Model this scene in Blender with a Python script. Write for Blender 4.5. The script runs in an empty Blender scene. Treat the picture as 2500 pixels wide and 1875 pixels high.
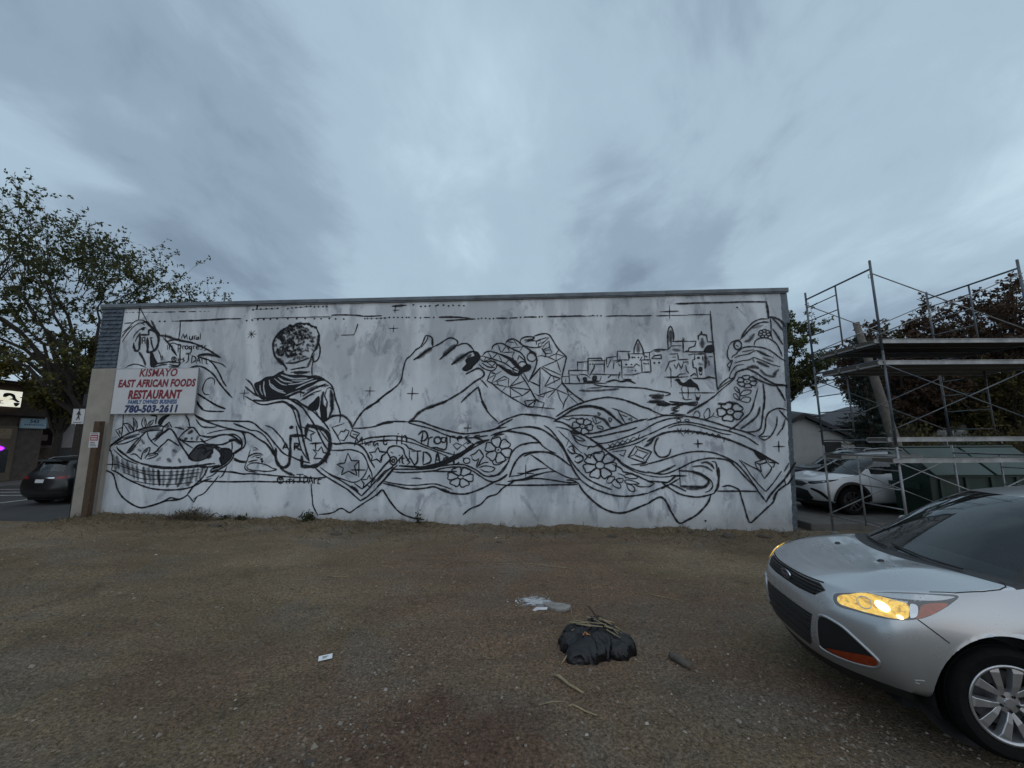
import bpy, bmesh, math, random
import numpy as np
from mathutils import Vector, Matrix
from mathutils.bvhtree import BVHTree

# ---------------------------------------------------------------- camera, sky, sun, exposure
S = bpy.context.scene
COL = S.collection
CAM_H = 2.1
cam_d = bpy.data.cameras.new('camera')
cam = bpy.data.objects.new('camera', cam_d); COL.objects.link(cam)
cam_d.sensor_fit = 'HORIZONTAL'; cam_d.sensor_width = 36.0
cam_d.lens = 36.0*950.0/2500.0
cam_d.clip_start = 0.05; cam_d.clip_end = 2000
cam.location = (0, 0, CAM_H)
cam.rotation_euler = (Matrix.Rotation(math.radians(90+8.2), 4, 'X') @ Matrix.Rotation(math.radians(-0.35), 4, 'Z')).to_euler()
S.camera = cam
S.render.resolution_x = 1024; S.render.resolution_y = 768
S.view_settings.view_transform = 'Standard'; S.view_settings.look = 'None'
S.view_settings.gamma = 1.0; S.view_settings.use_curve_mapping = False
S.view_settings.exposure = 0.0
S.render.engine = 'CYCLES'
S.cycles.transparent_max_bounces = 12; S.cycles.max_bounces = 6; S.cycles.diffuse_bounces = 3; S.cycles.glossy_bounces = 3

SUN_EL, SUN_AZ = math.radians(42), math.radians(160)   # azimuth clockwise from +Y: behind the camera, a little right
world = bpy.data.worlds.new('World'); S.world = world; world.use_nodes = True
wn, wl = world.node_tree.nodes, world.node_tree.links
wn.clear()
def wnode(t, **k):
    n = wn.new(t)
    for a, b in k.items(): setattr(n, a, b)
    return n
w_out = wnode('ShaderNodeOutputWorld'); w_bg = wnode('ShaderNodeBackground')
wl.new(w_bg.outputs[0], w_out.inputs[0])
sky = wnode('ShaderNodeTexSky', sky_type='NISHITA', sun_disc=False, sun_elevation=math.radians(5), sun_rotation=SUN_AZ, air_density=1.2, dust_density=1.5)
tc = wnode('ShaderNodeTexCoord'); sep = wnode('ShaderNodeSeparateXYZ'); wl.new(tc.outputs['Generated'], sep.inputs[0])
def wmath(op, a, b=None, clamp=False):
    n = wnode('ShaderNodeMath', operation=op, use_clamp=clamp)
    for i, v in enumerate((a, b)):
        if v is None: continue
        if isinstance(v, (int, float)): n.inputs[i].default_value = v
        else: wl.new(v, n.inputs[i])
    return n.outputs[0]
zz = wmath('MAXIMUM', sep.outputs['Z'], 0.0); den = wmath('ADD', zz, 0.22)
cx = wmath('DIVIDE', sep.outputs['X'], den); cy = wmath('DIVIDE', sep.outputs['Y'], den)
comb = wnode('ShaderNodeCombineXYZ'); wl.new(cx, comb.inputs[0]); wl.new(cy, comb.inputs[1])
def cloud(rot, sc, noise_scale, detail, rough, dist, off):
    m = wnode('ShaderNodeMapping'); wl.new(comb.outputs[0], m.inputs['Vector'])
    m.inputs['Rotation'].default_value = (0, 0, math.radians(rot)); m.inputs['Scale'].default_value = (sc[0], sc[1], 1)
    m.inputs['Location'].default_value = off
    n = wnode('ShaderNodeTexNoise'); wl.new(m.outputs[0], n.inputs['Vector'])
    n.inputs['Scale'].default_value = noise_scale; n.inputs['Detail'].default_value = detail
    n.inputs['Roughness'].default_value = rough; n.inputs['Distortion'].default_value = dist
    return n.outputs['Fac']
n1 = cloud(-38, (1.0, 0.58), 0.85, 4, 0.48, 0.25, (1.3, 2.2, 0))
n2 = cloud(-48, (1.0, 0.7), 3.2, 7, 0.6, 0.35, (5.1, 1.7, 2))
n3 = cloud(30, (0.6, 0.6), 0.9, 3, 0.5, 0.2, (0.4, 3.3, 5))
mixn = wmath('ADD', wmath('MULTIPLY', n1, 0.76), wmath('MULTIPLY', n2, 0.24))
ramp = wnode('ShaderNodeValToRGB'); wl.new(mixn, ramp.inputs[0])
cr = ramp.color_ramp; cr.interpolation = 'EASE'
cr.elements[0].position = 0.385; cr.elements[0].color = (0.185, 0.244, 0.325, 1)
cr.elements[1].position = 0.68; cr.elements[1].color = (0.515, 0.655, 0.76, 1)
e = cr.elements.new(0.47); e.color = (0.262, 0.345, 0.440, 1)
e = cr.elements.new(0.545); e.color = (0.360, 0.472, 0.575, 1)
# a slightly lavender tint drifting through the cloud deck
tint = wnode('ShaderNodeMix', data_type='RGBA', blend_type='MULTIPLY')
trmp = wnode('ShaderNodeValToRGB'); wl.new(n3, trmp.inputs[0])
trmp.color_ramp.elements[0].position = 0.38; trmp.color_ramp.elements[0].color = (0.985, 0.995, 1.0, 1)
trmp.color_ramp.elements[1].position = 0.62; trmp.color_ramp.elements[1].color = (0.98, 1.0, 0.99, 1)
tint.inputs['Factor'].default_value = 1.0
wl.new(ramp.outputs[0], tint.inputs['A']); wl.new(trmp.outputs[0], tint.inputs['B'])
skym = wnode('ShaderNodeMix', data_type='RGBA', blend_type='MIX'); skym.inputs['Factor'].default_value = 0.05
skys = wnode('ShaderNodeVectorMath', operation='SCALE'); wl.new(sky.outputs[0], skys.inputs[0]); skys.inputs['Scale'].default_value = 0.10
wl.new(tint.outputs['Result'], skym.inputs['A']); wl.new(skys.outputs[0], skym.inputs['B'])
wl.new(skym.outputs['Result'], w_bg.inputs['Color']); w_bg.inputs['Strength'].default_value = 1.16

sun_d = bpy.data.lights.new('sun', 'SUN'); sun_d.energy = 1.0; sun_d.angle = math.radians(120); sun_d.color = (0.95, 0.97, 1.0)
sun = bpy.data.objects.new('sun', sun_d); COL.objects.link(sun)
sd = Vector((math.sin(SUN_AZ)*math.cos(SUN_EL), math.cos(SUN_AZ)*math.cos(SUN_EL), math.sin(SUN_EL)))
sun.rotation_euler = sd.to_track_quat('Z', 'Y').to_euler()

# ---------------------------------------------------------------- helpers
rng = random.Random(7)
class MB:
    def __init__(s): s.v = []; s.f = []
    def add(s, vs, fs):
        o = len(s.v); s.v += [tuple(map(float, p)) for p in vs]; s.f += [tuple(i+o for i in f) for f in fs]
    def box(s, a, b):
        (x0, y0, z0), (x1, y1, z1) = a, b
        s.add([(x0,y0,z0),(x1,y0,z0),(x1,y1,z0),(x0,y1,z0),(x0,y0,z1),(x1,y0,z1),(x1,y1,z1),(x0,y1,z1)],
              [(0,3,2,1),(4,5,6,7),(0,1,5,4),(1,2,6,5),(2,3,7,6),(3,0,4,7)])
    def hexa(s, p):                       # 8 points: bottom ring, top ring
        s.add(p, [(0,3,2,1),(4,5,6,7),(0,1,5,4),(1,2,6,5),(2,3,7,6),(3,0,4,7)])
    def tube(s, a, b, r0, r1=None, n=8, caps=True):
        r1 = r0 if r1 is None else r1
        a, b = Vector(a), Vector(b); d = (b-a)
        if d.length < 1e-7: return
        d.normalize(); u = d.orthogonal().normalized(); w = d.cross(u)
        vs = []
        for p, r in ((a, r0), (b, r1)):
            for k in range(n):
                t = 2*math.pi*k/n; vs.append(p+u*(r*math.cos(t))+w*(r*math.sin(t)))
        fs = [(k, (k+1) % n, n+(k+1) % n, n+k) for k in range(n)]
        if caps: fs += [tuple(range(n-1, -1, -1)), tuple(range(n, 2*n))]
        s.add(vs, fs)
    def path(s, pts, rad, n=6, caps=True):
        pts = [Vector(p) for p in pts]; R = rad if isinstance(rad, (list, tuple)) else [rad]*len(pts)
        vs = []; u = None
        for i, p in enumerate(pts):
            d = (pts[min(i+1, len(pts)-1)]-pts[max(i-1, 0)])
            d = d.normalized() if d.length > 1e-9 else Vector((0,0,1))
            if u is None: u = d.orthogonal().normalized()
            else:
                u = u-d*u.dot(d); u = u.normalized() if u.length > 1e-6 else d.orthogonal().normalized()
            w = d.cross(u)
            for k in range(n):
                t = 2*math.pi*k/n; vs.append(p+u*(R[i]*math.cos(t))+w*(R[i]*math.sin(t)))
        fs = []
        for i in range(len(pts)-1):
            for k in range(n): fs.append((i*n+k, i*n+(k+1) % n, (i+1)*n+(k+1) % n, (i+1)*n+k))
        if caps: fs += [tuple(range(n-1, -1, -1)), tuple((len(pts)-1)*n+k for k in range(n))]
        s.add(vs, fs)
    def lathe(s, prof, axis='y', n=32, c=(0,0,0), closed=False):   # prof: (radius, height along axis)
        vs = []; m = len(prof)
        for k in range(n):
            t = 2*math.pi*k/n; ct, st = math.cos(t), math.sin(t)
            for r, h in prof:
                if axis == 'y': vs.append((c[0]+r*ct, c[1]+h, c[2]+r*st))
                elif axis == 'z': vs.append((c[0]+r*ct, c[1]+r*st, c[2]+h))
                else: vs.append((c[0]+h, c[1]+r*ct, c[2]+r*st))
        fs = []
        for k in range(n):
            k2 = (k+1) % n
            for i in range(m-1 if not closed else m):
                j = (i+1) % m; fs.append((k*m+i, k*m+j, k2*m+j, k2*m+i))
        s.add(vs, fs)
    def poly(s, pts, thick, axis):        # extruded polygon: pts 3-D, thick vector
        n = len(pts); t = Vector(thick); P = [Vector(p) for p in pts]
        s.add(P+[p+t for p in P], [tuple(range(n-1,-1,-1)), tuple(range(n, 2*n))]+[(k, (k+1) % n, n+(k+1) % n, n+k) for k in range(n)])
    def build(s, name, m, parent=None, smooth=False, bevel=0.0, loc=None, auto=None):
        me = bpy.data.meshes.new(name); me.from_pydata(s.v, [], s.f); me.update()
        if bevel or True:
            bm = bmesh.new(); bm.from_mesh(me); bmesh.ops.recalc_face_normals(bm, faces=bm.faces); bm.to_mesh(me); bm.free()
        return link(name, me, m, parent, smooth, bevel, loc)
def link(name, me, m, parent=None, smooth=False, bevel=0.0, loc=None):
    o = bpy.data.objects.new(name, me); COL.objects.link(o)
    for mm in (m if isinstance(m, (list, tuple)) else [m]):
        if mm is not None: me.materials.append(mm)
    if smooth:
        me.polygons.foreach_set('use_smooth', [True]*len(me.polygons))
    if bevel:
        md = o.modifiers.new('bevel', 'BEVEL'); md.width = bevel; md.segments = 2; md.limit_method = 'ANGLE'; md.angle_limit = math.radians(40)
    if parent is not None: o.parent = parent
    if loc is not None: o.location = loc
    return o
def empty(name, loc=(0,0,0), rz=0.0):
    o = bpy.data.objects.new(name, None); COL.objects.link(o); o.location = loc; o.rotation_euler = (0, 0, rz); o.empty_display_size = 0.2
    return o
def tag(o, label=None, cat=None, group=None, kind=None):
    if label: o['label'] = label
    if cat: o['category'] = cat
    if group: o['group'] = group
    if kind: o['kind'] = kind
    return o
def copy_tree(o, parent=None):
    c = o.copy(); COL.objects.link(c); c.parent = parent
    for ch in o.children: copy_tree(ch, c)
    return c
def smooth_by_angle(o, ang=35):
    me = o.data; bm = bmesh.new(); bm.from_mesh(me); a = math.radians(ang)
    for f in bm.faces: f.smooth = True
    for e in bm.edges:
        if len(e.link_faces) == 2 and e.calc_face_angle(0) > a: e.smooth = False
    bm.to_mesh(me); bm.free()

# ---- materials
MATS = {}
class NT:
    def __init__(s, name):
        s.m = bpy.data.materials.new(name); s.m.use_nodes = True; s.n = s.m.node_tree.nodes; s.l = s.m.node_tree.links
        s.b = s.n['Principled BSDF']; s.out = s.n['Material Output']; s.tc = s.n.new('ShaderNodeTexCoord')
    def val(s, sock, v):
        if isinstance(v, bpy.types.NodeSocket): s.l.new(v, sock)
        else: sock.default_value = v
    def noise(s, scale, detail=4, rough=0.55, dist=0.0, coord='Object', mscale=(1,1,1), rot=(0,0,0), loc=(0,0,0), col=False):
        mp = s.n.new('ShaderNodeMapping'); s.l.new(s.tc.outputs[coord], mp.inputs[0])
        mp.inputs['Scale'].default_value = mscale; mp.inputs['Rotation'].default_value = rot; mp.inputs['Location'].default_value = loc
        t = s.n.new('ShaderNodeTexNoise'); s.l.new(mp.outputs[0], t.inputs['Vector'])
        t.inputs['Scale'].default_value = scale; t.inputs['Detail'].default_value = detail; t.inputs['Roughness'].default_value = rough; t.inputs['Distortion'].default_value = dist
        return t.outputs['Color' if col else 'Fac']
    def voronoi(s, scale, feature='F1', coord='Object', mscale=(1,1,1), out='Distance', rand=1.0):
        mp = s.n.new('ShaderNodeMapping'); s.l.new(s.tc.outputs[coord], mp.inputs[0]); mp.inputs['Scale'].default_value = mscale
        t = s.n.new('ShaderNodeTexVoronoi'); t.feature = feature; s.l.new(mp.outputs[0], t.inputs['Vector']); t.inputs['Scale'].default_value = scale
        t.inputs['Randomness'].default_value = rand
        return t.outputs[out]
    def ramp(s, f, stops, interp='LINEAR'):
        r = s.n.new('ShaderNodeValToRGB'); s.l.new(f, r.inputs[0]); c = r.color_ramp; c.interpolation = interp
        stops = [(p, (k, k, k) if isinstance(k, (int, float)) else k) for p, k in stops]
        c.elements[0].position = stops[0][0]; c.elements[0].color = (*stops[0][1], 1)
        c.elements[1].position = stops[-1][0]; c.elements[1].color = (*stops[-1][1], 1)
        for p, k in stops[1:-1]:
            e = c.elements.new(p); e.color = (*k, 1)
        return r.outputs[0]
    def mix(s, f, a, b, mode='MIX'):
        m = s.n.new('ShaderNodeMix'); m.data_type = 'RGBA'; m.blend_type = mode
        for k, v in (('Factor', f), ('A', a), ('B', b)):
            sock = m.inputs[k] if k == 'Factor' else [i for i in m.inputs if i.name == k and i.type == 'RGBA'][0]
            if isinstance(v, bpy.types.NodeSocket): s.l.new(v, sock)
            elif k == 'Factor': sock.default_value = v
            else: sock.default_value = (*v[:3], 1)
        return [o for o in m.outputs if o.type == 'RGBA'][0]
    def math(s, op, a, b=0.0, clamp=False):
        m = s.n.new('ShaderNodeMath'); m.operation = op; m.use_clamp = clamp
        s.val(m.inputs[0], a); s.val(m.inputs[1], b); return m.outputs[0]
    def sepc(s, coord='Object'):
        x = s.n.new('ShaderNodeSeparateXYZ'); s.l.new(s.tc.outputs[coord], x.inputs[0]); return x.outputs
    def bump(s, h, strength=0.4, dist=0.02, normal=None):
        b = s.n.new('ShaderNodeBump'); s.l.new(h, b.inputs['Height']); b.inputs['Strength'].default_value = strength; b.inputs['Distance'].default_value = dist
        if normal is not None: s.l.new(normal, b.inputs['Normal'])
        s.l.new(b.outputs[0], s.b.inputs['Normal']); return b.outputs[0]
    def base(s, v):
        if isinstance(v, bpy.types.NodeSocket): s.l.new(v, s.b.inputs['Base Color'])
        else: s.b.inputs['Base Color'].default_value = (*v, 1)
        return s
    def set(s, **k):
        for a, v in k.items(): s.val(s.b.inputs[a.replace('_', ' ')], v)
        return s
def simple(name, col, rough=0.6, metal=0.0, var=0.25, scale=8.0, bump=0.0, **k):
    t = NT(name); f = t.noise(scale, 5, 0.6)
    lo = tuple(c*(1-var) for c in col); hi = tuple(min(1, c*(1+var)) for c in col)
    t.base(t.ramp(f, [(0.3, lo), (0.7, hi)])); t.set(Roughness=rough, Metallic=metal)
    if bump: t.bump(t.noise(scale*6, 4, 0.6), bump, 0.01)
    for a, v in k.items(): t.val(t.b.inputs[a.replace('_', ' ')], v)
    MATS[name] = t.m; return t.m
def emit(name, col, strength, var=None):
    t = NT(name); t.base(tuple(min(1, c) for c in col)); t.b.inputs['Emission Color'].default_value = (*col, 1); t.b.inputs['Emission Strength'].default_value = strength
    MATS[name] = t.m; return t.m
def smooth_poly(pts, n=4):
    out = []
    P = [np.array(p, float) for p in pts]; m = len(P)
    for i in range(m):
        p0, p1, p2, p3 = P[i-1], P[i], P[(i+1) % m], P[(i+2) % m]
        for k in range(n):
            s = k/n; out.append(tuple(0.5*(2*p1+(p2-p0)*s+(2*p0-5*p1+4*p2-p3)*s*s+(-p0+3*p1-3*p2+p3)*s**3)))
    return out

# ---------------------------------------------------------------- ground
def hash2(ix, iy, seed):
    h = (ix.astype(np.int64)*374761393+iy.astype(np.int64)*668265263+seed*974634777) & 0x7fffffff
    h = (h ^ (h >> 13))*1274126177 & 0x7fffffff
    return ((h ^ (h >> 16)) & 0xffff)/65535.0
def vnoise(x, y, seed=0):
    ix, iy = np.floor(x), np.floor(y); fx, fy = x-ix, y-iy
    fx = fx*fx*(3-2*fx); fy = fy*fy*(3-2*fy)
    a = hash2(ix, iy, seed); b = hash2(ix+1, iy, seed); c = hash2(ix, iy+1, seed); d = hash2(ix+1, iy+1, seed)
    return (a*(1-fx)+b*fx)*(1-fy)+(c*(1-fx)+d*fx)*fy-0.5
WALL_A = Vector((-11.4308, 11.0591, 0)); WALL_RZ = math.atan2(-0.049434, 0.998777); WALL_L = 18.896
WD = np.array([0.998777, -0.049434]); WN = np.array([0.049434, 0.998777])
def ground_z(x, y, fine=True):
    x = np.asarray(x, float); y = np.asarray(y, float)
    t = np.clip(y/10.6, 0, 1.0); xc = np.clip(x, -11.5, 7.6)
    z = t*(-0.096-0.0206*xc)
    # dirt banked up a little against the foot of the wall
    dw = -((x-WALL_A.x)*WN[0]+(y-WALL_A.y)*WN[1]); u = (x-WALL_A.x)*WD[0]+(y-WALL_A.y)*WD[1]
    inw = np.clip((u+0.3)/0.6, 0, 1)*np.clip((18.7-u)/0.6, 0, 1)
    z = z+inw*np.exp(-np.clip(dw, 0, 9)/0.45)*(0.05+0.10*vnoise(u*1.7, u*0+3, 5)+0.06*vnoise(u*5, u*0+9, 6))*(dw > -0.3)
    street = np.clip((-11.75-x)/0.5, 0, 1)*np.clip((y-10.35-0.06*(x+12))/0.35, 0, 1)
    z = z*(1-street)-0.30*street
    if fine:
        lot = 1-street
        for c0, k in ((2.75, 0.035), (4.25, 0.035), (6.1, -0.02), (7.55, -0.02)):      # shallow wheel ruts
            dr_ = (y-(c0+k*(x+1.5)**2*0.5+0.12*x)); w_ = np.exp(-(dr_/0.13)**2)-0.45*np.exp(-((np.abs(dr_)-0.24)/0.07)**2)
            z = z-lot*0.028*w_*(0.6+1.2*vnoise(x*0.7, y*0.7, 51))*np.clip((x+9)/2, 0, 1)*np.clip((6-x)/2, 0, 1)
        z = z+lot*(0.07*vnoise(x*0.6, y*0.6, 1)+0.036*vnoise(x*1.9, y*1.9, 2)+0.02*vnoise(x*5.5, y*5.5, 3)+0.011*vnoise(x*15, y*15, 4)+0.007*vnoise(x*34, y*34, 8))
    return z


def grid_axis(lo, a, b, hi, d, grow=1.25):
    ax = list(np.arange(a, b+1e-6, d)); s = d; p = b
    while p < hi: s *= grow; p = min(hi, p+s); ax.append(p)
    s = d; p = a; left = []
    while p > lo: s *= grow; p = max(lo, p-s); left.append(p)
    return np.array(left[::-1]+ax)
gx = grid_axis(-600, -12.0, 9.0, 600, 0.05, 1.22); gy = grid_axis(-300, 0.6, 11.6, 900, 0.045, 1.22)
X, Y = np.meshgrid(gx, gy); Z = ground_z(X, Y)
far = np.clip((np.hypot(X, Y)-60)/200, 0, 1); Z = Z*(1-far)-0.15*far
def gz(x, y):                      # height of the ground sheet, bilinear
    i = min(max(int(np.searchsorted(gx, x))-1, 0), len(gx)-2); j = min(max(int(np.searchsorted(gy, y))-1, 0), len(gy)-2)
    a = (x-gx[i])/(gx[i+1]-gx[i]); b = (y-gy[j])/(gy[j+1]-gy[j])
    return float((Z[j, i]*(1-a)+Z[j, i+1]*a)*(1-b)+(Z[j+1, i]*(1-a)+Z[j+1, i+1]*a)*b)
nv = np.column_stack([X.ravel(), Y.ravel(), Z.ravel()]); W = len(gx); Hh = len(gy)
ii = (np.arange(Hh-1)[:, None]*W+np.arange(W-1)[None, :]).ravel()
quads = np.column_stack([ii, ii+1, ii+W+1, ii+W])
me = bpy.data.meshes.new('ground'); me.vertices.add(len(nv)); me.vertices.foreach_set('co', nv.ravel())
me.loops.add(quads.size); me.loops.foreach_set('vertex_index', quads.ravel()); me.polygons.add(len(quads))
me.polygons.foreach_set('loop_start', np.arange(0, quads.size, 4)); me.update(calc_edges=True); me.validate()
t = NT('dirt')
big = t.noise(0.42, 5, 0.6, 0.6); mid = t.noise(2.3, 6, 0.65); red = t.noise(0.5, 4, 0.6, 0.8, loc=(7, 2, 0)); fine = t.noise(38, 5, 0.75); grit = t.noise(150, 3, 0.8)
vor = t.voronoi(46, 'F1'); vor2 = t.voronoi(110, 'F1')
c = t.ramp(big, [(0.36, (0.176, 0.130, 0.080)), (0.5, (0.235, 0.175, 0.109)), (0.64, (0.288, 0.219, 0.142))])
c = t.mix(t.ramp(mid, [(0.44, 0.0), (0.60, 0.5)]), c, (0.200, 0.164, 0.110))
# a reddish spread of soil across the middle of the lot
px = t.sepc(); ex = t.math('DIVIDE', t.math('SUBTRACT', px[0], 0.1), 3.0); ey = t.math('DIVIDE', t.math('SUBTRACT', px[1], 5.6), 4.4)
rd = t.math('ADD', t.math('MULTIPLY', ex, ex), t.math('MULTIPLY', ey, ey)); rd = t.math('SUBTRACT', t.math('ADD', 1.25, t.math('MULTIPLY', t.math('SUBTRACT', red, 0.5), 5.0)), rd)
c = t.mix(t.math('MULTIPLY', t.ramp(rd, [(0.0, 0.0), (0.9, 1.0)]), 0.65), c, (0.212, 0.137, 0.095))
ex2 = t.math('DIVIDE', t.math('ADD', px[0], 0.45), 1.0); ey2 = t.math('DIVIDE', t.math('SUBTRACT', px[1], 3.15), 0.6)
r2_ = t.math('SUBTRACT', t.math('ADD', 0.9, t.math('MULTIPLY', t.math('SUBTRACT', mid, 0.5), 3.5)), t.math('ADD', t.math('MULTIPLY', ex2, ex2), t.math('MULTIPLY', ey2, ey2)))
c = t.mix(t.math('MULTIPLY', t.ramp(r2_, [(0.0, 0.0), (0.8, 1.0)]), 0.7), c, (0.130, 0.074, 0.052))
c = t.mix(t.ramp(red, [(0.56, 0.0), (0.70, 0.35)]), c, (0.20, 0.125, 0.085))
gn = t.noise(0.55, 5, 0.65, 0.6, loc=(3, 9, 1))
c = t.mix(t.ramp(gn, [(0.51, 0.0), (0.64, 0.6)]), c, (0.205, 0.178, 0.146))
c = t.mix(t.ramp(t.noise(1.3, 5, 0.7, 1.0, loc=(8, 1, 4)), [(0.58, 0.0), (0.72, 0.6)]), c, (0.12, 0.092, 0.064))
c = t.mix(1.0, c, t.ramp(t.noise(1.0, 5, 0.6, 0.7, mscale=(0.35, 1.5, 1), rot=(0, 0, 0.22), loc=(2, 5, 0)), [(0.34, 0.90), (0.5, 1.0), (0.66, 1.10)]), 'MULTIPLY')
c = t.mix(1.0, c, t.ramp(fine, [(0.32, 0.36), (0.5, 1.0), (0.68, 1.7)]), 'MULTIPLY')
c = t.mix(1.0, c, t.ramp(grit, [(0.3, 0.7), (0.7, 1.3)]), 'MULTIPLY')
c = t.mix(t.ramp(vor2, [(0.10, 0.55), (0.2, 0.0)]), c, (0.28, 0.25, 0.21))
t.base(c); t.set(Roughness=0.95, Specular_IOR_Level=0.15)
h = t.math('ADD', t.math('MULTIPLY', fine, 0.7), t.math('ADD', t.math('MULTIPLY', t.ramp(vor, [(0.0, 1.0), (0.5, 0.0)]), 0.5), t.math('MULTIPLY', grit, 0.25)))
t.bump(h, 1.0, 0.045)
M_DIRT = t.m
tag(link('ground', me, M_DIRT, smooth=True), kind='structure')

# street, kerb and pavement on the left; concrete pad on the right
def asphalt(name, k):
    t = NT(name); f = t.noise(0.7, 4, 0.6); g = t.noise(130, 3, 0.7)
    c = t.ramp(f, [(0.3, (0.040*k, 0.040*k, 0.042*k)), (0.7, (0.066*k, 0.064*k, 0.062*k))])
    t.base(t.mix(1.0, c, t.ramp(g, [(0.3, 0.7), (0.7, 1.35)]), 'MULTIPLY')); t.set(Roughness=0.9); t.bump(g, 0.5, 0.006); return t.m
M_ASPH = asphalt('asphalt', 0.8); M_CONC = simple('concrete', (0.25, 0.24, 0.22), 0.9, var=0.22, scale=3, bump=0.4)
M_WALK = simple('pavement_concrete', (0.115, 0.108, 0.098), 0.92, var=0.25, scale=2.5, bump=0.4)
M_LINE = simple('road_paint', (0.5, 0.5, 0.47), 0.8, var=0.35, scale=5)
def sheet(name, x0, x1, y0, y1, dz, m, nx=24, ny=60, zf=None):
    xs = np.linspace(x0, x1, nx); ys = np.linspace(y0, y1, ny); b = MB()
    for y in ys:
        for x in xs: b.v.append((x, y, (float(ground_z(np.array([x]), np.array([y]), False)[0]) if zf is None else zf(x, y))+dz))
    for j in range(ny-1):
        for i in range(nx-1): b.f.append((j*nx+i, j*nx+i+1, (j+1)*nx+i+1, (j+1)*nx+i))
    return b.build(name, m)
STZ = -0.13
tag(sheet('street', -25.2, -12.03, 10.45, 160, 0, M_ASPH, zf=lambda x, y: STZ), kind='structure')
walk = MB()
walk.box((-28.0, 5, -0.4), (-25.2, 160, 0.02)); o = walk.build('pavement', M_WALK, bevel=0.02); tag(o, kind='structure')
ln = MB()
for y in np.arange(2, 60, 6.0): ln.box((-19.36, y, STZ+0.003), (-19.24, y+3.0, STZ+0.006))
o = ln.build('road_markings', M_LINE); tag(o, kind='structure')
ln = MB()
for k in range(3): ln.box((-25.0+k*0.0, 17.2+k*1.1, STZ+0.003), (-17.6, 17.32+k*1.1, STZ+0.006))
o = ln.build('crossing_markings', M_LINE); tag(o, kind='structure')
pad = MB(); pad.hexa([(7.62,10.35,-0.8),(40,10.15,-0.8),(40,60,-0.8),(7.62,60,-0.8),(7.62,10.35,-0.05),(40,10.15,-0.05),(40,60,-0.05),(7.62,60,-0.05)])
o = pad.build('concrete_pad', M_WALK, bevel=0.03); tag(o, kind='structure')

# ---------------------------------------------------------------- the painted building
BLD = empty('mural_building', WALL_A, WALL_RZ)
tag(BLD, 'long low building with white wall carrying a black line mural in progress', 'building')
t = NT('white_wall_paint')
xyz = t.sepc()
blot = t.noise(0.55, 6, 0.62, 0.6, mscale=(1, 1, 0.8)); streak = t.noise(1.5, 6, 0.65, 0.5, mscale=(1.0, 1, 0.32)); speck = t.noise(5.0, 5, 0.7); roll = t.noise(0.9, 3, 0.5, mscale=(0.25, 1, 1.6), loc=(4, 0, 2))
c = t.ramp(blot, [(0.30, (0.40, 0.43, 0.46)), (0.5, (0.57, 0.605, 0.64)), (0.68, (0.71, 0.74, 0.775))])
# thinner second coat above about 3.6 m: greyer
upper = t.ramp(t.math('ADD', xyz[2], t.math('MULTIPLY', t.math('SUBTRACT', roll, 0.5), 1.4)), [(0.0, 0.0), (0.999, 1.0)])
mr = t.n.new('ShaderNodeMapRange'); t.l.new(t.math('ADD', xyz[2], t.math('MULTIPLY', t.math('SUBTRACT', roll, 0.5), 1.2)), mr.inputs[0]); mr.inputs[1].default_value = 3.2; mr.inputs[2].default_value = 4.1
c = t.mix(t.math('MULTIPLY', mr.outputs[0], 0.7), c, (0.48, 0.50, 0.52))
st = t.ramp(streak, [(0.46, 0.0), (0.66, 0.6)])
c = t.mix(t.math('MULTIPLY', st, 0.6), c, (0.36, 0.385, 0.41))
lt = t.ramp(t.noise(1.1, 5, 0.6, 0.4, mscale=(1, 1, 0.35), loc=(11, 0, 5)), [(0.48, 0.0), (0.60, 0.85)])
c = t.mix(lt, c, (0.72, 0.745, 0.77))
dk = t.ramp(t.noise(2.0, 6, 0.7, 0.6, mscale=(1, 1, 0.55), loc=(2, 0, 8)), [(0.54, 0.0), (0.64, 0.8)])
c = t.mix(dk, c, (0.27, 0.29, 0.33))
c = t.mix(t.ramp(speck, [(0.62, 0.0), (0.78, 0.4)]), c, (0.30, 0.32, 0.35))
# splash-back dirt along the foot
mr2 = t.n.new('ShaderNodeMapRange'); t.l.new(t.math('ADD', xyz[2], t.math('MULTIPLY', speck, -0.5)), mr2.inputs[0]); mr2.inputs[1].default_value = 0.18; mr2.inputs[2].default_value = -0.25
c = t.mix(t.math('MULTIPLY', mr2.outputs[0], 0.5), c, (0.26, 0.24, 0.21))
t.base(c); t.set(Roughness=0.78, Specular_IOR_Level=0.25)
t.bump(t.math('ADD', t.noise(34, 5, 0.75), t.math('MULTIPLY', t.noise(6, 4, 0.6), 0.8)), 0.6, 0.012)
M_WALL = t.m
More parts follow.
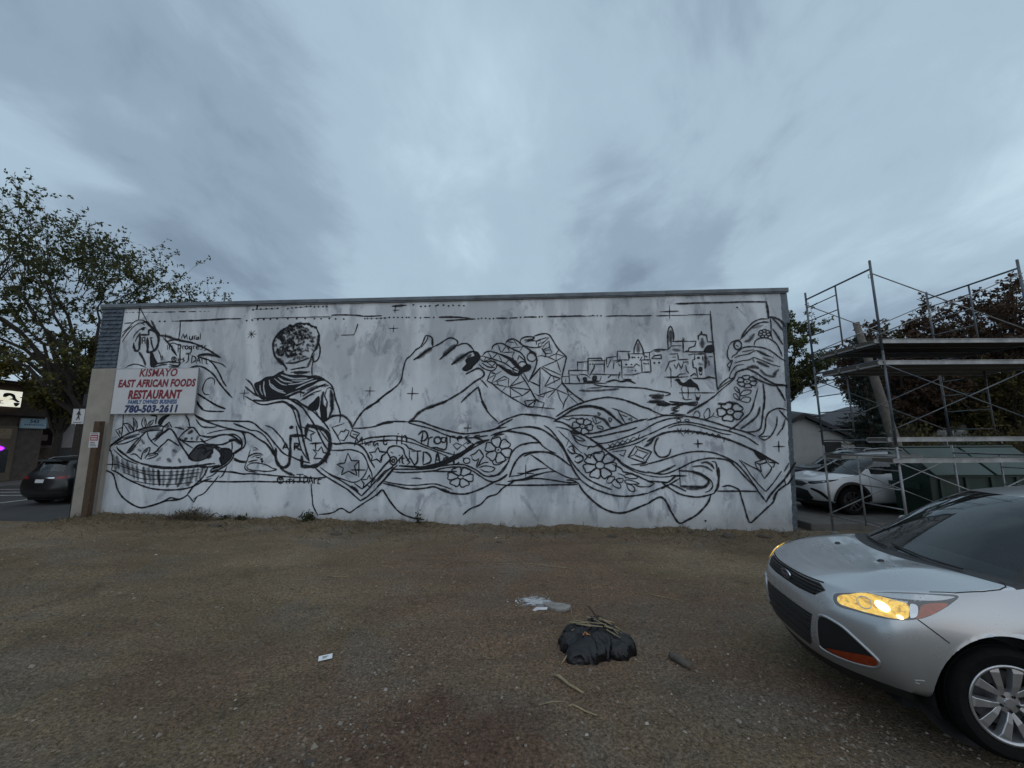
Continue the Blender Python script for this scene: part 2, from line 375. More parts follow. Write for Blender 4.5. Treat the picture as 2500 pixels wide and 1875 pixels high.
# front wall: outline in (u, z), painted face ragged at the right edge, extruded back
rr = random.Random(3)
def right_edge(z): return 18.90-0.33*(1-(z+0.3)/6.4)
b = MB()
zs = [-0.9]+[i*0.1 for i in range(-4, 61)]+[6.06]
L = []
for z in zs: L.append((right_edge(z)-0.125+rr.uniform(-0.014, 0.014), z))
n = len(zs); nu = 60
vs = []
for i, z in enumerate(zs):
    xr = L[i][0]
    for k in range(nu+1): vs.append((xr*k/nu, 0.0, z))
fs = [(i*(nu+1)+k, i*(nu+1)+k+1, (i+1)*(nu+1)+k+1, (i+1)*(nu+1)+k) for i in range(n-1) for k in range(nu)]
b.add(vs, fs)
wall = b.build('wall', M_WALL, BLD)
M_STUC = simple('bare_stucco', (0.105, 0.125, 0.145), 0.95, var=0.45, scale=22, bump=0.9)
b = MB()
for i in range(len(zs)-1):
    z0, z1 = zs[i], zs[i+1]; a0, a1 = L[i][0]-0.02, L[i+1][0]-0.02
    e0 = right_edge(z0)+rr.uniform(-0.012, 0.012); e1 = right_edge(z1)
    b.hexa([(a0,0.006,z0),(e0,0.006+rr.uniform(0,0.01),z0),(e0,0.3,z0),(a0,0.3,z0),(a1,0.006,z1),(e1,0.006,z1),(e1,0.3,z1),(a1,0.3,z1)])
b.build('stucco_edge', M_STUC, BLD)
b = MB(); b.box((18.62, 0.004, 5.18), (18.945, 0.30, 6.03)); b.build('corner_trim', simple('corner_metal', (0.13, 0.155, 0.18), 0.6, 0.3), BLD, bevel=0.01)
b = MB(); b.box((-0.62, 0.08, -0.9), (18.45, 16.0, 6.02)); b.build('side_walls', M_STUC, BLD)
M_CAP = simple('cap_flashing', (0.12, 0.135, 0.15), 0.5, 0.4, var=0.3, scale=3)
for k in range(6):       # sheet-metal cap in lengths
    x0 = -0.70+k*3.28; x1 = -0.70+(k+1)*3.28-0.006
    dz = rng.uniform(-0.006, 0.006); b = MB(); b.box((x0, -0.07+rng.uniform(-0.006, 0.006), 6.04+dz), (min(x1, 18.95), 0.45, 6.14)); b.box((x0, -0.055, 6.005), (min(x1, 18.95), -0.045, 6.034)); b.build('cap_flashing', M_CAP, BLD, bevel=0.006)
# slate-blue shakes at the left end
M_SHAKE = simple('slate_shakes', (0.075, 0.095, 0.12), 0.85, var=0.4, scale=9, bump=0.8)
z = 4.235; k = 0
while z < 5.99:
    hgt = 0.118+rng.uniform(-0.012, 0.012); b = MB(); nseg = 9
    for i in range(nseg):
        x0 = -0.64+0.64*i/nseg; x1 = -0.64+0.64*(i+1)/nseg-0.003; d = rng.uniform(0.0, 0.018); zz2 = min(z+hgt+0.02, 6.0)
        zb = z+rng.uniform(-0.008, 0.008)
        b.hexa([(x0,-0.045-d,zb),(x1,-0.045-d,zb),(x1,0.0,zb),(x0,0.0,zb),(x0,-0.012,zz2),(x1,-0.012,zz2),(x1,0.0,zz2),(x0,0.0,zz2)])
    b.build('siding_board', M_SHAKE, BLD); z += hgt
b = MB(); b.box((-0.64, 0.002, 4.2), (-0.0, 0.07, 6.0)); b.build('siding_backing', M_SHAKE, BLD)
M_BEIGE = simple('beige_stucco', (0.30, 0.275, 0.235), 0.9, var=0.14, scale=2.5, bump=0.35)
b = MB(); b.box((-0.61, -0.12, -0.6), (0.13, 0.075, 4.2)); b.build('pier', M_BEIGE, BLD, bevel=0.015)
# thin ledge where two coats of plaster meet, and the broken toe
b = MB(); b.box((6.55, -0.006, 2.615), (8.55, 0.003, 2.63)); b.box((6.9, -0.005, 2.63), (8.3, 0.003, 2.66)); b.build('plaster_lap', M_WALL, BLD)
# wall-top bracket
b = MB(); b.tube((3.06, -0.03, 6.15), (3.06, -0.03, 6.36), 0.02); b.tube((3.06, -0.03, 6.34), (3.06, -0.03, 6.42), 0.035); b.build('vent_pipe', M_CAP, BLD)

# ---- the mural: strokes of black paint (u, z in mm on the wall)
def paint_mat(name, col):
    t = NT(name); at = t.n.new('ShaderNodeAttribute'); at.attribute_name = 'a'
    nz = t.noise(70, 3, 0.7); a = t.math('MULTIPLY', at.outputs['Fac'], t.ramp(nz, [(0.25, 0.85), (0.5, 1.0)]), True)
    t.base(col); t.set(Roughness=0.6, Specular_IOR_Level=0.3, Alpha=a); return t.m
M_BLACK = paint_mat('black_spray_paint', (0.009, 0.010, 0.013)); M_WHITE = paint_mat('pale_wall_paint', (0.50, 0.53, 0.56))
def crom(P, closed, step):
    P = [np.array(p, float) for p in P]; n = len(P); out = []
    if n < 3: 
        m = max(2, int(np.linalg.norm(P[1]-P[0])/step)+1)
        return [P[0]+(P[1]-P[0])*k/(m-1) for k in range(m)]
    segs = n if closed else n-1
    for i in range(segs):
        p1, p2 = P[i % n], P[(i+1) % n]
        p0 = P[(i-1) % n] if (closed or i > 0) else 2*p1-p2
        p3 = P[(i+2) % n] if (closed or i+2 < n) else 2*p2-p1
        m = max(2, min(14, int(np.linalg.norm(p2-p1)/step)+1))
        for k in range(m):
            s = k/m; out.append(0.5*(2*p1+(p2-p0)*s+(2*p0-5*p1+4*p2-p3)*s*s+(-p0+3*p1-3*p2+p3)*s**3))
    out.append(P[0] if closed else P[-1]); return out
class Paint:
    def __init__(s): s.v = []; s.f = []; s.a = []; s.marks = []
    def ribbon(s, pts, w, soft, alpha, y, taper=True):
        n = len(pts); o = len(s.v); r2 = random.Random(int(pts[0][0])*7+n)
        ph = r2.uniform(0, 6)
        for i, p in enumerate(pts):
            d = pts[min(i+1, n-1)]-pts[max(i-1, 0)]; ln = math.hypot(*d) or 1; nx, nz = -d[1]/ln, d[0]/ln
            hw = w/2*(1+0.13*math.sin(i*0.9+ph)+0.10*math.sin(i*2.3+2*ph))
            e = 1.0
            if taper: e = min(1.0, 0.55+0.45*min(i, n-1-i)/2.0)
            hw *= e
            core = hw*(0.35 if soft else 0.74); edge = hw*(1.45 if soft else 1.25)
            al = alpha*(0.92+0.08*math.sin(i*1.7+ph))
            for k, aa in ((-edge, 0.0), (-core, al), (core, al), (edge, 0.0)):
                s.v.append(((p[0]+nx*k)/1000, y, (p[1]+nz*k)/1000)); s.a.append(aa)
        for i in range(n-1):
            for k in range(3): s.f.append((o+i*4+k, o+i*4+k+1, o+i*4+4+k+1, o+i*4+4+k))
        for i in (0, n-1):                       # rounded ends
            p = pts[i]; q = pts[1] if i == 0 else pts[-2]; d = p-q; ln = math.hypot(*d) or 1; d = d/ln
            c = len(s.v); ext = w*0.4
            s.v.append(((p[0]+d[0]*ext)/1000, y, (p[1]+d[1]*ext)/1000)); s.a.append(0.0)
            for k in range(3): s.f.append((o+i*4+k, o+i*4+k+1, c))
    def fill(s, pts, alpha, y, w):
        from mathutils.geometry import tessellate_polygon
        o = len(s.v)
        for p in pts: s.v.append((p[0]/1000, y, p[1]/1000)); s.a.append(alpha)
        for tri in tessellate_polygon([[Vector((p[0], p[1], 0)) for p in pts]]): s.f.append(tuple(o+i for i in tri))
        s.ribbon(list(pts)+[pts[0]], w*0.9, False, alpha, y-0.0001, False)
    def dot(s, c, r, y, alpha=1.0):
        o = len(s.v); s.v.append((c[0]/1000, y, c[1]/1000)); s.a.append(alpha); n = 12; r2 = random.Random(int(c[0]))
        for q, a in ((0.7, alpha), (1.2, 0.0)):
            for k in range(n):
                t = 2*math.pi*k/n; j = r*q*(1+r2.uniform(-0.12, 0.12)); s.v.append(((c[0]+j*math.cos(t)*1.1)/1000, y, (c[1]+j*math.sin(t)*0.9)/1000)); s.a.append(a)
        for k in range(n):
            k2 = (k+1) % n; s.f.append((o, o+1+k, o+1+k2)); s.f.append((o+1+k, o+1+n+k, o+1+n+k2, o+1+k2))
    def build(s, name, m, parent):
        if not s.v: return
        me = bpy.data.meshes.new(name); me.from_pydata(s.v, [], s.f); me.update()
        at = me.attributes.new('a', 'FLOAT', 'POINT'); at.data.foreach_set('value', np.array(s.a, dtype=np.float32))
        return link(name, me, m, parent)
MURAL = """=woman
37 447,6109 466,5882 474,5656
32 456,6041 599,5833 744,5605
32 35,5284 177,5415 335,5591 486,5656 649,5629 801,5514 956,5377
32 66,4994 163,5192 314,5412 436,5522 567,5564 690,5494
32o 24,5128 143,5326 305,5480
36 381,5099 430,5231 529,5341 654,5427 748,5403
45 461,5008 511,5141 584,5273
59 567,5564 745,5594 876,5468 1056,5308 1184,5194
50o 865,5636 935,5533 1050,5352 1184,5194
55 701,5583 879,5445 1081,5285 1209,5171
54o 617,4697 726,4563 811,4431 874,4299
54f 985,4646 1030,4646 1146,4447 1205,4337 1059,4253 1014,4427
32 1196,4752 1283,4597 1325,4444
45oa5 1331,4575 1362,4509 1359,4444
40o 1059,4253 1205,4337 1403,4356 1578,4386 1713,4373 1915,4358
40 1107,4230 1322,4292 1521,4311
45 1588,4310 1748,4275 1860,4262 1939,4347
67oa5 1596,4244 1775,4231 1883,4262
36 277,4232 401,4307 555,4337 717,4302 905,4234
59o 1186,5172 1416,5145 1651,5063 1835,5026
54 1435,4990 1587,5031 1767,5028 1996,4990 2226,4931 2460,4839 2694,4725 2930,4591 3095,4491
31 1795,4983 2045,4956 2321,4885
49 3095,4491 2936,4537 2709,4595 2532,4587 2404,4546
67o 2446,4567 2710,4584 2913,4548
44 2405,4535 2543,4489 2726,4443
35 2726,4443 2887,4375 3068,4329 3183,4284 3291,4197
49 2726,4443 2870,4332 3021,4158 3151,3963 3232,3813 3357,3653
53 2222,4202 2372,4243 2527,4241 2712,4163 2951,3988 3127,3772 3300,3579 3564,3324
36 1494,4879 1621,4942 1761,4896 1856,4850
45o 1308,5103 1564,4855 1779,4567
36 1575,4767 1676,4678 1776,4589
36 1853,4872 1871,4631 1887,4413 1880,4283
27 1359,5235 1384,5035
35 3003,3710 2989,3838 2894,3903 2767,3862 2694,3736 2669,3566 2749,3439 2881,3426
53 2492,3484 2738,3333 3085,3141 3401,3013
44 2516,3273 2607,3146 2753,3009
=marks
28sa6 41,5887 121,5890
41a6 167,5889 201,5888
41a7 247,5891 305,5890
41a6 396,5895 522,5892
23a5 568,5891 1210,5876
50a7 889,5883 1049,5882
41a6 1255,5879 1573,5879
55a8 1686,5881 1891,5878
41a7 1982,5874 2207,5875
45a6 2321,5873 2366,5872
41a6 2456,5874 2501,5873
41a5 2568,5874 2614,5873
37 52,5564 336,5580
d30 1131,5601
d30 1290,5598
41 1506,5600 1585,5598
41 1608,5597 1698,5595
41s 1766,5594 1791,5293 1779,5027
59 1720,5602 2374,5603 3221,5636
31a7 3155,5633 3600,5632
=lettering
55s 422,4965 437,4854 498,4743 569,4719 617,4785 597,5094 582,5206 843,5201
59 855,5200 837,5334 938,5343 1062,5263 1161,5106 1173,4929 1125,4775 1001,4690 889,4692 871,4824
d50 649,5378
32s 686,4938 662,5115 739,5136 777,4936
32s 674,5026 765,5025
68s 821,5112 883,4736
32s 889,5111 991,5109
41s 923,5110 984,4910 1063,4733
31s 1852,5070 1903,5202 1964,5068 2005,5200 2045,5044
31 2101,5142 2111,5054 2170,5031 2191,5141 2215,5030
31s 2271,5029 2247,5140 2314,5138
31 2363,5104 2309,5083 2326,5039 2369,5049 2372,5126 2394,5027
31s 2418,5213 2439,5026
32s 1460,4879 1477,4747
31 1533,4746 1530,4856 1598,4855 1623,4745
31s 1813,4654 1781,4917
31 1783,4895 1862,4894 1864,4784 1799,4763
31s 1946,4750 1923,4849 1991,4848
31c 2096,4802 2087,4768 2057,4754 2024,4769 2007,4803 2016,4837 2046,4851 2079,4836
31 2182,4833 2127,4823 2145,4768 2201,4767 2192,4844 2201,4669 2128,4626 2060,4639
31s 2269,4755 2248,4843 2304,4842
31 2342,4797 2419,4807 2392,4851 2340,4819 2369,4753 2436,4752
31 2535,4859 2471,4839 2545,4772 2472,4729
31 2637,4847 2574,4815 2660,4737 2586,4706
31c 1781,4458 1767,4409 1722,4390 1673,4411 1647,4461 1660,4510 1705,4529 1755,4508
27c 1742,4463 1738,4445 1723,4438 1707,4445 1698,4464 1702,4482 1717,4490 1734,4482
31s 1833,4490 1843,4403
31s 1896,4522 1903,4370
31s 1860,4446 1948,4456
31 2021,4498 1969,4466 2031,4411 1970,4368
31s 2053,4606 2199,4593
31 2132,4594 2143,4409 2072,4345
31s 2247,4559 2250,4342
31 2236,4559 2341,4514 2373,4427 2261,4342
31s 2394,4340 2441,4512 2516,4338
31s 2409,4405 2498,4403
31s 2573,4326 2546,4467 2614,4455
31s 2676,4487 2696,4314 2741,4302
31s 2627,4433 2738,4432
=basket
31 404,2878 429,2627 439,2253
31 703,2791 831,2665 865,2498 810,2416
31 703,2791 748,2624 788,2416
44oa5 773,2686 815,2540
31c 1032,2799 984,2664 1023,2539 1092,2517 1119,2642
40oa5 1053,2726 1073,2580
35 440,2627 572,2625 719,2520 794,2375
31 440,2627 571,2480 676,2355
53oa5 603,2563 709,2437
31 1327,2723 1204,2662 1155,2538
31 1327,2723 1297,2620 1197,2548
44oa6 1257,2672 1204,2579
31 235,2441 425,2502 425,2274
31 235,2441 328,2337 409,2233
53oa6 335,2440 394,2336
48 1245,2849 1401,2827 1396,2702 1407,2619
44f 1781,2855 1620,2825 1502,2722 1483,2618 1564,2586 1614,2700 1711,2803
39 2250,2850 2353,2714 2389,2590 2431,2507
65 2355,2508 2464,2507
39o 1976,2511 2119,2489 2254,2451
48 864,2426 1095,2497 1308,2536 1546,2555 1702,2523
35 1005,2353 1215,2413 1431,2432 1626,2441
66oa5 934,2394 1210,2454 1532,2493
53 493,2253 295,2110 156,2008 139,1905 203,1843
44 156,2008 330,2171 572,2314 821,2416 1054,2476
35 348,2048 520,2067 708,2128 934,2229
44oa6 499,2211 710,2272 964,2332
35 263,2028 424,2129 631,2211 885,2271
44 388,1924 558,1801 774,1658 1073,1535 1341,1474 1669,1433 1993,1412 2418,1431 2840,1469 3091,1499 3260,1508
35 335,1986 391,1904 564,1760
31 259,1905 480,1740 672,1617 1035,1495
34 1346,1434 1782,1382 2211,1381 2634,1410 3012,1449
42 3693,1828 3764,1747 3715,1607 3581,1467 3383,1348 3180,1269
43 300,1335 461,1275 743,1114 1086,974 1378,874 1641,825 1962,805 2279,815 2591,864 2813,953 2992,1051 3197,1111
31 175,1884 243,1721 287,1497 278,1335
38 3607,1427 3505,1189 3427,1130
47 3059,1409 2994,1230 2884,1071 2731,933 2623,776 2550,677
26a6 475,1476 928,1334 1375,1213 1807,1192 2231,1211 2862,1270
26a6 634,1274 1174,1113 1606,1093 2245,1102 2789,1171
26a6 967,1053 1407,973 2050,953 2680,1012
22a5 370,1598 695,1455 1144,1333 1794,1292 2432,1311 2936,1369
66oa4 259,1761 366,1477 408,1335
74oa5 374,1720 486,1395
65oa4 538,1638 677,1274
74oa5 702,1557 813,1234
65oa4 862,1495 980,1113
65oa5 998,1455 1094,1073
73oa6 1198,1414 1319,993
65oa4 1351,1393 1464,1033
64oa5 1483,1373 1562,934
73oa8 1639,1332 1733,934
64oa4 1810,1332 1842,914
86oa5 2024,1332 2014,1072 1951,894
64oa5 2195,1331 2199,953
85oa6 2364,1351 2333,1072 2249,894
64oa4 2513,1350 2498,933
77oa5 2660,1370 2609,1072 2543,913
64oa4 2785,1390 2762,1032
64oa5 2931,1409 2859,1111
48 1327,2145 1499,2246 1657,2369 1818,2471 1934,2408 2089,2202 2169,2078 2370,1834 2494,1692 2591,1591
39 1428,2124 1640,2328 1819,2460
44 1794,2657 1638,2513 1630,2410
44 1794,2657 1889,2511
131oa5 1761,2574 1769,2512
87oa6 1630,2410 1452,2267
43 1508,1837 1620,1979 1737,2081 1823,2172 1948,2121 2157,1997
43o 1568,1878 1427,1797
44 646,1801 791,2004 978,2229 1172,2413
31 646,1801 749,1841 878,2004 1025,2208
35 1172,2413 1237,2248 1390,2083 1555,1980
87oa6 730,1821 876,2024
87oa4 1030,2167 1131,2064
87oa4 980,1901 1072,1860
108oa4 1671,1918 1595,1837
86oa4 2000,1876 2112,1835
107oa5 1879,1633 1973,1573
107oa5 2202,1632 2254,1552
86oa3 1659,1675 1562,1594
35 782,1759 910,1779 1103,1636
35 1105,1616 1124,1799 1216,1920 1320,1950 1305,1818 1208,1656
65oa6 1186,1819 1262,1900
35 1241,1737 1406,1797 1581,1776 1484,1696 1276,1636
43oa6 1308,1717 1518,1766
43 2149,2242 2303,2405 2507,2507 2677,2341 2751,2259
39 2178,2180 2380,2118 2682,2106
108oa7 2396,2343 2497,2404
86oa7 2308,2180 2370,2200
86oa6 2499,2199 2521,2199
108oa5 2686,2259 2655,2157
47 2748,2279 2968,2237 3180,2256 3390,2295 3604,2284 3805,2191 3945,2068 3976,1967 3899,1887 3739,1787
30 2272,2119 2553,2107 2874,2115 3079,2195 3348,2285
47 2757,2197 2945,2054 3162,2022 3417,2031 3622,2111 3788,2150 3945,2068
35 2176,2201 2250,2119 2459,1995 2573,1934
73 2130,2222 2194,2140
39fa6 2470,1712 2580,1873 2695,1994 2819,2034 2995,1993 3170,1951 3102,1790 3009,1669 2826,1590 2613,1591 2499,1651
38fa7 3387,1910 3621,1908 3720,1767 3652,1607 3476,1468 3391,1668 3421,1788
43 2470,1712 2580,1873 2695,1994 2819,2034 2995,1993 3163,2012 3319,1950 3430,1909 3644,1888
64 3168,1971 3328,1870 3455,1668
51 2704,1913 2871,1953 2965,1871 2846,1791
43 2893,1750 3051,1871 3162,1830 3028,1690
128oa8 3030,1669 3111,1709
86oa8 2497,1671 2589,1611
30 3432,1889 3485,1788 3491,1628
55o 3370,1668 3429,1508
34 3690,2070 3706,1908 3695,1807
30 2936,2329 3229,2399 3546,2437 3805,2415 3983,2332 4064,2149 4059,1987 3962,1887 3739,1787
42 3135,1289 3190,1369 3374,1428 3554,1527
72oa6 3230,1389 3478,1448
72oa6 3159,1269 3340,1348
47 2846,1409 3184,1429 3370,1468
30 2976,1389 3019,1190
34 3047,1131 3209,1190 3385,1328
=cloth
44 2510,3234 2611,3108 2778,2981 3063,2947 3365,2944
35 2902,3230 3087,3123 3381,3006
30 3794,1666 3905,1606 4035,1576 4123,1575
30 3776,1627 3931,1556 4123,1535
43 2508,2869 2693,2774 2918,2689 3242,2686 3565,2673 4020,2659
48 2510,2858 2697,2732 3034,2616 3323,2521 3587,2457 3849,2394 4051,2332
35o 2567,2733 2692,2588 2808,2515 3068,2502 3194,2522
47 3680,2600 3857,2537 4038,2474
31 14,1498 298,1497 472,1497
48 12,1366 172,1316 336,1235 425,1074 525,835 683,636 874,499 1104,381 1302,333 1591,392 1895,500 2094,598 2268,559 2414,579 2571,677
47 1426,353 1693,422 1957,510 2166,530 2375,550
42s 2571,677 2667,579 2762,482 2849,638
38 2849,638 3030,717 3159,874 3271,1012 3399,1189
63oa6 2753,560 2830,619
42 3154,1309 3493,1298 3812,1268 4157,1218
42 2803,1042 3311,1031 3732,1021 4176,1021
=marks
27s 3846,5163 4100,5158
27s 3936,5271 3965,5029
27s 4057,5268 3857,5053
27s 3883,5239 4054,5060
d29 3934,5887
d29 4043,5911
d29 4166,5902
d29 4332,5911
d29 4498,5907
d29 4675,5912
d29 4975,5894
d29 5094,5915
d29 5215,5921
d29 5357,5931
d29 5521,5943
d29 5652,5951
d29 5764,5926
d28 5883,5934
d28 6015,5931
d28 6124,5933
18a6 3934,5891 4675,5907
18a5 5215,5921 5357,5931 5653,5947
54 4021,6158 4055,6023 4048,5911
36 3246,5628 3603,5627
27 3981,5623 4577,5628 5237,5628 5893,5629 6329,5620
44 6282,5671 6542,5676 6976,5655 7302,5615 7753,5623
d29 3775,5566
d29 3940,5580
d29 4106,5587
d29 4283,5588
d29 4481,5594
d29 4679,5601
d29 4998,5596
d29 5262,5590
d28 5513,5589
d28 5787,5579
d28 5984,5574
d28 6223,5574
d28 6408,5558
d28 6647,5549
d24 7262,5546
d24 7338,5545
d24 7456,5542
d24 7606,5539
d24 7724,5547
d24 7842,5553
d24 7970,5565
17a5 7262,5546 7970,5561
30s 6599,5075 6792,5078 6964,5079 7021,5208
56s 7012,5186 7066,5391
30s 3770,3447 4039,3455
30s 3901,3551 3904,3289
29s 7364,3472 7656,3469
29s 7505,3588 7511,3320
26s 5485,3458 5677,3456
26s 5538,3468 5549,3322
=boy
57 4747,5167 4652,4994 4623,4821 4661,4626 4741,4452 4880,4343 4997,4234 5068,4148 5073,4084
87o 4763,4452 4880,4343 4995,4255
53 4747,5167 4831,5220 4912,5295 5018,5336 5079,5401 5170,5355 5252,5430 5382,5449 5492,5436 5623,5433 5715,5365 5848,5330
d44 4760,5145
d44 4831,5220
d44 4924,5283
d44 5019,5325
d44 5080,5390
d44 5180,5366
d44 5264,5419
d44 5382,5438
d44 5503,5425
d44 5624,5411
d44 5726,5354
d44 5837,5319
44 5848,5330 5924,5165 5962,5077 5963,4904 5928,4775 5852,4626
43 5952,4904 6008,4709 6010,4516 5955,4368 5852,4306
65o 5930,5078 5933,4861 5872,4647
35 5931,4732 5812,4584 5776,4477 5741,4371
65oa5 5856,4562 5801,4434
39 5828,4349 5811,4136 5836,3925
56o 5798,4477 5851,4327
39oa8 5035,4297 5251,4294 5463,4344 5715,4436
43 5201,4103 5435,4142 5669,4170
39 5208,4018 5357,4037 5764,4031
64oa6 5690,4181 5725,4286 5782,4392
64o 5317,3996 5487,4014 5680,4011
86 4928,4023 4989,4064
30f 4179,3695 4343,3787 4507,3897 4720,3930 4926,4044 5127,3956 5493,3940 5795,3904 6163,3815 5934,3734 5727,3653 5523,3530 5258,3367 5158,3285 4774,3279 4495,3292 4333,3420
35W 4452,3775 4458,3586 4532,3355
26Wo 4343,3671 4367,3524 4443,3397
30Wo 4600,3816 4657,3646 4840,3518 5104,3431
30W 4652,3709 4836,3560 5034,3495
34W 4852,3886 5033,3778 5272,3743
26W 4747,3856 4953,3705 5128,3661
34Wo 4933,3959 5285,3848 5691,3853
30W 5169,3682 5509,3719 5863,3840
34W 5392,3563 5702,3706 5972,3797
26Wo 5109,3369 5399,3469 5523,3520
26W 5269,3785 5590,3781 5800,3820
43 5794,3915 6008,3901 6207,3793 6384,3666 6479,3498 6534,3290 6608,3104 6679,2970
51 5524,3510 5812,3652 6079,3795 6207,3783
34 6266,3521 6347,3583 6457,3519
34 6268,3500 6236,3335 6331,3168
85o 6395,3499 6439,3291 6469,2972
64o 6186,3460 6157,3253 6196,2974
30f 6067,3337 6049,2976 5774,2979 5871,3111
51o 6310,3169 6301,2973
34 5546,3218 5728,3341 5936,3400
64 5237,3367 5485,3468 5637,3425
43 5600,3342 5843,3506 6235,3688
51oa6 5716,3507 5985,3608 6322,3645
34 5629,3238 5870,3422 6119,3502
43 3915,3857 4067,3738 4167,3590 4269,3420 4430,3293 4518,3271
39o 3914,3635 4112,3485 4296,3357
=cloth
39 3951,3361 4133,3255 4357,3148 4574,3125 4825,3185 5036,3214 5211,3149 5326,3035
56 4176,3254 4457,3230 4775,3268 5029,3297 5245,3263 5423,3158 5645,3011
51 5158,3285 5417,3240 5639,3093 5816,2988
64o 5277,3118 5394,2982
=hands
58 7430,2962 7691,3154 7932,3356 8159,3508
=cloth
39 4223,3215 4402,3130 4616,3128 4889,3177 5081,3175 5215,3101 5329,2997 5402,2873 5481,2667 5556,2504 5652,2341
60 5277,3121 5482,2933 5564,2687 5625,2422 5682,2219 5735,2058 5815,1818 5915,1579
38 5481,2524 5528,2321 5583,2139 5664,1898 5781,1718 5916,1559
51 5377,3203 5600,3056 5763,2849 5924,2643 6065,2419 6183,2216 6300,2015 6412,1875
38 6150,2398 6308,2215 6421,2074
47 5529,3160 5771,3033 6038,2826 6284,2579 6443,2375
47 3545,2673 3804,2661 4103,2658 4279,2595 4462,2451 4689,2287 4874,2083 5012,1942 5149,1801 5324,1700
39 3680,2610 3946,2516 4168,2422 4383,2390 4585,2267 4748,2084 4869,1902 4948,1702
51 3567,2458 3894,2394 4176,2331 4446,2167 4667,2044 4806,1903 4927,1702
51oa6 4644,2064 4807,1883 4926,1722
34o 4603,2542 4800,2469 4982,2305 5120,2162 5193,2041
46 5321,1740 5473,1660 5623,1600 5750,1560 5940,1520
43 3582,2314 3754,2293 3913,2190 3980,2048 3941,1907 3762,1787
72o 3599,2141 3769,2150 3927,2048
34 3917,2373 4014,2250 4063,2068 4022,1947 3904,1847 3745,1747
30 3668,2090 3704,1948 3695,1828
34 3775,1657 3909,1586 4079,1566 4183,1585
30 3780,1606 3955,1546 4145,1535
54 6505,2054 6651,2023 6960,2051 7208,2020 7377,1930 7508,1771 7598,1593 7729,1397
41 6496,1854 6765,1853 7011,1872 7218,1831 7386,1751 7496,1593 7566,1417 7654,1260 7681,1124
33 7546,1397 7493,1241 7379,1086 7220,1009 7057,1028 6766,1126 6473,1243 6237,1401
54o 5120,1384 5317,1265 5530,1186
45s 6072,1401 6289,1224 6607,1048 7028,815 7240,642 7387,528 7563,624 7833,873
45s 6474,1224 6768,1087 7063,912 7232,796 7411,652 7574,815 7805,1066 8017,1299 8240,1395
41s 7202,970 7412,835 7683,1066 8011,1455 8167,1591
48s 7833,873 8243,1318
61o 7124,912 7313,777
36 8167,1591 8101,1729 8057,1808 8114,1906 8218,1955
42 3685,1298 3898,1268 4070,1228 4320,1237 4740,1207 5159,1167 5575,1137 5947,1127 6194,1117 6438,1146
42 3713,1021 4339,1031 4964,1020 5480,1029 5975,1019
37 6009,971 6031,796 6065,603 6098,411 6169,277 6259,144
40 6277,173 6518,192 6697,240 6814,317 6935,317 7101,223 7257,318 7548,509 7763,643 7957,806 8040,739 8147,567 8278,396
36 7990,989 8112,950 8257,931
45 7207,2050 7368,2129 7570,2187 7877,2215 8208,2233
37 7250,2010 7576,2068 7882,2106 8212,2114
30 4228,1885 4192,1705 4162,1585 4129,1486
42 4175,1665 4273,1745 4417,1784 4565,1773
29 4280,1665 4401,1724 4609,1743
30 4304,1865 4450,1884
42 4339,1945 4427,1904
38 4550,1704 4491,1664 4405,1684
46 4207,1545 4330,1585 4454,1604
34c 4194,1466 4335,1525 4546,1514 4760,1454 4891,1384 5020,1345 4774,1296 4522,1316 4290,1336 4179,1396
34 4129,1486 4117,1386 4230,1307 4463,1277
d38 4594,1564
d38 4568,1624
38s 5640,2503 5814,2420 6029,2338 5908,2278 5941,2097 5788,2199 5728,2159
37sc 5998,1877 6146,1836 6231,1955 6293,1796 6513,1755 6341,1696 6414,1518 6242,1637 6035,1638 6108,1777
37sc 6974,1783 7088,1575 7303,1574 7178,1437 7262,1183 7022,1301 6833,1203 6874,1379 6684,1478 6907,1517
37sc 7787,1927 7853,1809 8038,1788 7930,1690 7906,1523 7781,1612 7640,1573 7655,1691 7568,1790 7731,1809
36sc 7596,1202 7631,1105 7763,1086 7666,1008 7652,873 7548,931 7432,835 7466,970 7380,1067 7541,1086
32s 8225,1767 8159,1807
=boy
34f 6127,3071 6167,2784 6219,2620 6320,2680 6303,2946 6232,3070
30f 5949,3196 5790,3054 5923,2970
63o 6414,3191 6468,2985 6397,2781
30 5971,3196 5963,2990 6080,2825
46 6140,3194 6131,3009
38 6582,3190 6656,3004 6708,2819 6699,2616
46o 6300,2660 6460,2781 6647,2800 6794,2788 6924,2695 7014,2573 7085,2411
38 6301,2640 6461,2760 6646,2810
33s 6500,2476 6827,2579
38s 6489,2476 6637,2273 6752,2072
33s 6679,2253 6755,2373 6839,2352 6877,2413 6983,2372 6947,2271 6853,2112 6748,2132
37sc 7044,2391 7276,2309 7159,2170 7011,2251
41 7091,2290 7196,2270
=marks
49s 7102,1330 7489,1329
37s 7293,1574 7311,1144
=lettering
d59 5347,2485
67 4951,1922 4959,1702 5026,1523 5139,1413 5264,1413 5341,1482 5362,1621 5355,1980
67s 5352,1940 5344,2252 5553,2261 5763,2255
88 5766,2219 5775,2380 5807,2512 5976,2500 6189,2448 6363,2336 6445,2174 6468,1974 6420,1756 6307,1578 6130,1450 5926,1421
91s 5967,1421 5723,1432 5695,1699
42s 5802,2593 5808,2502
50s 5152,1901 5212,2061 5310,1880
46s 5169,1941 5285,1940
46s 5478,1869 5475,2050 5570,2039 5585,1979 5482,1959 5623,1879 5677,1858
42s 5904,2037 6225,2055
42s 6058,2056 6070,1876
33s 7149,1970 7200,2190 7258,2050 7343,2209 7373,2009
33 7431,2088 7457,1989 7515,2048 7540,1968
33 7580,1988 7585,2087 7637,2087
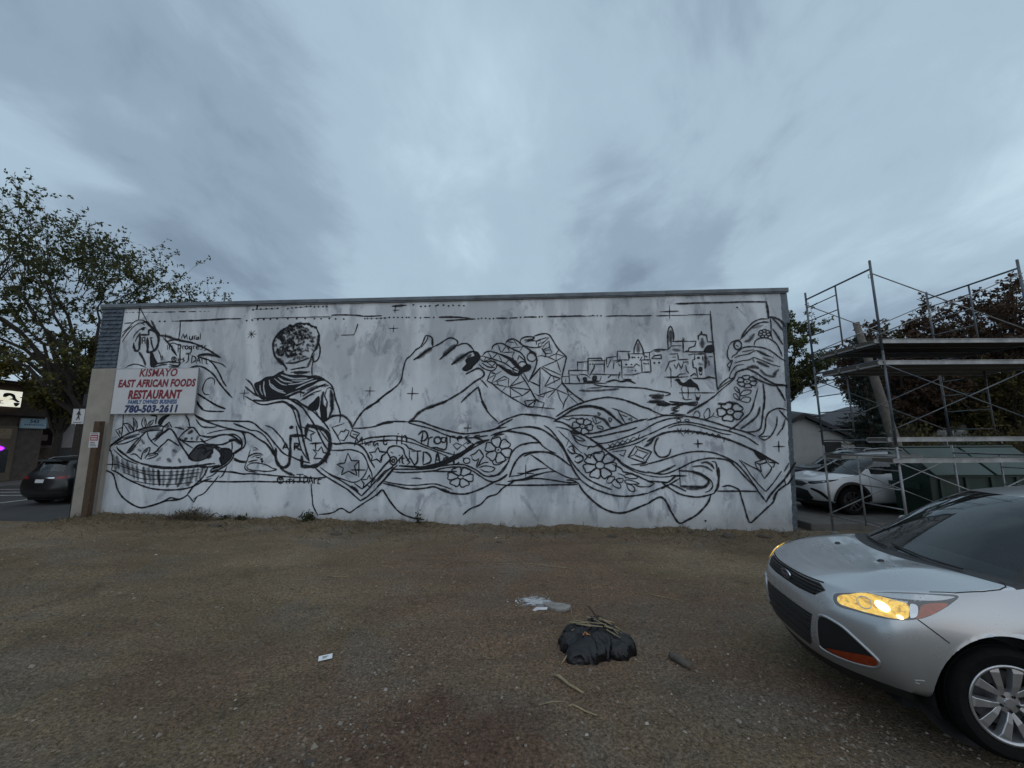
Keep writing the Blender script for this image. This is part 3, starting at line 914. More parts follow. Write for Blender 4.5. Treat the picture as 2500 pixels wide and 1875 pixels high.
33 7739,2087 7679,2047 7703,1968 7782,2047 7806,1967
33 7958,2245 7956,2026 8029,2005 8047,2065
29s 7862,2086 8066,2095
33c 5229,1065 5210,1007 5153,983 5093,1007 5064,1065 5083,1123 5140,1147 5200,1123
29c 5187,1098 5179,1079 5156,1071 5132,1079 5121,1098 5129,1118 5152,1126 5176,1118
33s 5322,1069 5319,981
33s 5410,1127 5411,981
29s 5352,1079 5465,1088
33 5537,1098 5488,1059 5552,1029 5504,981
33s 5590,1215 5775,1215
33 5683,1215 5686,1029 5615,1010
33s 5798,1186 5802,990
33 5798,1186 5883,1146 5910,1068 5813,980
33s 5937,971 5985,1166 6060,971
29s 5953,1039 6045,1039
33s 6101,971 6083,1087 6144,1097
33s 6205,1107 6193,970 6255,970
29s 6156,1068 6298,1087
=hands
54 7080,2492 7175,2673 7329,2895 7489,3036 7774,3176
41 7103,2451 7352,2449 7659,2487 7965,2565 8194,2594
=marks
60 8033,5894 8451,5917
39s 8130,5892 8126,5706
26s 8059,5777 8252,5779
d28 8653,5923
d28 8868,5868
d28 8996,5871
d28 9123,5879
d28 9304,5879
d28 9357,5900
d28 9516,5892
d28 9664,5866
d27 9791,5881
d27 9960,5870
d27 10097,5860
d26 7736,5547
d26 7843,5555
d26 7971,5568
d26 8100,5565
d26 8217,5562
d26 8345,5559
d26 8462,5557
d26 8537,5555
d26 8718,5544
d25 8867,5537
d25 9248,5539
d25 10510,5474
d25 10604,5483
d25 10719,5480
d25 10833,5467
d25 10937,5469
d25 11694,5485
d25 11818,5488
d25 12220,5488
47 8973,5545 9142,5541
59 9396,5542 9733,5539 10049,5523
46a7 9944,5530 10280,5495
46 9567,5435 9735,5442 10092,5460 10426,5470
46 11010,5478 11322,5471
46 11384,5470 11612,5480
45 11880,5491 12148,5485
26s 7963,5242 8239,5247
26s 8112,5347 8095,5121
33s 8555,3384 8875,3380
33s 8699,3552 8689,3204
=hands
42 7714,3153 7914,3336 8116,3488 8297,3640 8385,3805 8410,3992 8445,4180 8503,4347 8625,4450 8767,4617 8870,4679 8950,4805 9009,4974 9050,5016 9156,4993 9220,4927 9244,4799 9236,4693
34 9092,4994 9074,4909 9013,4803 8912,4678
63o 9211,4885 9225,4736
63 8712,4333 8877,4425 9020,4549 9236,4683
105oa6 8836,4383 9041,4549 9206,4651
46 9236,4683 9433,4774 9619,4898 9743,4938 9869,4893 9943,4807 9913,4723
62 9913,4723 9749,4578 9585,4455 9442,4321
104oa6 9872,4724 9707,4600 9544,4435
46 9934,4702 10058,4763 10204,4760 10308,4674 10392,4567
62 10392,4546 10248,4506 10063,4384 9920,4282 9776,4180
124oa6 10207,4465 10022,4364 9838,4220
41f 10371,4546 10495,4502 10558,4396 10538,4292 10456,4210 10375,4128 10314,4046 10171,3997 10088,4050 10199,4194 10167,4298 10290,4359 10434,4419
83oa6 10310,4442 10208,4360
53 10172,3904 10335,3984 10478,4054 10580,4042 10663,3958 10684,3876 10602,3794 10460,3714 10298,3593 10095,3432 9933,3332 9690,3193 9427,3074 9123,2955
37 10582,3754 10684,3650 10787,3526
53 10058,3128 10219,3288 10381,3429 10522,3549
53 10522,3549 10564,3406 10626,3182 10768,2929
41 10640,4416 10702,4498 10825,4538 10989,4493 11112,4450
45 10887,4579 10928,4683 11031,4745 11175,4752 11277,4698 11502,4568 11685,4481 11806,4334
45 11277,4740 11319,4823 11483,4873 11627,4796 11769,4668 11931,4560 12071,4433 12130,4287 12107,4122 12024,3918 11899,3674
41 11688,4774 11699,4858 11812,4919 11976,4926 12057,4893 12016,4852 11811,4835
37 12058,4935 12247,4995
33 11811,4772 11975,4811 12117,4798 12126,4703
29 12117,4787 12244,4816
37 11769,4689 11972,4622 12241,4617
29 12177,4723 12176,4629
29s 10784,4518 10897,4328 11051,4471
29s 10897,4328 10661,4249
29s 11071,4450 11173,4240
29s 11072,4702 11133,4512 11174,4511 11308,4697 11379,4528
29s 11194,4490 11502,4505
29s 11359,4612 11748,4647
29s 11504,4841 11605,4671
29s 11319,4802 11503,4767
29s 11748,4647 11665,4523
37 10661,4395 10866,4329 11071,4263 11275,4176 11478,4029 11620,3965
37 10661,4395 10579,4396 10558,4334
29s 10723,4373 10682,4248
37f 11051,4159 11193,4033 11355,3907 11517,3843 11659,3861 11761,3942 11903,3981 11965,4083 11885,4146 11783,4106 11660,3985 11599,3883 11477,3905 11417,3988 11275,4032 11112,4138
37f 11112,4450 11317,4383 11500,4276 11601,4130 11681,4025 11640,4006 11499,4152 11357,4300
102oa4 11153,4137 11275,4052
81oa5 11541,4255 11641,4088
37c 11621,4171 11723,4231 11845,4188 11864,4105 11742,4055 11641,4109
37c 11478,4049 11560,4079 11640,4026 11650,3923 11558,3904 11478,3967
36c 12115,4349 12077,4262 11987,4227 11899,4265 11863,4353 11901,4441 11991,4476 12079,4438
61o 11930,4498 12072,4454 12121,4328
37 11685,4481 11786,4355 11825,4209 11844,4126
37s 11602,4275 11644,4399 11805,4251 11865,4146
33s 11460,4402 11522,4505
37 11460,4402 11500,4256 11641,4088
37 10558,4334 10661,4249 10826,4246 10969,4244 11030,4139 10989,4036 10887,3986 10744,4019 10601,4104 10539,4188
29sc 10764,4226 10866,4276 10989,4202 10908,4110
41 10621,4208 10785,4101 10969,4078
41 11255,4177 11357,4279
37s 10867,3976 10806,3833 10766,3710 10908,3626 11151,3419 11433,3234 11712,3070 11851,2988 12010,2966
29s 10867,3976 11010,3891 11152,3972
29s 10847,3935 11010,3891 10888,3647
29s 10766,3751 10969,3871
28s 10908,3647 11233,3827 11355,3763 11344,3539
28s 11030,3686 11294,3744
32s 11030,3686 11071,3604
28s 10908,3626 11071,3593 11333,3529
28s 11374,3538 11598,3760 11659,3861
32s 11344,3529 11799,3696
32s 11354,3529 11957,3450 11734,3291 11394,3508
28s 11171,3419 11273,3530
28s 11394,3497 11413,3234 11734,3291
36s 11690,3861 11819,3675 11957,3430 12035,3267 12152,3105
36s 11761,3901 11899,3654
36s 11899,3674 12232,4058
32s 11900,3694 12223,3548
28s 12056,3347 12155,3286 12219,3325
28s 12094,3206 12216,3104
28s 12093,3186 11773,3139 11851,2988 12093,3166 12010,2966
28s 12217,4038 12196,3346
=hands
61o 8622,2600 8762,2700 8881,2840 9163,2999 9650,3156
40 10606,3145 10728,2942 10869,2761 11060,2590
=cloth
45 7741,2537 8047,2615 8355,2622 8621,2610
49 8621,2610 8805,2629 8969,2607 9216,2515 9481,2423 9786,2342 10089,2280 10390,2288 10690,2335 10950,2383 11189,2519 11449,2656
41 8622,2580 8972,2487 9279,2405 9585,2273 9788,2203 9910,2172 10150,2171 10391,2169 10790,2226
44 10750,2345 10990,2402 11289,2449
44 11069,2540 11290,2657 11490,2725 11689,2783 11889,2781 12210,2758
56 10870,2225 11109,2302 11308,2341 11586,2299 11882,2238 12078,2120 12198,2021
44o 10910,2166 11069,2244 11228,2262
40 11189,2322 11487,2408 11785,2445 11983,2434 12204,2373
37 7757,2186 8001,2224 8226,2233 8472,2201 8738,2140 8985,2020 9291,1900 9595,1801 9876,1721
33 7760,2116 8066,2124 8414,2102 8741,2041 9028,1941 9312,1841 9556,1742 9737,1663
45 8038,1808 8115,1926 8256,1965 8399,1944 8504,1865 8549,1727 8655,1570
33 8060,1788 8146,1669 8128,1591
49 7801,1182 7993,1435 8128,1591
40 7809,1008 8060,1279 8255,1454 8450,1668 8488,1727
44 7815,873 8007,1085 8200,1318 8356,1454
33s 7781,1632 7867,1533 7920,1710 8079,1807
33s 7809,1927 7854,1828 8038,1808
41s 8437,2043 8581,1983 8644,1903 8828,1843
40s 8666,1844 8671,1687 8778,1511 8882,1374
36f 8397,1434 8700,1433 9002,1413 9301,1470 9599,1566 9797,1663 10095,1798 10293,1934 10432,2012 10393,1943 10155,1739 9918,1594 9700,1498 9403,1402 9103,1364 8802,1394
52 10432,2012 10591,2070 10830,2117
48 9978,1623 10195,1778 10453,1933 10671,2050 10830,2108
36s 9598,1625 9621,1469
44 8199,1347 8602,1346 9004,1345 9303,1373 9562,1431 9801,1459 10099,1468 10298,1409 10497,1312 10695,1178 10911,1158 11088,1234 11226,1388 11364,1560
40 8242,1279 8565,1259 9006,1277 9325,1305 9603,1372 9901,1401 10160,1390 10358,1313 10596,1159 10793,1044 10990,1025 11146,1101 11303,1215
44 9245,1296 9604,1285 9962,1285
32sc 9852,1976 9932,2034 10093,1974 9964,1858
32sc 10113,1974 10252,2072 10392,2012 10234,1876
36c 11152,1842 11127,1787 11069,1765 11010,1788 10986,1843 11010,1898 11069,1920 11128,1897
36 11156,1847 11328,1887 11423,1845 11398,1762 11372,1652 11262,1660 11137,1792
36 11117,1775 11240,1656 11250,1558 11160,1537 11045,1503 10997,1596 11056,1762
36 11030,1770 10982,1611 10896,1555 10831,1616 10741,1693 10803,1778 10988,1813
36 10982,1837 10809,1798 10713,1839 10738,1923 10763,2034 10874,2026 11000,1893
36 11020,1911 10896,2031 10886,2130 10977,2151 11093,2185 11141,2091 11081,1923
36 11107,1916 11156,2075 11243,2132 11307,2069 11397,1993 11334,1907 11150,1872
d24 11069,1842
36c 10135,1140 10114,1102 10064,1087 10014,1102 9992,1140 10013,1179 10063,1194 10113,1178
36 10135,1155 10300,1213 10400,1195 10394,1127 10394,1038 10287,1028 10131,1115
36 10117,1101 10267,1021 10298,947 10217,918 10115,875 10049,939 10068,1084
36 10045,1086 10031,949 9962,892 9887,931 9784,976 9825,1051 10001,1109
36 9991,1126 9827,1068 9726,1085 9732,1153 9731,1243 9839,1253 9996,1166
36 10010,1180 9859,1260 9828,1335 9909,1364 10012,1408 10078,1342 10058,1197
36 10082,1195 10096,1333 10166,1390 10241,1351 10343,1305 10302,1230 10126,1171
36c 10316,1564 10291,1512 10228,1491 10164,1512 10138,1565 10163,1617 10226,1638 10290,1616
36 10117,1642 10177,1613
40 10315,1700 10454,1758 10553,1855 10633,1757 10673,1679 10594,1563 10555,1466 10496,1370
36 10476,1389 10506,1486 10554,1602
32 10516,1409 10674,1505 10812,1524
32 10536,1370 10694,1427 10871,1408 10980,1359 10872,1273 10714,1283 10595,1341
36 10356,1622 10455,1563 10554,1621
36 10375,1641 10355,1680
36 10911,1562 10950,1465 11088,1465 11206,1542 11305,1599
43 11324,1522 11444,1792 11622,1947 11879,2023 12198,2031
51 11362,1139 11461,1406 11580,1598 11739,1733 11935,1780 12194,1789
27 11362,1177 11481,1444 11580,1579
28 10832,1197 11029,1177 11186,1273 11324,1483
35 11362,1158 11577,1176 11792,1243 12027,1309 12187,1337
47 11322,1024 11673,1072 11927,1157 12185,1232
39 11439,1062 11771,1062 11965,1100 12183,1099
39 10990,958 11283,929 11672,929 12180,929
36 8010,1027 8314,969 8616,931 8915,930 9213,959 9412,959 9612,902 9831,825
48 7992,979 8316,912 8619,844 8918,835 9176,863 9334,892 9494,844 9654,768 9852,721 10167,702 10403,759 10696,873 10911,987 11146,1082 11303,1196
59o 9534,835 9773,759
44 7825,653 7959,806 8043,720 8170,548 8358,321 8541,189 8801,96 9118,50
43 10135,175 10328,326 10600,439 10795,627 11029,703 11185,854 11380,967 11478,1024
28o 8750,1113 8890,1113 9021,1094
31 11944,1713 12070,1616 12190,1519
=marks
40s 10137,2428 10349,2431
40s 10251,2517 10249,2338
39s 11577,1237 11987,1229
27s 11794,1453 11791,1119
=lettering
d18 8346,2292
37s 8317,2242 8316,2004
37s 8448,2003 8453,2261
37 8452,2182 8532,2241 8574,2181 8589,2042
41 8897,2258 9016,2357 9119,2316 9152,2197 9064,2099 8963,2099
37s 9027,2337 8985,2020
36s 9169,1960 9183,2177
36 9175,2118 9224,2177 9304,2196
40c 9520,2106 9494,2042 9429,2015 9363,2042 9335,2107 9360,2171 9425,2197 9492,2170
36 9648,2174 9547,2175 9529,2076 9630,2056 9668,2194 9682,1957 9634,1859 9513,1879 9391,1919 9251,1900
40s 9771,2035 9768,2213 9909,2212
40 9950,2133 10090,2171 10050,2211 9970,2172 9991,2073
40 10290,2229 10190,2190 10211,2131 10322,2071 10232,2003
40 10570,2237 10431,2209 10451,2169 10591,2129 10651,2069 10452,2012
36c 8338,1571 8312,1495 8245,1464 8175,1495 8143,1571 8169,1648 8237,1679 8307,1647
36c 8281,1571 8270,1543 8242,1532 8213,1544 8200,1571 8211,1599 8239,1610 8268,1599
d20 8398,1712
36s 8411,1629 8415,1512
36 8488,1727 8485,1531 8537,1492
32s 8431,1629 8552,1639
36 8694,1628 8614,1589 8697,1530 8618,1472
40s 8728,1824 8990,1823
40 8890,1823 8897,1569 8839,1472 8778,1491
40s 9052,1803 9050,1471
40 9052,1803 9173,1763 9257,1646 9239,1529 9061,1461
40s 9371,1460 9434,1801 9521,1470
36s 9388,1587 9499,1586
40s 9601,1450 9608,1644
40 9608,1605 9658,1644 9718,1644
40 9885,1799 9880,1507 9940,1468 10019,1526
36s 9798,1624 9997,1623
=marks
45 11799,5493 12129,5490
d23 12222,5488
d23 12294,5493
d22 13694,5497
d22 13815,5484
d22 13916,5482
41 12438,5489 12663,5489 12950,5488 13236,5491 13500,5480
24 13500,5480 13764,5485
d25 12714,5487
d25 12929,5489
d24 13082,5486
d24 13215,5493
d24 13338,5495
36 14047,5464 14451,5472 14853,5456 15294,5457
36 15413,5444 15752,5451
24 15752,5451 16272,5445
36s 15519,5557 16028,5567
24s 15785,5752 15769,5341
48o 15972,5779 16295,5771
23s 15712,3964 15690,3463
=hands
37 11793,4930 12039,4915 12059,4872 11915,4833 11792,4835
41 12060,4935 12245,4995 12408,5002 12509,4937 12587,4799 12724,4567 12921,4356 12918,4253 12873,4069 12829,3906 12795,3743
29s 12119,4808 12128,4703
29s 12119,4808 12386,4887 12457,4886
28s 12178,4639 12179,4723 12343,4783
28s 12260,4701 12467,4885
28s 12157,4629 12321,4668
28s 12278,4575 12362,4699 12476,4801 12482,4613 12550,4466
28s 12298,4554 12482,4623
28s 12278,4544 12511,4540
28s 12298,4512 12398,4438 12550,4456
37s 12269,4596 12377,4428 12355,4345
28s 12153,4369 12255,4388 12456,4343 12656,4237 12881,4357
28s 12457,4354 12660,4433 12881,4357
28s 12660,4433 12656,4237
28s 12660,4433 12734,4546
28s 12676,4236 12270,4078
32s 12270,4078 12768,3845
28s 12676,4236 12770,3927
36s 11901,3694 12219,4058
28s 12219,4058 12187,3346
40s 12249,4048 12507,3839 12765,3744
28s 11901,3694 12191,3538
32s 12507,3839 12331,3536 12745,3734
28s 12567,3818 12603,3624
28s 12331,3536 12639,3451 12802,3621
48s 12795,3743 12802,3621 12976,3417 13170,3254 13402,3091
28s 12639,3451 12415,3222
32s 12639,3451 12136,3286
32s 12658,3441 12973,3296
28s 12668,3421 12723,3219 12818,3038
28s 12918,3458 12973,3296
28s 12973,3296 13053,3315
28s 12973,3286 13204,3054
32s 12973,3296 12849,3097 12805,2908
28s 12136,3286 12296,3244 12358,3384
28s 11778,3462 11959,3450 11777,3331
28s 11959,3450 12095,3186
28s 11775,3139 12075,3166 12313,3083 12250,2924
28s 11774,3129 11853,2998
28s 12075,3166 11853,2998 12012,2986 12587,2921
28s 12075,3166 12023,3006
=town
28s 12786,3794 13006,3801
32s 13002,3619 12991,3965 13490,3957
28s 13231,3961 13238,4207 13277,4185 13518,4202
36s 13506,3835 13521,4284 13880,4289 13898,4237
28s 13539,4222 13978,4225
32s 13957,4215 13944,3889
40s 13695,4128 13954,4123
36s 13695,4128 13671,4015 13545,3814
28s 13028,3842 13267,3828
28s 13586,3854 14101,3836
28s 13267,3858 13446,3836 13562,3753
28s 14012,4092 14020,4296 14180,4314 14300,4333
32s 14306,4230 14317,4476 14664,4460
28s 14316,4240 14613,4225 14631,4409
59oa6 14603,4430 14635,4286
28s 14196,4212 14414,4208 14411,3720
32s 14138,4253 14051,4071
32s 14214,4170 14186,3987
28s 14273,4169 14373,4188
40o 14331,4128 14368,4066
39oa7 14360,3903 14313,3722
28s 14465,4034 14741,4029
28s 14455,3821 14711,3817 14930,3875
36 14760,4407 14778,4571 14834,4694 14879,4786 14933,4692 15003,4505 15004,4341
99oa5 14883,4673 14881,4446
28s 14661,4398 14997,4393
28s 14998,4423 15176,4420 15319,4500
39o 15299,4500 15653,4494
32s 15176,4420 15167,4257
32sc 14948,4220 15185,4226 15186,3891 14950,3884
d22 14705,4295
d22 14774,4294
d22 14873,4292
d22 15062,4320
d22 15095,4309
d22 14538,4104
d22 14676,4102
d22 15012,4127
d22 15061,4116
d22 15120,4115
d22 13575,4129
d22 13645,4128
d22 14040,4051
d22 14687,3939
d22 14775,3928
d29 15288,4133
d29 15416,4141
d30 14715,4295
d30 14538,4104
32s 14742,4040 14805,4120 14900,4057
35sc 15216,4256 15309,4336 15478,4354 15481,4252
28s 15037,4402 15028,4239
59oa6 15316,4459 15453,4446
28s 14908,4200 14973,4321
35 15673,4493 15692,4967 15773,5143 15826,5048 15846,4902 15835,4717
118oa6 15774,5007 15756,4718
35s 15785,4717 16081,4722 16222,4713
39s 16087,4815 16069,4405
28s 15764,4697 15758,4595 16033,4600
35s 15758,4595 15673,4493
78oa5 15791,4491 15985,4467
27s 16079,4702 16125,4793
32s 12822,3611 13180,3596 13577,3611 13992,3595
44 13206,3798 13263,3696 13261,3635
60c 13458,3714 13447,3688 13421,3678 13396,3689 13386,3715 13398,3740 13423,3751 13448,3739
67c 13725,3740 13711,3712 13680,3700 13649,3713 13637,3741 13651,3770 13683,3781 13713,3769
48 13380,3644 13599,3651 13797,3658
47 13973,3626 14213,3683 14368,3640 14566,3658 14758,3585
39 14407,3620 14568,3698 14701,3616
32s 13817,3658 13861,3789
28s 12905,3742 12902,3640
36s 14038,3746 14120,3826 14376,3822
28s 14430,3704 14666,3701
36 13655,3569 13930,3515 14420,3489 14947,3452 15235,3389 15657,3304 15517,3236
40oa6 13254,3413 13629,3399 14320,3440
32oa6 13493,3471 13850,3486
31s 15529,3745 15899,3750
31s 15606,3724 16155,3746
31s 15840,3741 15942,3819 16098,3827
70oa7 15111,3251 15479,3247
58oa7 15166,3191 15456,3188
70oa7 15103,3102 15470,3089
70o 15311,3011 15619,3008
42 15624,3087 16105,3023
42 15470,3098 15658,3008 15891,3045
31s 15558,3896 15692,4167 15870,4204
31s 15704,4370 15921,4377 15929,4214 16187,4219
31s 15804,4084 15854,3962 15923,4122 15991,3960 16063,4161
39oa6 15778,4287 15856,4286
39oa6 15683,4025 15714,3903
=cloth
47 12923,2907 13203,3034 13561,3149 13957,3215 14153,3202 14443,3140 14730,3037 14958,2936 15149,2885
59 13120,2905 13320,2983 13556,2990 13751,2958 13925,2897
=cloth
47 12622,2715 12883,2881 13163,3017 13362,3085
59 12561,2597 12800,2723 13041,2880 13279,2957 13516,2974 13750,2932 13942,2851 14131,2692 14374,2494
51oa6 13750,2942 13982,2850 14188,2671
35 12760,2694 12997,2731 13253,2749 13508,2737 13664,2715
40 11771,2772 12069,2750 12365,2717 12640,2636
27o 14102,2928 14332,2847 14579,2727 14767,2617
39 14500,3102 14730,3021 14919,2940 15034,2909
51 12561,2597 12757,2566 12951,2466 13143,2327 13430,2170 13714,1974 13994,1742 14274,1550
70o 13639,2033 13827,1897
35 12616,2439 12870,2388 13025,2309 13141,2269
51 13374,2248 13687,2284 14118,2398 14413,2493 14707,2569 15019,2635
47 13488,2150 13819,2196 14210,2281 14502,2337 14737,2413
39 13715,1994 14006,2030 14495,2182 14887,2334 15006,2391
39 13903,1858 14195,1933 14487,2008 14780,2122 14996,2217
38 13978,1819 14289,1894 14677,1988 14992,2140
27s 13965,1973 14096,1876
27s 14102,2011 13961,1877
27s 14082,1991 14232,1914
27s 14219,2049 14078,1905
27s 14219,2039 14369,1951
27s 14356,2086 14214,1933
27s 14355,2067 14505,1999
27s 14492,2124 14350,1971
27s 14491,2105 14622,2037
27s 14629,2162 14487,2008
27s 14629,2162 14741,2103 14805,2238
39oa8 13984,1953 14040,1915
35c 13383,2453 13361,2414 13311,2398 13262,2415 13242,2454 13264,2493 13314,2508 13364,2492
35 13386,2462 13510,2497 13586,2476 13572,2420 13559,2348 13473,2347 13374,2422
35 13358,2408 13457,2342 13470,2280 13403,2261 13316,2232 13273,2290 13308,2396
35 13285,2399 13260,2299 13197,2257 13143,2294 13069,2338 13112,2396 13246,2427
35 13240,2444 13116,2410 13039,2431 13053,2486 13065,2559 13151,2560 13251,2485
35 13267,2498 13168,2564 13154,2628 13222,2646 13310,2675 13353,2617 13318,2511
35 13340,2507 13366,2608 13429,2650 13482,2613 13557,2569 13513,2510 13379,2479
78oa6 13226,2503 13266,2522
78oa6 13400,2423 13439,2423
d16 13313,2453
31 13584,2677 13610,2578 13657,2519
31 13643,2686 13679,2597 13666,2519
31 13656,2499 13735,2538 13815,2577
31c 13693,2460 13829,2439 13855,2371 13730,2401
32 12799,2664 12955,2623 13035,2672 13153,2661 13328,2640
35c 13726,2813 13793,2783 13762,2734
35c 14013,2673 14089,2633 14038,2555
59o 13740,2675 13894,2615 14042,2418
78oa7 13625,2716 13760,2685
39 14042,2418 14236,2436
39 14255,2868 14345,2690 14434,2532
35 14347,2749 14500,2688
31sc 14516,2629 14630,2589 14605,2658
52 11767,2446 12005,2444 12241,2373 12455,2234 12685,2019 12854,1747 12964,1497 13073,1269 13221,1060
43 12302,2481 12457,2371 12630,2155 12781,1941 12892,1709 13022,1497 13152,1325 13394,1098 13676,947 14013,816
36 11765,2259 11923,2218 12118,2080 12272,1924 12446,1807 12601,1748
35 11762,1965 11920,2023 12215,2021
51 11759,1675 11917,1751 12153,1789 12406,1768 12600,1691 12772,1575 12962,1421
35 11936,1713 12149,1577 12399,1384 12629,1251 12915,1117 13240,1070
35 11755,1243 12009,1328 12360,1365
35 11753,1081 12046,1176 12338,1261 12571,1279
39 11753,1100 12142,1099 12528,1052 12835,1004 13103,985
50 12856,1061 13009,1051 13179,966
43 11751,929 12139,929 12525,938 13141,947
31 12986,2328 13135,2055 13287,1957 13461,1918
27 12673,2350 12826,2193 12941,2095 13016,1997 13130,1881 13281,1745
31s 12941,2095 12878,1940
43 12936,1901 13034,1939 13087,1746 12971,1766 12896,1863
43 13084,1631 13201,1688 13298,1668 13295,1573 13157,1497 13081,1554
31 13013,1862 13126,1746 13241,1707 13296,1611
35 13320,1764 13413,1668 13508,1610
31c 12986,2328 13123,2327 13219,2249 13063,2269
31c 13062,2230 13216,2171 13369,2073 13175,2093
38c 13851,1438 13814,1369 13729,1341 13646,1370 13614,1438 13651,1507 13736,1535 13819,1506
38 13856,1454 14041,1505 14159,1478 14139,1404 14133,1299 14005,1293 13842,1392
38 13823,1370 13983,1286 14027,1194 13943,1159 13839,1095 13757,1172 13755,1339
38 13721,1337 13736,1181 13675,1094 13590,1124 13465,1148 13490,1250 13650,1360
38 13628,1380 13487,1269 13365,1252 13342,1325 13290,1421 13404,1471 13608,1440
38 13614,1467 13421,1485 13330,1552 13388,1614 13449,1708 13566,1668 13659,1519
38 13689,1532 13591,1667 13600,1767 13694,1770 13822,1792 13854,1692 13766,1537
38 13797,1526 13867,1675 13970,1734 14029,1676 14126,1609 14049,1524 13848,1480
46 13419,1841 13480,1918 13596,1917 13713,1955 13806,1858 13783,1762
58o 13675,1955 13808,1897
39 13489,1629 13531,1725 13628,1744 13763,1743
30c 13888,1003 13950,1135 14103,1135 14061,1059 13982,984
30c 14020,984 14119,1078 14245,928 14223,854 14092,891
30c 14138,1078 14310,1097 14287,1003 14173,1003
30c 14345,1040 14479,1059 14720,965 14437,965
34c 14398,947 14529,928 14600,835 14578,770 14466,798
30c 14332,1172 14543,1209 14690,1115 14500,1096
30 14202,1229 14332,1172 14386,1097
34 14587,947 14735,891 14961,891
42 14059,1456 14265,1361 14337,1266 14525,1228 14711,1152 14858,1077 15079,984
42 14050,1704 14235,1550 14457,1398 14737,1284 14980,1237
31 14161,1608 14326,1436 14641,1265 14939,1171
46 13221,1060 13482,872 13764,760 14045,677 14327,649 14611,668 14914,724
54 13179,947 13251,816 13399,648 13583,481 13767,352 13990,261 14214,234 14441,281 14709,391 14900,465
38sc 14674,1931 15086,1776 14899,1491 14469,1645
31sc 14727,1834 14989,1738 14849,1605 14625,1701
27s 14674,1931 14727,1834
27s 15086,1776 14989,1738
27s 14899,1491 14849,1605
27s 14469,1645 14625,1701
31s 14073,1780 14420,1826 14355,1664 14243,1722
38 14536,1445 14765,1463 14957,1501
38o 14763,1416 14954,1453
53o 14903,1910 15061,2005 15184,2158
=marks
27s 11796,1444 11792,1100
35s 11754,1233 12008,1229
=marks
44 15990,5779 16588,5785 17182,5781 17773,5788 18378,5773
66 18369,5773 18384,5533 18382,5304
28 16273,5456 16860,5453
43s 16867,5547 16863,4985 16874,4370 16875,3766 16885,3408
d25 17583,5635
20oa3 17583,5635 17795,5380
31s 15888,3317 16810,3306
=town
39s 16492,4745 16501,4869 16562,4898 16589,4991 16602,4897 16717,4875 16724,4700
98oa6 16593,4784 16585,4538
31s 16221,4709 16432,4715
31s 16723,4689 16898,4686
31s 16432,4715 16383,4583 16222,4525 16215,4423
39oa7 16098,4425 16218,4463
35s 16098,4425 16857,4411
35f 16624,4415 16693,4557 16794,4596 16870,4574 16857,4411
31s 16196,4341 16368,4369
31s 16368,4379 16357,4217 16297,4197
35s 16297,4197 16302,3995 16378,3974 16399,3733
39oa7 16386,4358 16659,4364
d39 16457,4256
35s 16567,4294 16567,4173
35s 16731,4281 16828,4280
66oa7 16638,4334 16643,4151 16610,3970
97oa4 16464,4093 16541,4072
31f 16457,3993 16525,3992 16517,3891 16450,3892
35 16447,3852 16480,3781 16524,3851
31s 16059,4140 16177,4149 16172,4078
35s 16112,4059 16122,3917 16175,3836
31s 16722,4170 16721,4029
39s 16262,3705 16512,3691 16609,3690 16670,3739 16878,3686
58oa8 16591,3710 16726,3718
39s 16208,3755 16329,3834 16364,3773
=camel
19f 15794,3657 15854,3690 15921,3679 15947,3619 16002,3578 16081,3597 16132,3646 16183,3676 16221,3675 16274,3604 16366,3534 16399,3454 16412,3374 16385,3394 16341,3454 16265,3465 16150,3477 16016,3498 15903,3550 15860,3630
23 15997,3499 15953,3420 15976,3340 15964,3300 15994,3181 16030,3141
23 16121,3477 16130,3338 16108,3160
23 16341,3454 16295,3356
27 16397,3434 16409,3335
27 16290,3277 16322,3197 16355,3118
27 16432,3255 16407,3177 16355,3118
27 15956,3182 16030,3132 16203,3143
19f 16322,3197 16398,3177 16373,3108 16317,3119
46 15622,3087 16004,3043 16351,3069
46 16040,3004 16288,2981 16349,3040
70o 15289,3012 15617,3008
35 15674,2988 16002,3004
35 15650,2909 15962,2985
=woman
38 16894,3408 17022,3565 17226,3721
31 16872,3368 17097,3544 17338,3679
31 16804,3231 16988,3387 17192,3542 17357,3679
46 16261,2874 16421,2980 16642,3115 16843,3250
39 17603,4744 17674,4886 17804,5048 17975,5210 18157,5289 18352,5295
46 17624,4764 17816,4966 18006,5127 18207,5205 18381,5201
58 18395,5346 18548,5321 18694,5236 18793,5069
35 18432,5324 18427,5076 18407,4872 18432,4728
46o 18488,5302 18609,5155 18708,4988
46o 18460,5014 18542,4869 18621,4704 18685,4581
38 17936,4575 17985,4696 18108,4765 18243,4773 18374,4729 18515,4605 18593,4421 18634,4259
77oa6 17964,4881 17833,4719 17713,4681
58oa4 18219,5122 17940,5045
31c 18293,4884 18273,4854 18231,4842 18191,4856 18177,4887 18197,4917 18239,4928 18279,4915
31 18296,4889 18352,4902 18394,4890 18384,4865 18377,4830 18330,4831 18286,4862
31 18275,4853 18321,4829 18334,4796 18301,4786 18260,4766 18233,4794 18240,4841
31 18224,4841 18226,4798 18199,4769 18169,4781 18124,4792 18137,4826 18191,4853
31 18181,4862 18137,4833 18091,4830 18086,4855 18071,4888 18115,4903 18175,4890
31 18179,4901 18122,4908 18091,4932 18115,4952 18141,4983 18183,4967 18204,4923
31 18219,4928 18192,4966 18200,4999 18234,4999 18282,5003 18290,4969 18256,4928
31 18271,4923 18294,4963 18334,4981 18354,4960 18387,4935 18355,4908 18293,4901
50c 17612,4581 17575,4495 17501,4461 17433,4498 17411,4585 17448,4670 17522,4705 17590,4668
46o 17473,4583 17527,4542
35 17278,4567 17364,4667 17484,4716 17602,4734
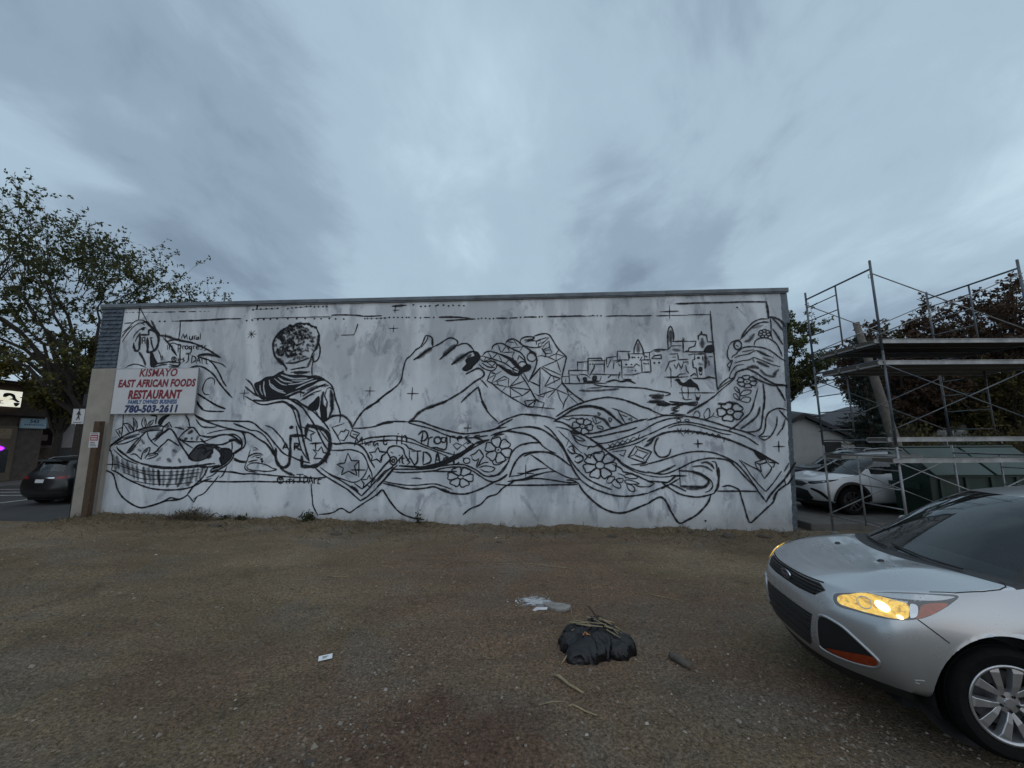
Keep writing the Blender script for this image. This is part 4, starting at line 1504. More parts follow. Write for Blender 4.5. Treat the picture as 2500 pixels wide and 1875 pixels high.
35 17278,4567 17225,4405 17223,4263 17282,4161 17342,4180
31 17328,4241 17371,4301 17452,4340 17517,4420
39 17454,4360 17620,4499 17797,4537 18046,4522 18252,4468 18415,4364 18572,4220 18697,4138
31 17405,4240 17545,4298 17760,4335 17921,4413 17999,4432
31 17393,4099 17590,4156 17784,4183 17887,4252
31 17998,4411 18218,4307 18401,4223
31 17887,4252 18126,4147 18345,4043 18548,3980
58oa6 17999,4432 18290,4265
69oa7 17971,4130 18263,3985
57oa5 18134,4227 18391,4123
76oa7 17708,3973 17901,3990 17993,3949
39oa6 17611,4398 17924,4453
57oa5 17866,4232 17893,4111
31 17342,4180 17218,4081 17194,4022 17246,3960 17241,3900
35 17342,4180 17269,4000 17220,3881
31 17223,3681 17252,3800 17361,3959 17464,4037 17619,4055
50 17223,3681 17339,3699 17409,3838 17529,3896 17704,3933 17796,3892 17942,3810 18065,3709 18244,3588 18406,3507 18611,3484 18680,3424
57oa6 18027,3909 18166,3767 18352,3725 18435,3803
64oa6 18358,3784 18502,3901
42o 17781,3723 17963,3631 18145,3549 18328,3488 18687,3483
57 18402,3467 18497,3289 18588,3074
53 18067,3531 18075,3314 18064,3099 18031,2856
34c 17760,3594 17728,3551 17659,3534 17593,3553 17569,3597 17601,3640 17670,3657 17736,3638
34 17764,3592 17857,3604 17921,3578 17892,3538 17860,3484 17782,3494 17733,3550
34 17707,3538 17765,3493 17760,3444 17693,3438 17606,3427 17583,3476 17635,3533
34 17607,3542 17574,3485 17505,3461 17466,3496 17410,3539 17465,3578 17567,3579
34 17565,3599 17472,3587 17408,3613 17436,3654 17468,3708 17547,3697 17597,3641
34 17623,3653 17564,3699 17568,3748 17636,3754 17724,3765 17747,3715 17694,3658
34 17722,3650 17756,3707 17825,3730 17864,3696 17919,3653 17864,3613 17762,3612
d19 17665,3596
30 17439,3086 17447,3282 17447,3401
30c 17317,3442 17394,3441 17448,3302 17366,3343
30c 17460,3223 17558,3360 17748,3357 17682,3260
30c 17283,3265 17359,3264 17422,3106 17313,3166
30c 17460,3106 17561,3183 17711,3162 17663,3045 17513,3066
30 17924,3414 17871,3258 17795,3043 17740,2859
=camel
35s 15882,2930 15646,2854 15857,2842 15621,2766 16022,2733
31s 15965,3027 15707,2902
47o 15041,3077 15428,3063
46 15308,2995 15616,2992
38 15675,3011 16002,3007 16310,3024
=woman
50o 16062,2772 16282,2906 16620,3079
27c 16210,2702 16275,2809 16334,2828 16385,2739 16341,2662
27 16481,2748 16607,2903 16645,2786 16606,2650 16509,2622 16481,2748
27 16586,2631 16705,2698 16750,2785
27 16705,2698 16852,2638
42c 17272,2799 17237,2745 17162,2723 17090,2746 17064,2801 17099,2855 17175,2877 17246,2854
42 17276,2790 17420,2804 17498,2754 17443,2682 17369,2597 17264,2624 17223,2732
42 17184,2721 17239,2625 17195,2552 17089,2565 16958,2586 16965,2670 17095,2738
42 17070,2761 16960,2687 16854,2693 16843,2772 16836,2872 16946,2896 17068,2830
42 17092,2855 16968,2906 16946,2983 17047,3019 17174,3059 17234,2990 17180,2881
42 17219,2873 17253,2979 17346,3021 17419,2963 17503,2888 17431,2821 17275,2820
34c 17259,2799 17228,2742 17161,2719 17099,2743 17077,2801 17109,2858 17175,2882 17237,2857
d15 17169,2810
65o 16882,3017 17071,2996
65o 17151,3044 17376,3012
45 17797,3066 17745,2911 17655,2757 17452,2584 17249,2413 17090,2318
45o 17935,2928 17859,2716 17674,2544 17394,2354
45 18051,3063 17999,2811 17944,2523 17881,2351 17744,2285 17518,2267
41 17825,2160 17944,2236 18015,2388 18056,2618 18145,2771 18304,2857 18455,2875 18618,2825
49 18413,2827 18528,2671 18609,2555
37 18341,2673 18300,2443 18186,2234 18082,2121 17965,2064 17840,2122
30 17824,2141 18105,2168
41oa7 18539,2594 18437,2327
41oa7 18461,2384 18292,2176
=cloth
35 15032,2909 15258,2799 15446,2729 15696,2726
46 15015,2596 15211,2653 15465,2719 15695,2716 16019,2694 16264,2653 16544,2583 16822,2493 17097,2395 17372,2316 17554,2257 17751,2161
42 15004,2401 15242,2526 15497,2611 15691,2648 15940,2656
38 14994,2208 15230,2312 15505,2436 15778,2521 16008,2539 16254,2508 16533,2438 16811,2359 17089,2299 17362,2201 17542,2124 17804,1933
34 15540,2387 15774,2463 16061,2480 16342,2420 16621,2341 16896,2243 17137,2203
57 14985,2044 15222,2177 15476,2272 15764,2308 15992,2307 16238,2286 16517,2226 16795,2157 16979,2109 17251,2002 17520,1878 17786,1744 17961,1631 18257,1462
30s 15769,2386 15926,2173
30s 15884,2385 15797,2231
30s 15949,2230 16072,2364
30s 15977,2365 16054,2229
34s 16139,2229 16220,2305 16290,2228 16370,2285 16440,2208 16520,2265 16590,2187 16669,2235 16738,2158 16818,2215 16887,2128
34s 16952,2128 16943,2013
27c 15763,2589 15833,2628 15887,2579 15828,2550
27c 15974,2597 16052,2616 16106,2577 16029,2558
57oa6 15277,2138 15195,2043
46 15237,2119 15157,1890 15178,1756 15267,1651 15399,1641 15516,1698 15583,1849
42 14953,1463 15242,1537 15530,1622 15820,1715 16107,1771 16390,1779 16631,1750 16850,1673 17119,1540 17291,1390 17456,1167 17617,908 17695,762 17854,525
55 17853,507 17938,634 18101,817 18364,1073 18576,1350 18683,1498
42 14943,1274 15129,1227 15373,1208 15603,1282 15855,1394 16088,1506 16318,1571 16564,1608 16843,1588 17026,1541 17197,1372 17364,1167 17598,908
30 14937,1171 15218,1133 15463,1142 15634,1170
48oa7 16935,1569 17171,1503
33s 17287,1559 17421,1390 17548,1167 17712,945 17878,771 18081,982 18312,1276
30s 17324,1549 17481,1446 17693,1333 17795,1240
41sc 17671,1501 17938,1584 17967,1500 17795,1445
37s 17670,1483 17713,1352 17815,1259
33s 17794,1426 17815,1259
37s 17967,1500 18083,1370 18037,1277 17872,1092 17795,1240
26f 17680,1801 17963,1650 17939,1594 17791,1594
44s 18022,1500 18167,1481 18119,1369
30 17963,1650 18022,1500
41o 15754,1291 15979,1281 16219,1243 16417,1150
37 16417,1150 16539,1038 16565,890 16464,780 16369,752
56o 16415,1113 16483,1038 16439,946 16324,890 16045,890 15766,900
56o 16107,1244 16290,1197 16466,1057
41 16595,1523 16687,1504 16712,1354 16707,1168
60 16751,1373 16744,1168 16694,890 16589,725
41oa7 16099,1394 16306,1412 16453,1374 16595,1280
49oa8 16330,1487 16463,1505 16588,1430 16637,1336
45oa6 15911,835 16190,835 16416,890
49 15285,1002 15454,1002 15651,1151 15746,1170
41 14930,1040 15117,1021 15454,1002
41 15275,835 15488,946 15741,1095
45 15489,965 15672,890 15888,779
45 15303,984 15519,835 15698,724 15917,660 16175,632 16400,669 16589,725
38 14912,724 15200,835 15451,946
34s 14929,1021 15114,974 14978,891 14921,881
45o 15167,1227 15436,1320 15669,1432
52 14898,456 15053,557 15226,631 15335,576 15419,430 15500,247 15669,-6 15876,67 16087,176 16263,322 16424,505 16513,706
44 16685,780 17054,780 17367,780 17659,771
44 16805,890 16974,918 17117,872 17221,798 17260,615 17313,379 17363,126 17425,10 17541,91 17837,344 18036,525 18131,744 18367,926 18444,963 18593,1165
62o 18042,580 18151,762
36 18364,1073 18377,926
40o 18385,1276 18516,1480
=marks
45s 16168,1976 16395,1979
45s 16280,2084 16274,1874
37s 18162,1897 18449,1895
37s 18315,2034 18296,1751
49s 15540,1170 15933,1160
26s 15760,1376 15757,909
d26 16325,50"""
PART = {'woman': 'painted_woman', 'basket': 'painted_basket', 'marks': 'painted_grid_marks', 'lettering': 'painted_lettering', 'boy': 'painted_boy',
        'cloth': 'painted_cloth', 'hands': 'painted_hands', 'town': 'painted_hill_town', 'camel': 'painted_camel'}
PT = {k: Paint() for k in PART}; PTW = Paint(); cur = None; yoff = -0.003
for line in MURAL.split('\n'):
    if not line: continue
    if line[0] == '=': cur = line[1:]; continue
    yoff -= 0.000012
    if cur: PT[cur].marks.append((len(PT[cur].v), len(PT[cur].f)))
    hd, *ps = line.split(); pts = [np.array(list(map(float, p.split(',')))) for p in ps]
    if hd[0] == 'd':
        PT[cur].dot(pts[0], float(hd[1:]), yoff); continue
    i = 0
    while i < len(hd) and hd[i].isdigit(): i += 1
    w = float(hd[:i]); fl = hd[i:]; alpha = 1.0
    if 'a' in fl: alpha = min(1.0, int(fl[fl.index('a')+1])/10*1.3)
    tgt = PTW if 'W' in fl else PT[cur]
    if 'f' in fl: tgt.fill(crom(pts, True, 60)[:-1], alpha*0.97, yoff, w); continue
    closed = 'c' in fl
    if 's' in fl:
        q = []
        pp = pts+([pts[0]] if closed else [])
        for a, b2 in zip(pp, pp[1:]):
            m = max(2, int(np.linalg.norm(b2-a)/90)+1)
            q += [a+(b2-a)*k/m for k in range(m)]
        q.append(pp[-1])
    else: q = crom(pts, closed, 55)
    tgt.ribbon(q, w*(0.96 if 'o' not in fl else 1.25)*(1.1 if cur in ('town', 'boy', 'basket') else 1.0)*(1.3 if cur == 'lettering' else 1.0), 'o' in fl, alpha, yoff - (0.02 if False else 0), True)
# the boy's curls
r2 = random.Random(5)
for k in range(330):
    a = r2.uniform(0, 2*math.pi); q = math.sqrt(r2.random())
    px, pz = 5265+q*590*math.cos(a), 4880+q*520*math.sin(a)
    dens = 0.35+0.55*(pz-4300)/1100-0.25*(px-5265)/600
    if r2.random() > dens+0.25: continue
    yoff -= 0.000012
    r = r2.uniform(22, 52); al = r2.uniform(0.5, 1.0)*min(1, 0.55+dens*0.7)
    pp = [np.array([px, pz])]
    for j in range(3): pp.append(pp[-1]+np.array([r2.uniform(-45, 45), r2.uniform(-40, 40)]))
    PT['boy'].ribbon(crom(pp, False, 40), r*1.5, True, al, yoff)
def clusters(p, gap):
    """split a Paint into the pieces one can tell apart on the wall"""
    mk = p.marks+[(len(p.v), len(p.f))]; B = []
    for (v0, f0), (v1, f1) in zip(mk, mk[1:]):
        if v1 > v0:
            q = np.array(p.v[v0:v1]); B.append((q[:, 0].min()-gap, q[:, 0].max()+gap, q[:, 2].min()-gap, q[:, 2].max()+gap, v0, v1, f0, f1))
    par = list(range(len(B)))
    def find(i):
        while par[i] != i: i = par[i]
        return i
    for i in range(len(B)):
        for j in range(i):
            if B[i][0] < B[j][1] and B[j][0] < B[i][1] and B[i][2] < B[j][3] and B[j][2] < B[i][3]: par[find(i)] = find(j)
    out = {}
    for i in range(len(B)): out.setdefault(find(i), []).append(B[i])
    res = []
    for g in out.values():
        n = Paint()
        for (_, _, _, _, v0, v1, f0, f1) in g:
            o = len(n.v); n.v += p.v[v0:v1]; n.a += p.a[v0:v1]; n.f += [tuple(i-v0+o for i in f) for f in p.f[f0:f1]]
        res.append(n)
    return res
for k, p in PT.items():
    for q in (clusters(p, {'marks': 0.045, 'lettering': 0.06}.get(k, 0.4)) if k != 'boy' else [p]):
        o = q.build({'marks': 'painted_grid_mark'}.get(k, PART[k]), M_BLACK, BLD)
        if k in ('marks', 'lettering'): o['kind'] = 'stuff'
PTW.build('painted_highlights', M_WHITE, BLD)

# ---------------------------------------------------------------- sign, post and notice at the left end
def text_mesh(body, size, m, parent, name, loc, rot=(math.pi/2, 0, 0), xs=1.0, shear=0.0, bold=0.0, width=None, extrude=0.0, align='CENTER'):
    cu = bpy.data.curves.new(name, 'FONT'); cu.body = body; cu.size = size; cu.shear = shear; cu.offset = bold; cu.align_x = align; cu.align_y = 'CENTER'; cu.extrude = extrude; cu.resolution_u = 3; cu.space_character = 1.0+(bold/size)*1.6
    tmp = bpy.data.objects.new(name, cu); COL.objects.link(tmp)
    dg = bpy.context.evaluated_depsgraph_get(); me = bpy.data.meshes.new_from_object(tmp.evaluated_get(dg))
    bpy.data.objects.remove(tmp); bpy.data.curves.remove(cu)
    co = np.zeros(len(me.vertices)*3); me.vertices.foreach_get('co', co); co = co.reshape(-1, 3)
    if width: xs = width/(co[:, 0].max()-co[:, 0].min())
    co[:, 0] *= xs; me.vertices.foreach_set('co', co.ravel()); me.update(); me.materials.clear()
    o = link(name, me, m, parent); o.location = loc; o.rotation_euler = rot; return o
M_SIGN = simple('sign_white', (0.56, 0.56, 0.57), 0.5, var=0.08, scale=1.5)
M_RED = simple('sign_red', (0.20, 0.014, 0.026), 0.5, var=0.1); M_BLUE = simple('sign_blue', (0.035, 0.09, 0.22), 0.5, var=0.1); M_NAVY = simple('sign_navy', (0.018, 0.032, 0.11), 0.5, var=0.1)
M_GREY = simple('frame_grey', (0.25, 0.26, 0.27), 0.5, 0.3)
wm = Matrix.Translation(WALL_A) @ Matrix.Rotation(WALL_RZ, 4, 'Z')
sg = empty('restaurant_sign', wm @ Vector((0.19, -0.16, 2.89)), WALL_RZ)
tag(sg, 'white restaurant sign board with red and blue lettering on the mural wall', 'sign')
b = MB(); b.box((0, 0, 0), (2.44, 0.035, 1.275)); b.build('panel', M_SIGN, sg, bevel=0.004)
b = MB()
for (x0, z0, x1, z1) in ((-0.008, -0.008, 2.448, 0.002), (-0.008, 1.273, 2.448, 1.283), (-0.008, 0.002, 0.002, 1.273), (2.438, 0.002, 2.448, 1.273)): b.box((x0, -0.004, z0), (x1, 0.036, z1))
b.build('edge_frame', M_GREY, sg)
text_mesh('KISMAYO', 0.30, M_RED, sg, 'lettering', (1.26, -0.004, 1.145), xs=1, shear=0.15, bold=0.008, width=1.12)
text_mesh('EAST AFRICAN FOODS', 0.285, M_RED, sg, 'lettering', (1.245, -0.004, 0.845), shear=0.15, bold=0.014, width=2.28)
text_mesh('RESTAURANT', 0.325, M_RED, sg, 'lettering', (1.225, -0.004, 0.525), shear=0.15, bold=0.017, width=1.58)
text_mesh('FAMILY OWNED BUSINESS', 0.155, M_BLUE, sg, 'lettering', (1.19, -0.004, 0.325), shear=0.15, bold=0.008, width=1.44)
text_mesh('780-503-2611', 0.27, M_NAVY, sg, 'lettering', (1.18, -0.004, 0.125), shear=0.15, bold=0.015, width=1.56)
M_POST = simple('weathered_brown_timber', (0.075, 0.045, 0.025), 0.85, var=0.35, scale=14, bump=0.6)
ps = wm @ Vector((0.10, -0.32, 0))
post = empty('timber_post', (ps.x, ps.y, 0.1), WALL_RZ); tag(post, 'square brown timber post standing against the beige pier', 'post')
b = MB(); b.box((-0.085, -0.07, -0.5), (0.085, 0.07, 2.58)); b.build('shaft', M_POST, post, bevel=0.012)
nt = empty('notice_plate', (ps.x, ps.y, 1.97), WALL_RZ); tag(nt, 'small red and white notice plate on the brown timber post', 'notice')
b = MB(); b.box((-0.13, -0.082, 0), (0.13, -0.072, 0.40)); b.build('plate', M_SIGN, nt)
M_NRED = simple('notice_red', (0.33, 0.03, 0.03), 0.5)
b = MB(); b.box((-0.11, -0.0845, 0.185), (0.11, -0.083, 0.34)); b.build('red_panel', M_NRED, nt)
M_NBLK = simple('notice_black', (0.03, 0.03, 0.03), 0.6)
for (x0, z0, x1, z1) in ((-.095,.035,.095,.052),(-.095,.08,.065,.097),(-.095,.125,.035,.142),(-.105,.36,.105,.375)):
    b = MB(); b.box((x0, -0.0845, z0), (x1, -0.083, z1)); b.build('print', M_NBLK, nt)
for k in range(2):
    b = MB(); b.box((-0.085, -0.086, 0.215+k*0.06), (0.085, -0.0848, 0.245+k*0.06)); b.build('print', M_SIGN, nt)

# ---------------------------------------------------------------- vehicles
# local frame: +x forward, +y left, z up, origin on the ground under the middle of the front bumper
M_SILVER = None
def car_paint(name, col, metal, rough=0.32, coat=0.7):
    t = NT(name); f = t.noise(240, 2, 0.6); dirt = t.noise(2.2, 5, 0.65)
    z = t.sepc()[2]
    c = t.mix(1.0, col, t.ramp(f, [(0.3, 0.97), (0.7, 1.03)]), 'MULTIPLY')
    mr = t.n.new('ShaderNodeMapRange'); t.l.new(t.math('ADD', z, t.math('MULTIPLY', dirt, -0.5)), mr.inputs[0]); mr.inputs[1].default_value = 0.45; mr.inputs[2].default_value = -0.05
    c = t.mix(t.math('MULTIPLY', mr.outputs[0], 0.5 if coat > 0.5 else 0.15), c, (0.12, 0.105, 0.09))
    geo = t.n.new('ShaderNodeNewGeometry'); c = t.mix(geo.outputs['Backfacing'], c, (0.03, 0.03, 0.032))     # inside: grey lining
    t.base(c); t.set(Metallic=t.math('MULTIPLY', t.math('SUBTRACT', 1.0, geo.outputs['Backfacing']), metal), Roughness=t.math('ADD', t.math('MULTIPLY', dirt, 0.08), rough-0.04), Coat_Weight=coat, Coat_Roughness=0.06)
    return t.m
M_SILVER = car_paint('silver_car_paint', (0.47, 0.485, 0.50), 0.65, 0.28)
M_PEARL = car_paint('white_car_paint', (0.62, 0.64, 0.66), 0.05, 0.35)
M_BLACKCAR = car_paint('black_car_paint', (0.004, 0.004, 0.005), 0.0, 0.3, 0.2)
def glass_mat(name, tint=(0.62, 0.68, 0.67), rough=0.02):
    t = NT(name); t.n.remove(t.b)
    tr = t.n.new('ShaderNodeBsdfTransparent'); tr.inputs[0].default_value = (*tint, 1); gl = t.n.new('ShaderNodeBsdfGlossy'); gl.inputs['Color'].default_value = (0.95, 0.98, 1, 1)
    d = t.noise(2.2, 5, 0.7); t.val(gl.inputs['Roughness'], t.math('ADD', t.math('MULTIPLY', d, 0.06), rough))
    df = t.n.new('ShaderNodeBsdfDiffuse'); df.inputs[0].default_value = (0.30, 0.29, 0.27, 1)       # road film
    fr = t.n.new('ShaderNodeFresnel'); fr.inputs[0].default_value = 1.65
    m0 = t.n.new('ShaderNodeMixShader'); t.val(m0.inputs[0], t.math('MULTIPLY', d, 0.05)); t.l.new(tr.outputs[0], m0.inputs[1]); t.l.new(df.outputs[0], m0.inputs[2])
    m1 = t.n.new('ShaderNodeMixShader'); t.l.new(fr.outputs[0], m1.inputs[0]); t.l.new(m0.outputs[0], m1.inputs[1]); t.l.new(gl.outputs[0], m1.inputs[2]); t.l.new(m1.outputs[0], t.out.inputs[0]); return t.m
M_GLASS = glass_mat('car_glass'); M_BLKPL = simple('black_plastic', (0.014, 0.014, 0.015), 0.55, var=0.3, scale=20)
M_RUBBER = simple('tyre_rubber', (0.006, 0.006, 0.006), 0.85, var=0.3, scale=20, bump=0.3, Specular_IOR_Level=0.15)
M_ALLOY = simple('alloy_silver', (0.50, 0.51, 0.53), 0.33, 0.85, var=0.12); M_ALLOYD = simple('alloy_dark', (0.03, 0.03, 0.032), 0.4, 0.6)
M_CHROME = simple('chrome', (0.70, 0.72, 0.75), 0.12, 1.0, var=0.05); M_DARK = simple('wheel_well_dark', (0.006, 0.006, 0.006), 0.95, var=0.2)
M_AMBER = simple('amber_lens', (0.42, 0.075, 0.012), 0.25, var=0.25, scale=30); M_REDL = simple('red_lens', (0.25, 0.008, 0.012), 0.2, var=0.2, scale=30)
M_INT = simple('cabin_plastic', (0.022, 0.022, 0.024), 0.7, var=0.2); M_SEAT = simple('grey_seat_cloth', (0.06, 0.058, 0.056), 0.9, var=0.2, scale=30)
M_DISC = simple('brake_disc', (0.12, 0.12, 0.12), 0.45, 0.7)
STATIONS = [  # s_centre, z_centre, s_border, w_border, z_border, plan-roundness exponent
 (.10,.225,.46,.79,.25,3.2),(.045,.315,.40,.84,.335,3.6),(.008,.40,.345,.877,.42,4.0),(.0,.52,.315,.89,.54,4.2),(.010,.66,.315,.89,.69,4.2),(.030,.79,.345,.878,.82,3.8),(.070,.905,.45,.855,.925,3.0),
 (.20,.968,.60,.852,.985,2.2),(.42,1.02,.78,.848,1.015,2.0),(.64,1.055,.95,.842,1.04,2.0),(.84,1.075,1.15,.82,1.056,2.0),
 (.92,1.088,1.25,.80,1.075,2.0),(1.26,1.295,1.56,.725,1.275,2.2),(1.62,1.485,1.83,.65,1.465,2.2),(1.88,1.59,2.07,.605,1.565,2.2),
 (2.4,1.66,2.5,.59,1.62,2),(3.1,1.68,3.1,.585,1.64,2),(3.7,1.655,3.7,.58,1.615,2),(4.15,1.585,4.06,.56,1.55,2),
 (4.38,1.16,4.26,.69,1.13,2.4),(4.45,1.0,4.34,.80,.98,2.4),(4.48,.84,4.35,.85,.85,2.4),(4.50,.70,4.35,.88,.70,2.4),(4.53,.56,4.34,.89,.56,2.4),(4.51,.40,4.31,.875,.41,2.4),(4.44,.28,4.25,.82,.29,2.4)]
FR = [0.0, .32, .62, .93, 1.0]
def body_mesh(sc, lvl=3):
    ks, kw, kz = sc
    v = []; idx = {}
    def V(key, s, w, z):
        if key not in idx: idx[key] = len(v); v.append((-s*ks, w*kw, z*kz))
        return idx[key]
    NS = len(STATIONS)
    for i, (s0, z0, s1, w1, z1, ex) in enumerate(STATIONS):
        for sgn in (1, -1):
            for k, f in enumerate(FR):
                if k == 0 and sgn < 0: continue
                g = f**ex; s = s0+(s1-s0)*g; z = z0+(z1-z0)*f**2
                if 7 <= i <= 10 and k == 2: z += 0.042*(1 if i < 10 else 0.4)      # hood creases
                if 7 <= i <= 9 and k == 1: z += 0.004
                V((i, k*sgn), s, w1*f*sgn, z)
    def row(i, k): return idx[(i, k)]
    F = []; MI = []
    def face(q, m): F.append(q); MI.append(m)
    ks_ = [-4,-3,-2,-1,0,1,2,3,4]
    for i in range(NS-1):
        for a, b in zip(ks_, ks_[1:]):
            inner = max(abs(a), abs(b)) <= 3
            m = 0
            if 11 <= i <= 13 and inner: m = 1
            elif 11 <= i <= 13: m = 2
            elif i == 10: m = 2
            elif i == 18 and inner: m = 3
            elif i == 0: m = 2
            face((row(i, a), row(i, b), row(i+1, b), row(i+1, a)), m)
    # side panels
    top = [6,7,8,9,10,11,12,13,14,15,16,17,18,19,20]
    belt = {12:(1.53,.805,1.082),13:(1.83,.80,1.088),14:(2.07,.80,1.092),15:(2.55,.80,1.10),16:(3.1,.795,1.115),17:(3.7,.785,1.135),18:(4.06,.76,1.145)}
    rows = [1,2,3,4,5]                       # lip .. below the hood edge
    wr = {1:.865,2:.905,3:.925,4:.93,5:.905}; zr = {1:.29,2:.41,3:.52,4:.70,5:.875}
    rear = {1:25,2:24,3:23,4:22,5:21}
    for sgn in (1, -1):
        def P(r, c):
            st = top[c]
            if c == 0: return row(r if r < 6 else 6, 4*sgn)
            if c == len(top)-1: return row(rear[r] if r < 6 else 20, 4*sgn)
            if r == 6:
                if st in belt:
                    s, w, z = belt[st]; return V(('b', st, sgn), s, w*sgn, z)
                return row(st, 4*sgn)
            s = STATIONS[st][2]; 
            fl = 0.02 if (c in (2, 3, 12, 13)) and r in (3, 4) else 0.0     # flared arches
            return V(('s', r, c, sgn), s-(0.02*(6-r) if c < 2 else 0), (wr[r]+fl)*sgn, zr[r]+(0.012*c if r == 5 else 0)*0.6)
        for c in range(len(top)-1):
            for r in range(1, 6):
                face((P(r, c), P(r, c+1), P(r+1, c+1), P(r+1, c)), 0)
        for c in range(5, 13):
            a, b = top[c], top[c+1]
            lo0, lo1, hi1, hi0 = P(6, c), P(6, c+1), row(b, 4*sgn), row(a, 4*sgn)
            q = [lo0, lo1, hi1, hi0]; q2 = []
            for i in q:
                if i not in q2: q2.append(i)
            face(tuple(q2), 4 if 6 <= c <= 11 else 0)
        # sill underside
        for c in range(len(top)-1):
            s0, s1 = P(1, c), P(1, c+1)
            pa = v[s0]; pb = v[s1]
            n0 = V(('u', c, sgn), -pa[0]/ks, 0.60*sgn, 0.235); n1 = V(('u', c+1, sgn), -pb[0]/ks, 0.60*sgn, 0.235)
            face((s0, n0, n1, s1), 2)
    me = bpy.data.meshes.new('tmp'); me.from_pydata(v, [], F); me.update()
    me.polygons.foreach_set('material_index', MI)
    bm = bmesh.new(); bm.from_mesh(me); bmesh.ops.recalc_face_normals(bm, faces=bm.faces)
    cl = bm.edges.layers.float.new('crease_edge')
    vs_ = list(bm.verts); bm.verts.ensure_lookup_table()
    def cr(a, b, val):
        e = bm.edges.get((bm.verts[a], bm.verts[b]))
        if e: e[cl] = val
    for sgn in (1, -1):
        for i in (7, 8, 9): cr(row(i, 2*sgn), row(i+1, 2*sgn), 0.85)
        for i in range(6, 11): cr(row(i, 4*sgn), row(i+1, 4*sgn), 0.35)
        for i in range(11, 18): cr(row(i, 4*sgn), row(i+1, 4*sgn), 0.4)
        for c in range(5, 13): 
            a = idx.get(('b', top[c], sgn), None); b2 = idx.get(('b', top[c+1], sgn), None)
            if a is not None and b2 is not None: cr(a, b2, 0.5)
    for a, b in zip(ks_, ks_[1:]):
        cr(row(6, a), row(6, b), 0.55); cr(row(1, a), row(1, b), 0.6); cr(row(11, a), row(11, b), 0.6); cr(row(14, a), row(14, b), 0.4); cr(row(18, a), row(18, b), 0.5)
    bm.to_mesh(me); bm.free()
    o = bpy.data.objects.new('tmp', me); COL.objects.link(o)
    for k in range(5): me.materials.append(None)
    md = o.modifiers.new('s', 'SUBSURF'); md.levels = lvl; md.render_levels = lvl
    dg = bpy.context.evaluated_depsgraph_get(); out = bpy.data.meshes.new_from_object(o.evaluated_get(dg))
    bpy.data.objects.remove(o); bpy.data.meshes.remove(me)
    return out
def cut_arches(me, centres, R):
    bm = bmesh.new(); bm.from_mesh(me)
    for (cx_, cz_) in centres:
        inside = {}
        for vv in bm.verts: inside[vv] = math.hypot(vv.co.x-cx_, vv.co.z-cz_) < R and abs(vv.co.y) > 0.66
        kill = [f for f in bm.faces if all(inside[q] for q in f.verts)]
        strad = set()
        for f in bm.faces:
            ins = [inside[q] for q in f.verts]
            if any(ins) and not all(ins): strad.update(q for q in f.verts if inside[q])
        bmesh.ops.delete(bm, geom=kill, context='FACES')
        for q in strad:
            if not q.is_valid: continue
            d = Vector((q.co.x-cx_, q.co.z-cz_)); d = d.normalized() if d.length > 1e-6 else Vector((0, 1))
            q.co.x = cx_+d.x*R; q.co.z = cz_+d.y*R
    for vv in [q for q in bm.verts if not q.link_faces]: bm.verts.remove(vv)
    bm.to_mesh(me); bm.free()
def split_by_material(me, which):
    bm = bmesh.new(); bm.from_mesh(me)
    bmesh.ops.delete(bm, geom=[f for f in bm.faces if f.material_index not in which], context='FACES')
    for f in bm.faces: f.material_index = 0; f.smooth = True
    out = bpy.data.meshes.new('part'); bm.to_mesh(out); bm.free(); out.materials.clear(); return out
def patch(bvh, outline, to3d, d, off, cell=0.03, rim=0.0):
    """outline in 2-D, to3d maps (a,b) to a start point, ray direction d; returns a mesh lying on the body"""
    bm = bmesh.new()
    vs = [bm.verts.new((a, b, 0)) for a, b in outline]; bm.faces.new(vs)
    lo = [min(p[k] for p in outline) for k in (0, 1)]; hi = [max(p[k] for p in outline) for k in (0, 1)]
    for k in (0, 1):
        x = lo[k]+cell
        while x < hi[k]:
            co = [0, 0, 0]; co[k] = x; no = [0, 0, 0]; no[k] = 1
            bmesh.ops.bisect_plane(bm, geom=bm.verts[:]+bm.edges[:]+bm.faces[:], plane_co=co, plane_no=no); x += cell
    d = Vector(d).normalized(); dead = []
    for vv in bm.verts:
        p = Vector(to3d(vv.co.x, vv.co.y)); loc, nor, _, _ = bvh.ray_cast(p, d)
        if loc is None: dead.append(vv); continue
        if nor.dot(d) > 0: nor = -nor
        vv.co = loc+nor*off
    if dead: bmesh.ops.delete(bm, geom=dead, context='VERTS')
    if rim:
        r = bmesh.ops.extrude_face_region(bm, geom=bm.faces[:]); 
        for q in r['geom']:
            if isinstance(q, bmesh.types.BMVert): q.co = q.co+d*rim
    bmesh.ops.recalc_face_normals(bm, faces=bm.faces)
    me = bpy.data.meshes.new('patch'); bm.to_mesh(me); bm.free(); return me
def seam(bvh, pts, d, w=0.006, off=0.0015, name='seam', parent=None, m=None):
    d = Vector(d).normalized(); hit = []
    for a, b in zip(pts, pts[1:]):
        a, b = Vector(a), Vector(b); n = max(2, int((b-a).length/0.03))
        for k in range(n):
            loc, nor, _, _ = bvh.ray_cast(a+(b-a)*k/n, d)
            if loc is not None:
                if nor.dot(d) > 0: nor = -nor
                hit.append((loc+nor*off, nor))
    b = MB(); vs = []
    for i, (p, nn) in enumerate(hit):
        tn = hit[min(i+1, len(hit)-1)][0]-hit[max(i-1, 0)][0]; sd_ = tn.cross(nn)
        if sd_.length < 1e-9: sd_ = Vector((0, 0, 1))
        sd_.normalize(); vs += [p+sd_*w/2, p-sd_*w/2]
    if len(hit) > 1:
        b.add(vs, [(2*i, 2*i+1, 2*i+3, 2*i+2) for i in range(len(hit)-1)]); return b.build(name, m or M_DARK, parent)
